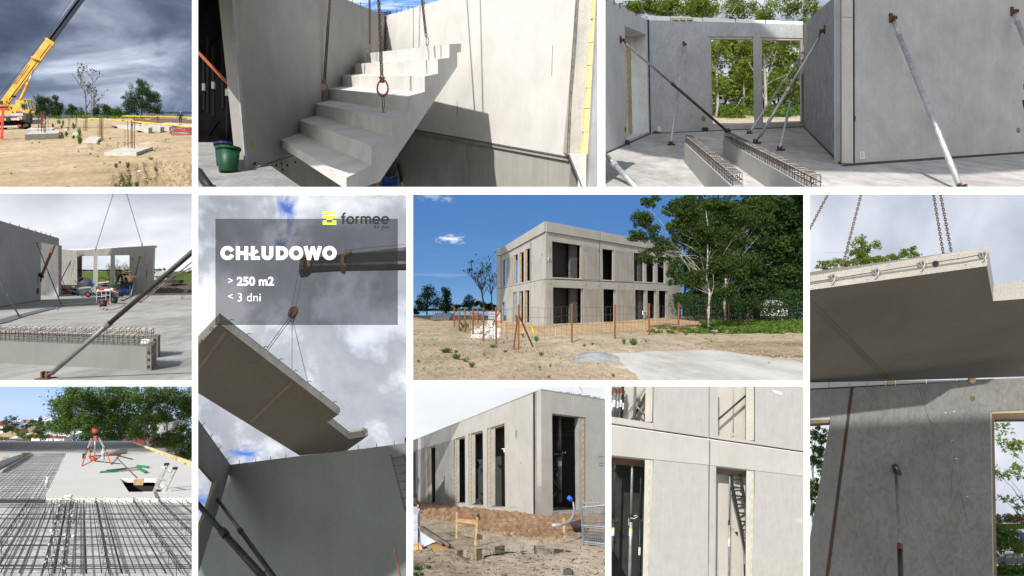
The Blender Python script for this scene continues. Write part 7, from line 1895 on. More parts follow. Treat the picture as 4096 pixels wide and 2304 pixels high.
 P=S.g(58,1080);q=S.px(P.y);t=thing('profile_board','batter board piece at the left edge with red string','batter board',P)
 mk('peg',*boxv(P-Vector((q*6,0,0)),(q*12,0,0),(0,q*12,0),Z*q*162),mt,t);mk('rail',*boxv(S.at(-20,946,P.y-.05),(q*74,0,0),(0,.05,0),Z*q*14),mt,t,clip=S)
 # formwork panels and boards, lower left
 d=S.gd(1238);q=S.px(d)
 mpan=plain('panel_silver',(.42,.46,.52),.45,.2,var=.15,s=.3)
 for k,(y0,y1,lb)in enumerate(((990,1052,'upper silver panel of the stack at the left edge'),(1054,1104,'second silver panel of the stack at the left edge'),(1106,1216,'lowest tall silver panel of the stack at the left edge'))):
  tag(mk('formwork_panel',*boxv(S.at(-40,y1,d),(q*(97+k),0,0),(0,.4,0),Z*q*(y1-y0)),mpan,clip=S),lb,'panel','silver panels stacked at the left edge')
 def brd(lb,pts,th,mat,nm='timber_board'):
  o=mk(nm,*prism([[S.at(x,y,dd)for x,y,dd in pts]],th),mat,clip=S);tag(o,lb,'board','boards leaning at the left edge')
 brd('long grey plywood board sloping down to the right',[(62,1070,d-.1),(110,1078,d+.5),(308,1212,d+.1),(290,1208,d-.5)],(0,0,-.07),mtd)
 brd('grey board lying under the long plywood board',[(66,1092,d-.15),(80,1086,d+.4),(306,1220,d),(240,1204,d-.5)],(0,0,-.05),mtd)
 brd('silver sheet leaning below the plywood boards',[(72,1100,d-.05),(196,1190,d-.3),(90,1236,d-.2),(78,1230,d)],(0,.03,0),mpan,'metal_sheet')
 brd('dark triangular panel behind the silver sheet',[(58,1106,d+.05),(84,1210,d+.05),(58,1212,d+.05)],(0,.03,0),mtd)
 brd('orange board end sticking out at the bottom of the pile',[(162,1214,d-.4),(262,1196,d-.2),(300,1262,d-.5),(170,1244,d-.7)],(0,0,-.05),mtw)
 brd('orange board piece standing at the lower left',[(-20,1222,d-.4),(58,1212,d-.4),(64,1252,d-.5),(-20,1268,d-.5)],(0,.04,0),mtw)
 brd('orange wedge board beside the lower left piece',[(58,1206,d-.35),(76,1204,d-.35),(94,1250,d-.45),(62,1256,d-.45)],(0,.04,0),mtw)
 brd('short timber block under the boards',[(128,1226,d-.3),(170,1214,d-.3),(176,1236,d-.4),(140,1252,d-.4)],(0,.1,0),mtd)
 for i in range(7):tag(mk('timber_batten',*tubev([S.g(rng.uniform(180,260),1128+i*4),S.g(rng.uniform(300,340),1122+i*4)],.02,5),mtd),'dark thin batten lying on the wet sand behind the boards','batten','thin battens on the wet sand')
 # cage box at the right
 mg=plain('cage_grey',(.22,.24,.25),.5,.4,var=.25,s=.2)
 d=S.gd(1226);q=S.px(d)
 t=thing('mesh_box','grey wire mesh pallet box at the right edge','mesh box',S.at(1380,1226,d))
 def br(nm,a,c,r,dz=0):mk(nm,*tubev([S.at(a[0],a[1],d+dz),S.at(c[0],c[1],d+dz)],q*r,6),mg,t,clip=S)
 for a,c,r in(((1282,930),(1300,1196),9),((1276,936),(1500,914),7),((1280,1068),(1500,1086),7),((1286,1080),(1500,1100),5),((1296,1190),(1500,1214),9),((1296,1204),(1500,1226),6),((1448,920),(1456,1210),6)):br('frame_tube',a,c,r)
 for a,c,r in(((1300,905),(1420,900),4),((1300,932),(1300,908),4),((1330,930),(1330,906),4),((1390,924),(1390,900),4),((1418,922),(1418,898),4)):br('lifting_lug',a,c,r)
 for i in range(14):
  x=1290+i*15;br('mesh_bar',(x,938-i*1.5),(x+9,1190+i*1.4),1.5,.02)
 for i in range(11):
  y=950+i*22;br('mesh_bar',(1284+i*1.6,y),(1490,y-4+i*2.2),1.5,.02)
 for i in range(12):br('mesh_bar',(1300+i*16,930-i),(1304+i*15,1150),1.1,.9)
 mk('base',*prism([[S.at(1296,1196,d),S.at(1500,1220,d),S.at(1500,1180,d+1),S.at(1310,1160,d+1)]],(0,0,-.04)),mtd,t,clip=S)
 for x in(1324,1480):mk('foot',*boxv(S.at(x-24,1228+(x-1324)*.1,d),(q*46,0,0),(0,.15,0),Z*q*34),mg,t,clip=S)
 # hose with blue end
 hp=[(1070,1068,15),(1140,1066,15.5),(1190,1050,16.2),(1222,1000,17.5),(1230,950,19),(1222,900,20),(1208,880,20)]
 t=thing('hose','grey hose with a blue grip rising from the sand','hose',S.at(1070,1068,15))
 mk('tube',*tubev([S.at(x,y,dd)for x,y,dd in hp],.035,8),plain('hose_grey',(.45,.46,.47),.5),t,smooth=True)
 mk('grip',*tubev([S.at(1210,882,20),S.at(1184,856,20)],.075,10),plain('grip_blue',(.01,.11,.55),.4),t,smooth=True)
 tag(mk('rebar_mat',*prism([[S.g(x,y)+Z*.14 for x,y in((1196,1090),(1290,1060),(1300,1120),(1220,1128))]],(0,0,.06)),m_rebar),'dark bundle of wire lying beside the mesh box','wire bundle')
 for x,y,w in((60,1400,90),(140,1394,50),(40,1448,70),(88,1446,40)):
  weed(S,x,y,26,w,m_leafm,'fresh grass tuft in the lower left corner of the wet sand','grass tufts on the wet sand',n=90,name='grass_tuft',cat='grass')
corner_stage()
# ================================================================== stage: sunlit facade with props and a ladder
S8=Stage(2430,1530,.534,2600,11,3400,(2445,1545,3214,2450))
def facade_stage():
 S=S8
 p=S.px(15)
 m1=concrete('facade_band',(.44,.433,.405),p,blot=.07,streak=.04,fine=.05,pores=.2)
 m2=concrete('facade_panel',(.41,.403,.386),p*.35,blot=.06,streak=.07,fine=.06,pores=.2)
 m3=concrete('facade_damp',(.41,.403,.37),p*.4,blot=.08,streak=.08,fine=.06)
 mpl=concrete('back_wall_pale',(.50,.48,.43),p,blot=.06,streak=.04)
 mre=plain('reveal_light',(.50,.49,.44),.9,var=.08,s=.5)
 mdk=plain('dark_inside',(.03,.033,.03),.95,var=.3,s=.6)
 mfo=plain('foam_cream',(.53,.485,.38),.9,var=.18,s=.2);mj=plain('joint_black',(.02,.02,.02),.95)
 mst=plain('facade_steel',(.24,.25,.25),.45,.4,var=.3,s=.3,spec=.5);msd=plain('facade_steel_dark',(.035,.035,.038),.5,.4,var=.3,s=.3);mlb=plain('label_white',(.7,.7,.68),.6,var=.03);mly=plain('label_yellow',(.65,.52,.03),.5)
 A,B=S.at(20,1449,14.2),S.at(1475,1449,16.2)
 W=Wall(S,A,B)
 f=thing('concrete_facade','sunlit precast facade with two storeys of openings','facade',W.p(760,1449))
 def pan(nm,pts,mat,off=0.0,th=.10,par=f):return mk(nm,*prism([W.ps(pts,off)],S.fw*th),mat,par,clip=S)
 E=1700
 jl=lambda x:np.interp(x,[0,28,755,1467,1500],[304,308,415,520,525]);hl=lambda x:np.interp(x,[0,340,815,1467,1500],[540,573,622,700,704])
 pan('upper_panel',[(345,-60),(757,-60),(757,jl(757)-5),(342,jl(342)-4)],m2)
 pan('upper_strip',[(764,-60),(828,-60),(828,jl(828)-4),(763,jl(763)-5)],m2)
 pan('upper_panel',[(1104,-60),(1500,-60),(1500,jl(1500)-6),(1104,jl(1104)-6)],m2)
 pan('sill',[(0,250),(340,303),(342,jl(342)-5),(0,jl(0)-5)],m1,.02,.5)
 pan('sill',[(828,394),(1104,442),(1104,jl(1104)-6),(828,jl(828)-4)],m1,.004,.5)
 pan('floor_band',[(0,jl(0)+12),(759,jl(759)+9),(760,hl(760)),(0,hl(0))],m1,.015)
 pan('floor_band',[(765,jl(765)+9),(1500,jl(1500)+5),(1500,hl(1500)),(766,hl(766))],m1,.015)
 pan('band_lip',[(0,jl(0)+8),(1500,jl(1500)+4),(1500,jl(1500)+9),(0,jl(0)+15)],mlb,.02,.05)
 pan('floor_joint',[(0,jl(0)-6),(1500,jl(1500)-7),(1500,jl(1500)+5),(0,jl(0)+9)],mj,-.03,.03)
 pan('wall_joint',[(756,-60),(765,-60),(757,E),(748,E)],m3,-.02,.03)
 pan('lower_panel',[(345,hl(345)+2),(756,hl(756)+2),(748,E),(296,E)],m2,-.004)
 pan('lower_strip',[(765,hl(765)+2),(814,hl(814)+2),(806,E),(756,E)],m2)
 pan('lower_panel',[(1104,hl(1104)+2),(1500,hl(1500)+2),(1500,E),(1082,E)],m2,-.004)
 pan('damp_patch',[(1112,1330),(1200,1310),(1300,1290),(1380,1300),(1500,1270),(1500,E),(1108,E)],m3,.003,.005)
 pan('cast_patch',[(1226,50),(1310,74),(1306,94),(1256,76)],mlb,.003,.005);pan('cast_patch',[(1392,1020),(1466,1006),(1466,1060),(1420,1050)],mpl,.003,.005)
 # jambs with their foam strips
 def jamb(x0,x1,y0,y1,lx,sl):
  pan('jamb',[(x0,y0),(x1,y0+6),(x1-sl,y1),(x0-sl,y1)],mre,-.03,.5)
  n=14
  for i in range(n):
   a,b=y0+8+(y1-y0-8)*i/n,y0+8+(y1-y0-8)*(i+.96)/n;s0,s1=sl*i/n,sl*(i+1)/n
   pan('foam_block',[(lx-s0+rng.uniform(-2,2),a),(lx+12-s0+rng.uniform(-2,3),a),(lx+11-s1,b),(lx-s1+rng.uniform(-1,2),b)],mfo,-.02,.1)
 jamb(292,346,-60,296,321,6);jamb(1045,1104,-60,436,1078,0)
 jamb(286,346,hl(300),E,314,22);jamb(1047,1104,hl(1050)-4,E,1082,8)
 pan('soffit',[(0,hl(0)-2),(346,hl(346)-2),(318,hl(318)+9),(0,hl(0)+10)],plain('soffit_brown',(.13,.08,.05),.9),-.04,.45)
 pan('soffit',[(814,hl(814)-2),(1104,hl(1104)-2),(1080,hl(1080)+10),(814,hl(814)+5)],plain('soffit_brown2',(.2,.15,.1),.9),-.04,.45)
 # what the openings show
 def back(lb,pts,dz,mat):return tag(mk('back_wall',*prism([[S.at(x,y,W.p(x,y).y+dz)for x,y in pts]],S.fw*.1),mat,clip=S),lb,'wall','walls seen through the facade openings')
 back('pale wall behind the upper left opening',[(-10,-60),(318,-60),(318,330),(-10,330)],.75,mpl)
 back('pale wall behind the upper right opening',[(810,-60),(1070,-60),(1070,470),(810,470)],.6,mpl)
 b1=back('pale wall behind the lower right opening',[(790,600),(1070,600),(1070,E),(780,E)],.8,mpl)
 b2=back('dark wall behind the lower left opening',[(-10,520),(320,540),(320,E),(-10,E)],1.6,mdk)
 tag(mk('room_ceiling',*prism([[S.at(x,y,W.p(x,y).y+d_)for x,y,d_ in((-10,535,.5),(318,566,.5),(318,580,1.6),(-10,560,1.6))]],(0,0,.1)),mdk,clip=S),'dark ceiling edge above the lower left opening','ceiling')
 for x in(824,852,880):mk('bolt_hole',*lathev(S.at(x,651,W.p(x,651).y+.78),[(.022,0),(.022,.02)],8,S.fw),mj,b1)
 mk('niche',*prism([[S.at(x,y,W.p(x,y).y+.77)for x,y in((953,1118),(978,1120),(976,1154))]],S.fw*.02),msd,b1)
 mk('wall_joint',*prism([[S.at(x,y,W.p(x,y).y+.78)for x,y in((930,640),(934,640),(928,E),(922,E))]],S.fw*.01),m3,b1)
 mk('filler_patch',*prism([[S.at(x,y,W.p(x,y).y+.78)for x,y in((940,650),(962,680),(958,770),(944,760))]],S.fw*.01),mlb,b1)
 # props
 def post(lb,x0,y0,x1,y1,dz,r,mt,cy,lab=None,handle=None):
  d=W.p(x1,y1).y+dz;a,b=S.at(x0,y0,d),S.at(x1,y1,d);t=thing('floor_prop',lb,'prop',b,'steel props behind the facade')
  k=(cy-y0)/(y1-y0);m=a.lerp(b,k);u=(a-b).normalized()
  mk('inner_tube',*tubev([a,m],r*.72,12),mt,t,smooth=True,clip=S);mk('outer_tube',*tubev([m,b],r,12),mt,t,smooth=True,clip=S)
  for i in range(9):mk('pin_hole',*lathev(a.lerp(m,(i+.8)/9.6)-Vector((-r*.2,r*.74,0)),[(r*.2,0),(r*.2,r*.05)],6,Vector((.2,-1,0))),mj,t)
  mk('collar',*tubev([m-u*r*2.2,m+u*r*1.6],r*1.35,12),msd,t)
  q=r*1.2;mk('collar_handle',*tubev([m+Vector((-q*.6,-q,q*.2)),m+Vector((q*1.4,-q*1.4,0)),m+Vector((q*3.2,-q*1.2,q*1.0)),m+Vector((q*2.6,-q*1.1,q*1.6)),m+Vector((q*1.2,-q,q*1.2))],r*.22,6),handle or mt,t)
  mk('locking_pin',*tubev([m+Vector((-q*1.3,-q,0)),m+Vector((-q*1.35,-q,-q*3.6))],r*.2,6),handle or mt,t)
  if lab:
   c0,c1=a.lerp(b,(lab-y0)/(y1-y0)),a.lerp(b,(lab+60-y0)/(y1-y0));cc=c0.lerp(c1,.18)
   mk('yellow_label',*tubev([c0,cc],r*1.03,12),mly,t);l2=mk('white_label',*tubev([cc,c1],r*1.03,12),mlb,t)
   text('lettering','OD 35',c1+Vector((r*.45,-r*1.06,r*.3)),r*1.35,msd,l2,.001,0,1.0,rot=Matrix.Rotation(-pi/2,4,'Y')@Matrix.Rotation(pi/2,4,'X'))
 post('bright steel prop standing in the lower left opening',186,560,160,E,.5,.040,mst,1012,1088,mre)
 post('dark slim prop right of the bright one in the lower left opening',252,566,232,E,.9,.028,msd,1030,1230)
 post('dark prop cut by the left edge of the lower left opening',58,560,24,E,.8,.034,msd,1030,1084)
 post('prop on the left of the ladder in the lower right opening',916,640,906,E,.45,.026,mst,1048,1164)
 def tb(lb,a,b,r,mt,dz=.4):tag(mk('steel_tube',*tubev([S.at(a[0],a[1],W.p(*a).y+dz),S.at(b[0],b[1],W.p(*b).y+dz)],r,10),mt,smooth=True,clip=S),lb,'tube','tubes seen in the upper openings')
 tb('black brace slanting across the upper right opening',(815,290),(1052,84),.026,msd,.2)
 tb('thin vertical pipe in the upper right opening',(943,-60),(941,384),.013,m3,.5)
 tb('upright tube of the stand in the upper left opening',(206,-60),(206,278),.036,mst,.3)
 tb('pale tube slanting up to the right in the upper left opening',(130,268),(300,10),.026,mst,.45)
 tb('dark tube beside the slanting pale one in the upper left opening',(214,226),(300,60),.028,msd,.5)
 tb('short leg slanting left under the upright tube',(200,180),(140,272),.022,mst,.35)
 tb('short leg slanting right under the upright tube',(222,182),(290,258),.02,mst,.35)
 tb('thin leg at the right jamb of the upper left opening',(290,180),(272,290),.018,mst,.4)
 tb('leg in the middle of the stand in the upper left opening',(206,176),(188,276),.02,mst,.4)
 for i,(x0,x1,y0)in enumerate(((52,44,40),(76,60,50),(100,70,40),(40,30,60),(116,104,60))):
  d=W.p(50,200).y+.25+i*.05;t=thing('leaning_prop',('first','second','third','fourth','fifth')[i]+' prop from the '+('left' if i<3 else 'back')+' in the bundle leaning in the upper left opening','prop',S.at(x1,268,d),'bundle of props in the upper left opening')
  mk('tube',*tubev([S.at(x0,-40,d),S.at(x0,y0+40,d),S.at(x1,262,d)],.034,10),mst if i<4 else msd,t,smooth=True,clip=S)
  mk('collar',*tubev([S.at(x0,y0,d),S.at(x0-1,y0+30,d)],.05,10),m_rust,t,clip=S);mk('label',*tubev([S.at(x0-2,y0+90,d),S.at(x0-5,y0+140,d)],.036,10),mlb,t,clip=S)
 tag(mk('pipe_box',*cbox(S.at(934,385,W.p(934,385).y+.4),.06,.05,.05),m3),'small box at the foot of the thin pipe','box')
 # ladder in the lower right opening
 d=W.p(980,900).y+.3;r=.021
 ladder(S,'dark extension ladder leaning in the lower right opening, long section',S.at(1046,1330,d),S.at(914,640,d+.1),S.at(1120,1330,d),S.at(984,640,d+.1),11,r,msd)
 ladder(S,'second dark section of the extension ladder',S.at(1014,1130,d-.06),S.at(930,786,d),S.at(1068,1050,d-.06),S.at(1006,784,d),5,r*1.25,msd)
 tag(mk('ladder_hook',*cbox(S.at(1000,815,d-.1),.035,.03,.08),msd),'hook of the ladder section','hook')
 tag(mk('dark_post',*tubev([S.at(1031,E,d),S.at(1031,1364,d)],.034,8),msd,clip=S),'dark short post at the bottom right of the ladder','post')
 tag(mk('dark_post',*tubev([S.at(1024,1280,d+.1),S.at(1026,1380,d+.1)],.03,8),mst,clip=S),'thin grey post above the dark short one','post')
facade_stage()
# ================================================================== stage: roof deck with rebar, laser level and ladder hatch
S9=Stage(0,1530,.534,300,4.2,1449,(-300,1545,768,2450))
def deck_stage():
 S=S9
 sky(S,52,sky_mat('pale_blue_sky',[(.3,(.42,.60,.92)),(.7,(.52,.67,.92))],(1.2,1.5),3,.5,.2,seed=8.0,low=[(0,(1.25,1.12,1.0)),(.5,(1.08,1.04,1.0)),(1,(.86,.92,1.0))]),470)
 up=lambda P,px:P+Z*S.px(P.y)*px
 mdk=ground_mat('deck_screed',(.50,.495,.47),(.58,.57,.545),(.65,.64,.61),.012,stones=.14,bstr=.5)
 msl=concrete('deck_slab',(.62,.61,.58),.006,blot=.05,streak=.0,fine=.05,pores=.2)
 mbar=plain('deck_rebar',(.055,.05,.052),.7,.3,var=.4,s=.2);myw=plain('edge_timber',(.62,.52,.26),.8,var=.2,s=.3);mosb=plain('osb_board',(.46,.31,.15),.85,var=.3,s=.05)
 mal=plain('aluminium',(.48,.48,.46),.4,.5,var=.25,s=.1);mor=plain('level_red',(.55,.075,.03),.45,var=.1,s=.1)
 h0=S.h
 # cast slab with a hatch
 T=.075
 def gs(x,y,t=T):
  d=(h0-t)*F/(S.k*(y-S.hz));return S.at(x,y,d)
 hat=[(897,718),(1160,718),(1292,818),(965,820)]
 t=thing('cast_slab','smooth pale slab with a square ladder hatch on the deck','slab',gs(345,865),None)
 mk('plate',*prism([[gs(*q)for q in((500,531),(1190,531),(1470,648),(1700,760),(1720,865),(345,865))],[gs(*q)for q in hat]],(0,0,-T*1.4)),msl,t,clip=S)
 V=[gs(*q)for q in hat];lo=[v-Z*.55 for v in V];mhat=concrete('hatch_wall',(.36,.35,.33),.006,fine=.12)
 kind(mk('deck',*prism([[S.g(x,y)for x,y in((-500,449),(986,449),(1440,630),(1900,800),(2600,1475),(-1300,1475))],[Vector((v.x,v.y,S.slope*v.y-h0))for v in V]],(0,0,-.06)),mdk,clip=S),'structure')
 for i in range(4):
  a,b=V[i],V[(i+1)%4];dz=Z*-T*1.4
  mk('hatch_lining',[a+dz,b+dz,b+dz*1.0-Z*.5,a+dz-Z*.5],[(0,1,2,3)],plain('hatch_shade%d'%i,(.03,.029,.028),.95),t)  # near-black lining paints the shade down in the hatch
 mk('hatch_bottom',lo,[(0,1,2,3)],m_black,t)
 mk('slab_joint',*prism([[gs(864,558),gs(874,558),gs(1036,718),gs(1024,718)]],(0,0,.0012)),plain('slab_joint_dark',(.085,.075,.06),.9),t)
 mk('broken_edge',*prism([[gs(1150,820),gs(1176,820),gs(1200,866),gs(1164,866)]],(0,0,.0015)),plain('broken_concrete',(.2,.19,.17),.95,var=.4,s=.02),t)
 for x,y in((568,698),(1146,685),(1414,683),(1186,572),(880,634),(1352,856)):mk('cast_mark',*lathev(gs(x,y),[(.012,0),(.012,.001)],8),plain('mark_dark',(.15,.14,.13),.9),t)
 ob=Wall(S,V[0]+Vector((0,-.004,0)),V[1]+Vector((0,-.004,0)))
 mk('osb_piece',*prism([ob.ps([(1003,722),(1075,719),(1072,770),(1000,768)])],(0,-.004,0)),mosb,t)
 mk('hatch_timber',*boxv(gs(1070,822),gs(1150,822)-gs(1070,822),(0,.01,0),Z*.006),myw,t)
 for i in range(9):
  x=398+i*122;a=gs(x,868);pts=[a+Vector((0,-.005,-.02)),a+Vector((.0,-.03,-.01)),a+Vector((.008,-.035,-.04)),a+Vector((.004,-.02,-.06))]
  mk('edge_loop',*tubev(pts,.0038,5),mbar,t);mk('loop_chip',*cbox(a+Vector((0,.008,0)),.016,.016,.004),m_rust,t)
  # rebar mats: every bar is a part
 r0=.0036
 t=thing('rebar_mat','wide rebar mat in front of the cast slab','rebar',S.g(600,1200),'rebar mats on the deck')
 def lift(P,e):P=P.copy();P.z+=e;return P
 lines=[-330,-262,-190,-118,-40,12,90,148,240,318,404,470,560,640,760,812,905,1010,1110,1230,1345,1455,1570,1700,1830,1960,2090,2220,2380]
 for i,xn in enumerate(lines):
  f=lambda y:605+(xn-605)*(y-300)/1149.0
  y1=1465;y0=885+rng.uniform(-6,14)
  if f(y1)>1452:
   y1=300+(1452-605)*1149.0/(xn-605)
  if y1<y0+20:continue
  bar('rebar',lift(S.g(f(y1),y1),.035),lift(S.g(f(y0),y0),.045),r0,mbar,t)
  if i%3==1:bar('rebar',lift(S.g(f(y1)+9,y1),.03),lift(S.g(f(y0+60)+5,y0+60),.04),r0,mbar,t)
 for i,y in enumerate((896,906,932,948,964,1016,1022,1056,1062,1122,1131,1192,1201,1258,1270,1352,1364,1418,1430,1446)):
  s=rng.uniform(-5,5);bar('rebar',lift(S.g(-60,y+s),.05),lift(S.g(1449,y-s),.05),r0*.95,mbar,t)
 for x in(610,1100):
  for k in range(7):bar('rebar',lift(S.g(350+k*42,900),.05),lift(S.g(330+k*38,1072),.05),r0*.9,mbar,t)if x==610 else None
 for k,xn in enumerate((-120,345,470,815,1345,1700)):
  f=lambda y:605+(xn-605)*(y-300)/1149.0
  g=thing('lattice_girder',('lattice girder crossing the lower left corner of the deck','second lattice girder from the left, dusted white','third lattice girder from the left','lattice girder below the slab joint','lattice girder right of the deck middle','rightmost lattice girder on the deck')[k],'girder',S.g(f(1300),1300),'lattice girders on the deck')
  y1=1465 if f(1465)<1452 else 300+(1452-605)*1149.0/(xn-605);a,b=S.g(f(905),905),S.g(f(y1),y1);n=20;zz=[]
  for i in range(n+1):
   P=a.lerp(b,i/n);zz.append(lift(P,.07 if i%2 else.004)+Vector((0 if i%2 else.03,0,0)))
  kind(mk('zigzag_wire',*tubev(zz,r0*.6,4,False),mbar,g),'stuff');zz=[q+Vector((-.06 if i%2==0 else 0,0,0))for i,q in enumerate(zz)]
  kind(mk('zigzag_wire',*tubev(zz,r0*.6,4,False),mbar,g),'stuff');bar('top_bar',lift(a,.072),lift(b,.072),r0*1.1,mbar,g)
  if k in(1,2):
   mb=MB()
   for i in range(26):P=a.lerp(b,rng.random());s=rng.uniform(.006,.014);mb.add(cbox(lift(P,.06)+Vector((rng.uniform(-.02,.02),0,0)),s,s*2,s))
   kind(mb.mk('cement_crumbs',msl,g),'stuff')
 t=thing('rebar_mat','dense rebar mat left of the cast slab','rebar',S.g(200,700),'rebar mats on the deck')
 for i in range(26):
  xn=340-i*34+rng.uniform(-9,9);f=lambda y:605+(xn-605)*(y-300)/600.0
  y1=900 if f(900)>-40 else 300+(-40-605)*600.0/(xn-605);y0=534+(0 if xn>-60 else 20)
  if y1>y0+12:bar('rebar',lift(S.g(f(y1),y1),.03),lift(S.g(f(y0),y0),.04),r0*.9,mbar,t)
 for i in range(30):
  y=545+350*(i/29)**1.5+rng.uniform(-2,2);xr=605+(345-605)*(y-300)/565.0
  if y<560:x0=230
  else:x0=max(-40,225-(y-540)*1.9)
  bar('rebar',lift(S.g(x0,y),.045),lift(S.g(xr-6,y-1),.045),r0*.9,mbar,t)
 for i in range(5):bar('rebar',lift(S.g(-40,912+i*9),.05+i*.006),lift(S.g(338,908+i*9),.05+i*.006),r0*1.2,mbar,t)
 t=thing('rebar_mat','dense dark rebar mat along the back edge of the deck','rebar',S.g(500,490),'rebar mats on the deck')
 for i in range(86):
  xn=-300+i*20;f=lambda y:605+(xn-605)*(y-300)/240.0
  y0,y1=456,528
  if f(y1)<-40:y1=300+(-40-605)*240.0/(xn-605)
  if xn>1170:y0=max(y0,300+60+(f(456)-760)*.38)
  if y1>y0+6:bar('rebar',lift(S.g(f(y1),y1),.05),lift(S.g(f(y0),y0),.05),r0*1.5,mbar,t)
 for i in range(16):
  y=458+i*4.6;bar('rebar',lift(S.g(-40,y),.06),lift(S.g(975+(y-452)*2.3,y),.06),r0*1.4,mbar,t)
  # edge timbers
 e=tag(mk('edge_board',*boxv(up(S.g(-60,450),0),S.g(986,450)-S.g(-60,450),(0,.2,0),Z*S.px(S.gd(450))*6),plain('edge_metal',(.42,.46,.52),.5,.2,var=.1)),'silver edge strip along the back of the deck','edge strip')
 for i,x in enumerate((60,232,240,490,796)):mk('edge_clip',*boxv(S.at(x,456,S.gd(451)-.1),(S.px(31)*16,0,0),(0,.1,0),Z*S.px(31)*9),plain('clip_yellow',(.66,.55,.12),.7),e)
 e=tag(mk('edge_timber',*boxv(S.g(984,455),S.g(1460,642)-S.g(984,455),(.06,0,0),Z*.12),myw),'yellow timber along the right edge of the deck','edge timber')
 for x,y in((1010,468),(1190,538),(1385,615)):mk('edge_clip',*cbox(up(S.g(x,y),6),.06,.2,.06),plain('clip_ochre',(.55,.42,.08),.7),e)
 t=thing('starter_bars','pair of leaning starter bar groups at the right deck edge','rebar',S.g(1310,588))
 for x in(1292,1298,1308,1314,1322):bar('starter_bar',S.g(x,590),S.at(x+40+(x%5),456-(x%3),S.gd(590)+.2),r0*.9,mbar,t)
 # timber box upper left
 t=thing('plank_box','long white plank box with an osb end at the left','box',S.g(60,640))
 mw=plain('plank_white',(.56,.56,.53),.8,var=.12,s=.1)
 mk('plank',*prism([[up(S.g(-40,660),0),S.g(162,566),up(S.g(162,566),34),up(S.g(-40,660),62)]],(.02,.03,0)),mw,t)
 mk('rail',*prism([[S.g(0,678),S.g(232,540),up(S.g(232,540),10),up(S.g(0,678),18)]],(.03,.02,0)),mw,t)
 mk('osb_end',*prism([[up(S.g(162,566),2),S.g(228,540),up(S.g(228,540),12),up(S.g(160,564),36)]],(.0,.03,0)),mosb,t)
 for x,y in((36,640),(150,580)):mk('spacer',*cbox(up(S.g(x,y),4),.05,.12,.03),plain('spacer_yellow',(.62,.46,.03),.6),t)
 tag(mk('clay_pot',*lathev(up(S.g(42,582),0),[(.06,0),(.085,.07),(.07,.07)],12),plain('terracotta',(.48,.23,.11),.8)),'small terracotta pot on the rebar at the left','pot')
 # tripod and rotating laser
 d=S.gd(566)*.97;q=S.px(d)
 t=thing('tripod','orange and silver tripod standing on the cast slab','tripod',S.at(712,566,d))
 hd=S.at(712,432,d)
 mk('head',*prism([[S.at(x,y,d-.02)for x,y in((698,400),(726,400),(722,436),(702,436))]],(0,.06,0)),mor,t)
 for(x0,y0,xm,ym,x1,y1,dm,d1)in((690,408,654,498,613,628,-.25,gs(613,628).y-d),(736,408,783,494,834,616,-.2,gs(834,616).y-d),(694,412,684,490,671,572,.15,gs(671,572).y-d)):
  a,m,b=S.at(x0,y0,d),S.at(xm,ym,d+dm),S.at(x1,y1,d+d1)
  leg=mk('leg',*tubev([m,b],.014,8),mor,t,smooth=True)
  for s in(-1,1):bar('leg_tube',a+Vector((s*.018,0,0)),m+Vector((s*.013,0,0)),.007,mal,t,'tube')
  mk('leg_clamp',*cbox(m,.05,.04,.05),m_black,leg);mk('leg_tip',*tubev([b+(m-b)*.09,b],[.014,.005],6),m_black,leg);mk('leg_clamp',*cbox(m.lerp(b,.36),.04,.03,.035),m_black,leg)
  mk('leg_joint',*cbox(a,.07,.06,.06),m_black,t)
 mk('centre_column',*tubev([hd,S.at(709,550,d)],.017,10),mal,t,smooth=True)
 t=thing('laser_level','red and black rotating laser level on the tripod','laser level',S.at(712,398,d))
 mk('body',*lathev(S.at(714,374,d),[(q*17,0),(q*20,q*8),(q*20,q*28),(q*15,q*34)],12),mor,t)
 mk('base',*lathev(S.at(713,398,d),[(q*8,0),(q*17,q*12),(q*18,q*24),(q*10,q*26)],12),m_black,t)
 mk('cap',*lathev(S.at(714,344,d),[(q*16,0),(q*22,q*3),(q*22,q*10),(q*12,q*12)],12),m_black,t)
 for s in(-1,1):mk('handle',*tubev([S.at(714+s*18,344,d),S.at(714+s*27,350,d),S.at(714+s*27,376,d),S.at(714+s*20,384,d)],q*4,6),m_black,t)
 t=tag(mk('chalk_reel',*boxv(gs(676,590),(q*26,0,0),(0,.12,0),Z*q*17),mor),'red tool case on the slab under the tripod','tool case');mk('carry_handle',*tubev([gs(670,590)+Z*q*20,gs(690,588)+Z*q*30,gs(712,586)+Z*q*20],q*3,6),m_black,t)
 def rod(lb,a,b,r,mt,nm='rod',cat='rod'):return tag(mk(nm,*tubev([gs(*a)+Z*r,gs(*b)+Z*r],r,8),mt,smooth=True),lb,cat)
 rod('red measuring staff lying behind the tripod',(660,556),(906,549),.022,mor);rod('brown wooden rod lying right of the tripod',(882,552),(990,579),.018,m_bark)
 rod('grey hose end lying under the tripod',(712,592),(900,612),.012,m_black)
 o=tag(mk('concrete_tube',*tubev([gs(786,545)+Z*.07,gs(938,533)+Z*.07],.085,14),plain('tube_grey',(.36,.355,.34),.9,var=.15,s=.1),smooth=True),'grey concrete tube lying on the slab behind the bottle','tube')
 tag(mk('black_box',*boxv(gs(616,571),(q*14,0,0),(0,.06,0),Z*q*34),m_black),'small upright dark box left of the tripod','box')
 mpet=plain('bottle_blue',(.42,.55,.62),.15,var=.15,s=.1,spec=.6)
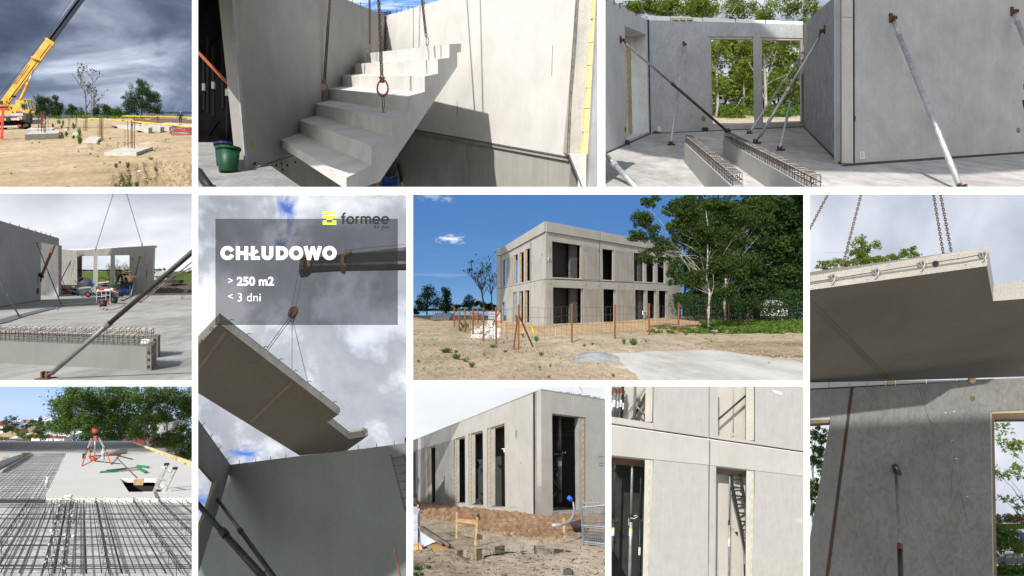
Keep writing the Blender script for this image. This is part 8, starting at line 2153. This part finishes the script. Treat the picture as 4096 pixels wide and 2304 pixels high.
 def bottle(lb,P,r,h,capm,lean=Z):
  o=tag(mk('water_bottle',*lathev(P,[(r*.9,0),(r,h*.08),(r*.88,h*.3),(r,h*.5),(r,h*.68),(r*.36,h*.86),(r*.34,h*.92)],12,lean),mpet,smooth=True),lb,'bottle');mk('cap',*lathev(P+Vector(lean).normalized()*h*.92,[(r*.42,0),(r*.42,h*.08)],10,lean),capm,o);mk('label',*lathev(P+Vector(lean).normalized()*h*.3,[(r*.96,0),(r*1.02,h*.2)],12,lean),plain('label_%d'%int(P.y*100),(.2,.42,.3),.6),o)
 bottle('clear water bottle with green cap standing on the slab',gs(772,579),.042,.34,plain('cap_green',(.05,.45,.08),.5));bottle('second plastic bottle standing in the rebar left of the slab',S.g(346,788),.03,.17,m_white,Vector((.06,.1,1)))
 mgt=plain('tool_green',(.02,.20,.08),.6,var=.3,s=.1);mhd=plain('handle_pale',(.48,.44,.34),.7,var=.2,s=.1)
 for lb,a,m_,b,h0_,h1_ in(('green broom with pale handle, lying front',(750,678),(880,672),(1045,658),(1026,648),(1084,682)),('second green broom lying behind the first',(798,668),(945,652),(1060,636),(1018,632),(1104,644))):
  o=tag(mk('broom',*tubev([gs(*m_)+Z*.02,gs(*b)+Z*.02],.014,8),mhd),lb,'broom','brooms on the slab');mk('grip',*tubev([gs(*a)+Z*.02,gs(*m_)+Z*.02],.02,8),mgt,o);mk('head',*boxv(gs(*h0_),gs(*h1_)-gs(*h0_),(0,.07,0),Z*.03),mgt,o)
  # ladder in the hatch
 a0,a1=S.at(1158,815,gs(1158,815).y*1.03),S.at(1226,818,gs(1226,818).y*1.0)
 t=thing('ladder','aluminium ladder sticking up out of the square hatch','ladder',a0)
 b0,b1=S.at(1248,612,a0.y),S.at(1312,642,a1.y)
 for a,b in((a0,b0),(a1,b1)):
  sd=(b-a).normalized();rl=slabseg('rail',a-sd*.25,b,.05,.028,mal,t);mk('rail_cap',*cbox(b,.058,.04,.03),m_black,rl)
 for k in(.10,.45,.80):bar('rung',a0.lerp(b0,k),a1.lerp(b1,k),.014,mal,t,'tube')
 for x,y,dd in((1224,638,a0.y),(1272,662,a1.y)):mk('rung_stub',*tubev([S.at(x-10,y-6,dd-.02),S.at(x+12,y+3,dd-.02)],.016,8),mal,t)
 tag(mk('paper_sheet',*prism([[lift(S.g(x,y),.08)for x,y in((482,890),(540,882),(528,904),(476,908))]],(0,0,.003)),m_white),'white paper caught on the rebar below the slab','paper')
 for i,(x,y,lb)in enumerate(((540,1056,'white tag on the third girder'),(384,1176,'white tag on the second girder'),(548,1222,'white scrap beside the third girder'))):tag(mk('white_tag',*cbox(lift(S.g(x,y),.085),.016,.02,.012),m_white),lb,'tag')
 # trees, houses and field beyond
 kind(mk('field',*prism([[S.at(x,y,49)for x,y in((-60,398),(170,342),(260,344),(330,460),(-60,460))]],(0,.5,0)),ground_mat('ploughed_field',(.30,.22,.15),(.34,.26,.18),(.38,.3,.21),.4)),'structure')
 def tr(lb,x,yb,yt,d,bl,n,lf,lm,bk=m_bark,r=3,lim=5,per=14,nm='broadleaf_tree'):tree(S,nm,lb,d,(x,yb),yt,bl,n,lf,lm,bk,'trees beyond the deck',tr=r,limbs=lim,per=per,clump=.36)
 tr('dark conifer group at the far left of the deck view',90,385,232,47,[(60,290,34,50),(110,280,36,44),(85,340,60,36),(40,350,36,30)],4200,3.4,m_leafd)
 tr('bright green bush tree before the ploughed field',180,446,360,40,[(170,410,54,36),(220,400,36,30),(130,360,26,30)],3600,3.2,m_leafl)
 tr('round green tree beside the red roofed house',244,330,266,48.5,[(246,292,36,26)],1300,3.0,m_leafm)
 tr('green hedge trees behind the ploughed field',200,345,305,48,[(190,326,30,18),(240,322,34,20),(280,320,30,20)],2200,3.0,m_leafm)
 tr('dark spruce at the left of the birches',300,360,245,46,[(300,280,14,34),(300,320,22,34)],1500,3.0,m_leafd)
 tr('mixed green trees between field and birches',300,440,300,41,[(290,370,50,50),(345,330,46,60),(330,410,50,40)],4600,3.8,m_leafm)
 tr('green bush at the left edge of the deck',10,446,400,40,[(14,424,50,22)],1000,3.2,m_leafl)
 mbl=leaf_mat('birch_leaves',[(.045,.085,.02),(.08,.14,.032),(.13,.20,.048),(.19,.27,.075)],.35)
 for i,(x,bl,n,lb)in enumerate(((560,[(480,200,90,110),(560,110,110,110),(470,330,110,90),(600,320,110,110),(410,160,44,40)],11000,'birch at the left of the deck birches'),(712,[(700,100,120,110),(720,260,120,120),(680,390,100,70)],9000,'birch right behind the laser level'),(900,[(870,100,120,120),(900,280,130,130),(860,400,110,60)],9000,'birch in the middle of the deck background'),(1080,[(1060,110,120,130),(1090,300,120,120),(1030,400,90,60)],8500,'birch left of the white building'),(1260,[(1240,110,120,130),(1290,420,110,90),(1210,260,80,50),(1180,440,70,60)],8000,'birch before the white building'),(1400,[(1400,150,90,160),(1400,420,90,140),(1370,560,80,50)],8500,'birch at the right edge of the deck view'))):
  tree(S,'birch_tree',lb,38+(i%3)*1.6,(x,520),30,bl,int(n*1.3),6.0,mbl,m_birch,'birches beyond the deck',tr=6,limbs=16,per=22,clump=.34,trunk_top=40)
 V,Fa=leaf_cloud([tuple(S.at(rng.uniform(380,1445),rng.uniform(90,620),45))for _ in range(260)],[(1.3,.5,.9)]*260,30000,S.px(45)*8)
 V,Fa=keep_in(S,V,Fa);kind(mk('woods',V,Fa,m_leafd),'stuff')
 def house(lb,x0,x1,yb,yw,yr,d,roof,xr0=None,xr1=None,wall=m_white):
  q=S.px(d);t=thing('house',lb,'house',S.at((x0+x1)/2,yb,d),'houses beyond the deck');xr0=xr0 if xr0 is not None else x0;xr1=xr1 if xr1 is not None else x1
  mk('wall_panel',*boxv(S.at(x0,yb,d),(q*(x1-x0),0,0),(0,2,0),Z*q*(yb-yw)),wall,t)
  mk('roof',*prism([[S.at(x0-3,yw,d-.1),S.at(x1+3,yw,d-.1),S.at(xr1,yr,d+1),S.at(xr0,yr,d+1)]],(0,.2,.02)),roof,t)
  for i in range(2):mk('window',*boxv(S.at(x0+(x1-x0)*(.25+.4*i),yb-(yb-yw)*.3,d-.02),(q*8,0,0),(0,.1,0),Z*q*(yb-yw)*.4),m_glass,t)
  return t
 mrf=plain('roof_red',(.30,.07,.05),.85,var=.2,s=.5);mrf2=plain('roof_orange',(.45,.14,.07),.85,var=.15,s=.4)
 house('long white building with a red roof behind the deck edge',236,480,446,416,397,42.5,mrf);house('red roofed house at the left edge with white gable',-40,20,380,326,296,47,mrf,-40,12)
 house('far house with an orange roof by the round tree',196,232,306,300,286,50,mrf2);house('second far house with an orange roof',262,300,306,302,286,50,mrf2);house('far house with a dark roof',150,196,308,302,284,50.5,m_bark);house('low white shed roof at the left behind the deck edge',20,118,446,432,416,43,m_bark)
 house('white building glimpsed through the right birches',1110,1290,380,306,300,44.5,m_white);t=house('house with a dark red roof and skylight under the birches',860,1240,520,490,404,44,plain('roof_maroon',(.16,.035,.045),.8,var=.3,s=.3),900,1150);mk('skylight',*prism([[S.at(x,y,43.7)for x,y in((1092,442),(1118,440),(1130,472),(1102,474))]],(0,.1,0)),plain('skylight_blue',(.3,.4,.5),.3),t)
 for x in(364,391):tag(mk('vent_pipe',*tubev([S.at(x,448,40),S.at(x-1,372,40)],S.px(40)*1.6,6),m_bark),('left' if x==364 else 'right')+' thin pipe standing up behind the deck edge','pipe')
deck_stage()
# ================================================================== stage: floor slab lowered onto the wall, seen from inside
S10=Stage(3230,770,1.0587,1240,3.6,1449,(3239,778,4300,2450))
def underside_stage():
 S=S10
 sky(S,5.1,sky_mat('bright_cloud_sky',[(.30,(.42,.47,.58)),(.46,(.56,.60,.69)),(.58,(.70,.74,.81)),(.72,(.93,.94,.96))],(2.0,2.6),7,.5,.5,seed=11.7),1460,x1=860)
 p=S.px(4)
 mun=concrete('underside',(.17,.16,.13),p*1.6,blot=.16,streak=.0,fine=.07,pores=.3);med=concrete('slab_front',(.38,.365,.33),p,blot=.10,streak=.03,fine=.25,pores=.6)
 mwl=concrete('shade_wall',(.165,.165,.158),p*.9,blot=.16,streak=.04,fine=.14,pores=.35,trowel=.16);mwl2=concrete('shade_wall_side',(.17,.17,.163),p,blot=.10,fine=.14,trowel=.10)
 P0,P1,P2=S.at(10,368,3.0),S.at(676,278,2.92),S.at(10,722,4.12)
 W=Wall(S,P0,P1,P2-P0)
 t=thing('hoisted_slab','notched concrete slab being lowered, dark underside above the wall','slab',W.p(400,500))
 und=[(-10,371),(676,278),(700,410),(860,398),(860,694),(-10,722)]
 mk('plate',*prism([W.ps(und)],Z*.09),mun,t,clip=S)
 def face(nm,pts,mat,off=0,th=.004):
  (xa,ya),(xb,yb)=pts[0],pts[1];V_=Wall(S,W.p(xa,ya),W.p(xb,yb));return V_,mk(nm,*prism([V_.ps(pts,.002+off)],V_.n*-th),mat,t,clip=S)
 F1,o=face('front_face',[(-10,371),(676,278),(680,207),(-10,320)],med)
 mk('groove',*prism([F1.ps([(-10,343),(600,258),(664,246),(662,252),(600,264),(-10,350)],.004)],-F1.n*.002),plain('groove_shade',(.17,.16,.14),.9),t,clip=S)
 mk('lip',*prism([F1.ps([(-10,318),(680,205),(679,228),(600,243),(-10,341)],.008)],-F1.n*.006),med,t,clip=S)
 face('end_face',[(676,278),(700,410),(702,345),(680,207)],med);face('notch_face',[(700,410),(860,398),(860,325),(702,345)],med)
 for i,(x,y)in enumerate(((88,322),(252,300),(424,272),(655,236))):
  P=F1.p(x,y,.01);q=S.px(P.y)
  mk('rough_spot',*prism([F1.ps([(x-16,y-6),(x+6,y-10),(x+26,y-2),(x+22,y+10),(x-8,y+12)],.009)],-F1.n*.003),plain('rough_%d'%i,(.20,.18,.15),.95,var=.4,s=.02),t)
  mk('lifting_loop',*tubev([P+Vector((q*a,-.012,q*b))for a,b in((-6,2),(-8,12),(2,16),(8,2),(4,-14),(-4,-16))],q*2.2,6),plain('loop_steel_%d'%i,(.42,.40,.36),.5,.3),t)
 mk('socket_hole',*lathev(F1.p(480,268,.009),[(.014,-.002),(.014,.002)],10,F1.n),m_black,t)
 mk('joint_strip',*prism([W.ps([(-10,402),(14,404),(312,700),(286,701)],.002)],W.n*.001),concrete('underside_joint',(.15,.142,.115),p),t,clip=S)
 mch=plain('chain_rust',(.16,.11,.09),.6,.4,var=.5,s=.02)
 for lb,a,b,d in(('far left chain cut by the edge of the view',(84,-6),(2,150),3.1),('second chain from the left going down behind the slab',(206,-6),(128,296),3.3),('left chain of the close pair on the right',(474,-6),(514,236),3.05),('right chain of the close pair on the right',(500,-6),(544,228),3.2)):
  chain(S,lb,S.at(a[0],a[1],d),S.at(b[0],b[1],d),S.px(d)*9.5,mch,'chains of the lowered slab',width=1.15)
  # wall beneath
 A,B=S.at(-20,1449,4.04),S.at(860,1449,3.9)
 V=Wall(S,A,B)
 w=thing('precast_wall','grey trowelled wall under the slab with windows at both sides','wall',V.p(400,1449),None)
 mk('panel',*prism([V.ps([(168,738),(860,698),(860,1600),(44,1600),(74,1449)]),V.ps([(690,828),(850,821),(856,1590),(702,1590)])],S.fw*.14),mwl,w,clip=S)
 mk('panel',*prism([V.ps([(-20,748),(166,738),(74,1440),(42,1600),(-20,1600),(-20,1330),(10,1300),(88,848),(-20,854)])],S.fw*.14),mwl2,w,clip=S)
 mk('joint',*prism([V.ps([(163,738),(173,738),(80,1449),(50,1600),(38,1600),(68,1449)],.004)],-V.n*.004),plain('joint_brown',(.05,.035,.025),.95),w,clip=S)
 mre=plain('window_reveal',(.33,.31,.27),.9,var=.12,s=.1);mrd=plain('reveal_brown',(.16,.12,.08),.9,var=.2,s=.1)
 for pts,m_ in(([(690,828),(697,832),(708,1590),(702,1590)],mre),([(697,832),(707,858),(720,1590),(708,1590)],mrd),([(690,828),(860,821),(860,833),(697,836)],plain('reveal_timber',(.40,.31,.21),.85)),([(697,838),(860,835),(860,856),(707,858)],mrd),([(-20,850),(88,846),(86,860),(-20,866)],mre),([(-20,862),(84,858),(82,870),(-20,876)],mrd)):
  mk('window_reveal',*prism([V.ps(pts,-.004)],S.fw*.1),m_,w,clip=S)
 xs=[-20,86,162,230,300,338,456,572,640,720,860]
 for i,(a,b)in enumerate(zip(xs,xs[1:])):
  f_=lambda x:742-(x+20)*.05;top_=720-(a)*.02
  mk('foam_block',*prism([V.ps([(a+1,top_),(b-1,720-b*.02),(b-1,f_(b)+2),(a+1,f_(a)+2)],-.02)],S.fw*.06),plain('foam_y' if i in(4,8)else 'foam_w',(.42,.34,.2)if i in(4,8)else(.42,.44,.45),.9),w,clip=S)
 mk('foam_lump',*prism([V.ps([(612,702),(636,700),(634,716),(622,722),(612,716)],.004)],-V.n*.02),plain('foam_lump',(.42,.36,.22),.9,var=.3,s=.02),w)
 mk('box_ring',*lathev(V.p(623,777,0),[(.016,-.001),(.016,.003),(.009,.004)],14,V.n),plain('ring_brown',(.12,.09,.03),.8),w)
 for x,y,s in((521,832,4),(554,826,4),(562,1005,5),(546,936,3),(604,1148,4),(536,830,2)):mk('paint_spot',*prism([V.ps([(x-s,y),(x-s*.5,y-s*.3),(x+s,y+1),(x+s*.4,y+s*.4)],.002)],-V.n*.001),m_white,w)
 for pts in(((420,735),(448,830),(470,880)),((580,1140),(596,1210),(604,1260)),((540,1160),(548,1040))):mk('scratch',*tubev(V.ps(pts,.001),.0012,4),plain('scratch_dark',(.09,.09,.085),.9),w)
 mgl=plain('prop_tube_dark',(.03,.03,.03),.4,.4,var=.4,s=.1,spec=.5);mgg=plain('prop_tube_grey',(.20,.20,.19),.5,.4,var=.35,s=.08,spec=.5)
 a=V.p(328,1038,.012);t=thing('wall_prop','dark push pull prop fixed to the trowelled wall','prop',V.p(354,1449,.2))
 k=S.px(3.8);e=S.at(335,1070,3.86);m=S.at(349,1336,3.45);z=S.at(357,1640,3.0)
 mk('wall_bracket',*prism([V.ps([(317,1028),(332,1024),(350,1058),(342,1066),(322,1056)],.006)],V.n*.02),plain('bracket_brown',(.05,.035,.028),.6,var=.4,s=.03),t);mk('bolt',*lathev(V.p(325,1036,.028),[(k*7,0),(k*6,k*5)],6,V.n),mgg,t)
 mk('spindle',*tubev([a,e],k*4.5,10),mgl,t);mk('inner_tube',*tubev([e,S.at(344,1210,3.68),m],k*5.5,12),mgg,t,smooth=True);mk('collar',*tubev([S.at(348,1330,3.46),S.at(350,1352,3.42)],k*9,12),m_rust,t);mk('outer_tube',*tubev([m,z],k*8,12),mgl,t,smooth=True,clip=S)
 # outside: trees, field, building, parked cars
 kind(mk('field',*prism([[S.at(x,y,5.05)for x,y in((700,1254),(860,1256),(860,1310),(700,1310))]],(0,.02,0)),m_green),'structure');kind(mk('lawn',*prism([[S.at(x,y,4.2+(1449-y)*.004)for x,y in((700,1410),(860,1412),(860,1600),(700,1600))]],(0,0,-.01)),m_green),'structure')
 def cl(nm,k,box,d,r,n,s,m_):
  V2,F2=leaf_cloud([tuple(S.at(rng.uniform(box[0],box[2]),rng.uniform(box[1],box[3]),d+rng.uniform(-.05,.05)))for _ in range(k)],[(r,r*.4,r*.8)]*k,n,s);V2,F2=keep_in(S,V2,F2);return kind(mk(nm,V2,F2,m_),'stuff')
 cl('grass',60,(705,1415,850,1450),4.25,.04,2500,.012,m_leafm);cl('woods',60,(705,1222,850,1246),5.06,.035,2200,.008,leaf_mat('far_wood',[(.06,.09,.03),(.12,.11,.05),(.16,.15,.07)],.3));cl('undergrowth',50,(706,1262,800,1370),4.9,.05,2600,.011,m_leafm);cl('undergrowth',20,(790,1330,850,1380),4.9,.04,900,.011,m_leafl)
 def tr(lb,x,yb,yt,d,bl,n,lf,lm,lim,tt,bk=m_birch,lean=0):tree(S,'birch_tree',lb,d,(x,yb),yt,bl,n,lf,lm,bk,'birches round the lowered slab',tr=4,limbs=lim,per=22,clump=.26,trunk_top=tt,lean=lean)
 tr('bright birch crown rising behind the left end of the slab',200,420,140,4.7,[(215,200,56,60),(190,250,50,50),(60,280,60,26),(330,250,50,34),(390,228,46,30),(260,260,60,30),(130,270,50,30)],9000,3.6,m_leafl,8,170)
 tr('birch leaves hanging outside the right window',850,1340,860,4.65,[(740,890,36,30),(780,960,40,60),(730,1060,30,40),(800,1050,40,40),(745,1160,36,26),(800,1180,36,34),(735,940,24,40)],1500,5.2,m_leafl,12,900,m_bark,-30)
 tr('birch filling the left window',20,1300,870,4.6,[(40,920,50,50),(30,1010,44,70),(20,1120,40,60),(30,1200,30,50)],3600,5.0,m_leafm,10,880)
 def bx(nm,lb,cat,x0,y0,x1,y1,d,m_,th=.04):return tag(mk(nm,*boxv(S.at(x0,y1,d),(S.px(d)*(x1-x0),0,0),S.fw*th,Z*S.px(d)*(y1-y0)),m_,clip=S),lb,cat)
 o=bx('blue_hall','blue hall with white roof band beyond the window','hall',706,1284,860,1332,5.0,plain('hall_blue',(.02,.10,.42),.6));mk('roof_band',*boxv(S.at(740,1284,4.98),(S.px(5)*120,0,0),(0,.02,0),Z*S.px(5)*9),m_white,o);mk('white_panel',*boxv(S.at(766,1340,4.97),(S.px(5)*38,0,0),(0,.02,0),Z*S.px(5)*44),m_white,o)
 bx('yellow_machine','yellow machine part beside the blue hall','machine',803,1322,860,1350,4.93,plain('machine_yellow',(.6,.36,.02),.5));bx('water_tank','white water tank behind the dark car','tank',748,1356,778,1374,4.6,m_white)
 o=bx('house','far house with grey roof at the wood edge','house',752,1245,790,1252,5.04,m_white,.02);mk('roof',*prism([[S.at(x,y,5.03)for x,y in((748,1246),(758,1238),(784,1238),(792,1246))]],(0,.02,0)),plain('roof_slate',(.12,.13,.17),.8),o)
 o=bx('house','far house with an orange roof at the wood edge','house',800,1246,840,1252,5.04,m_white,.02);mk('roof',*prism([[S.at(x,y,5.03)for x,y in((797,1247),(804,1238),(830,1238),(844,1247))]],(0,.02,0)),plain('roof_clay',(.45,.17,.09),.8),o)
 d=4.5;q=S.px(d);mca=plain('car_grey',(.10,.10,.125),.35,.4,var=.06,spec=.6)
 t=thing('parked_car','dark grey car parked outside the right window','car',S.at(770,1414,d));
 mk('body',*prism([[S.at(x,y,d)for x,y in((718,1404),(716,1390),(722,1380),(742,1376),(758,1367),(790,1366),(812,1376),(840,1386),(846,1404))]],S.fw*.12),mca,t,clip=S)
 for pts in([(745,1378),(760,1370),(774,1370),(776,1382),(747,1382)],[(779,1370),(790,1370),(806,1380),(806,1384),(780,1383)]):mk('window',*prism([[S.at(x,y,d-.004)for x,y in pts]],S.fw*.003),plain('car_glass',(.16,.22,.18),.1,spec=.6),t)
 for x in(736,826):mk('wheel',*lathev(S.at(x,1404,d-.006),[(q*9,0),(q*11,.006),(q*11,.03)],14,S.fw),m_black,t)
 t=thing('parked_van','white van nose beside the window edge behind the dark car','van',S.at(724,1396,4.62));mk('body',*prism([[S.at(x,y,4.62)for x,y in((690,1396),(690,1352),(716,1352),(730,1372),(734,1396))]],S.fw*.1),m_white,t,clip=S);mk('window',*prism([[S.at(x,y,4.612)for x,y in((700,1358),(714,1358),(726,1374),(700,1374))]],S.fw*.003),m_glass,t,clip=S)
 t=thing('mesh_fence','thin green mesh fence in front of the parked car','fence',S.at(760,1420,4.4))
 for x in(747,794,838):bar('post',S.at(x,1420,4.4),S.at(x,1370,4.4),.0022,m_glass,t)
 for y in(1368,1380,1392,1404):bar('wire',S.at(708,y,4.4),S.at(822,y+2,4.4),.0012,m_glass,t)
 # unseen panel added behind the viewer to keep sun off the lower wall
 tag(mk('precast_wall',*boxv((-.75,-1.5,2.66),(2.4,0,0),(0,-.1,0),(0,0,1.075)),mwl2),'unseen panel added behind the viewer to shade the lower wall','wall')
underside_stage()
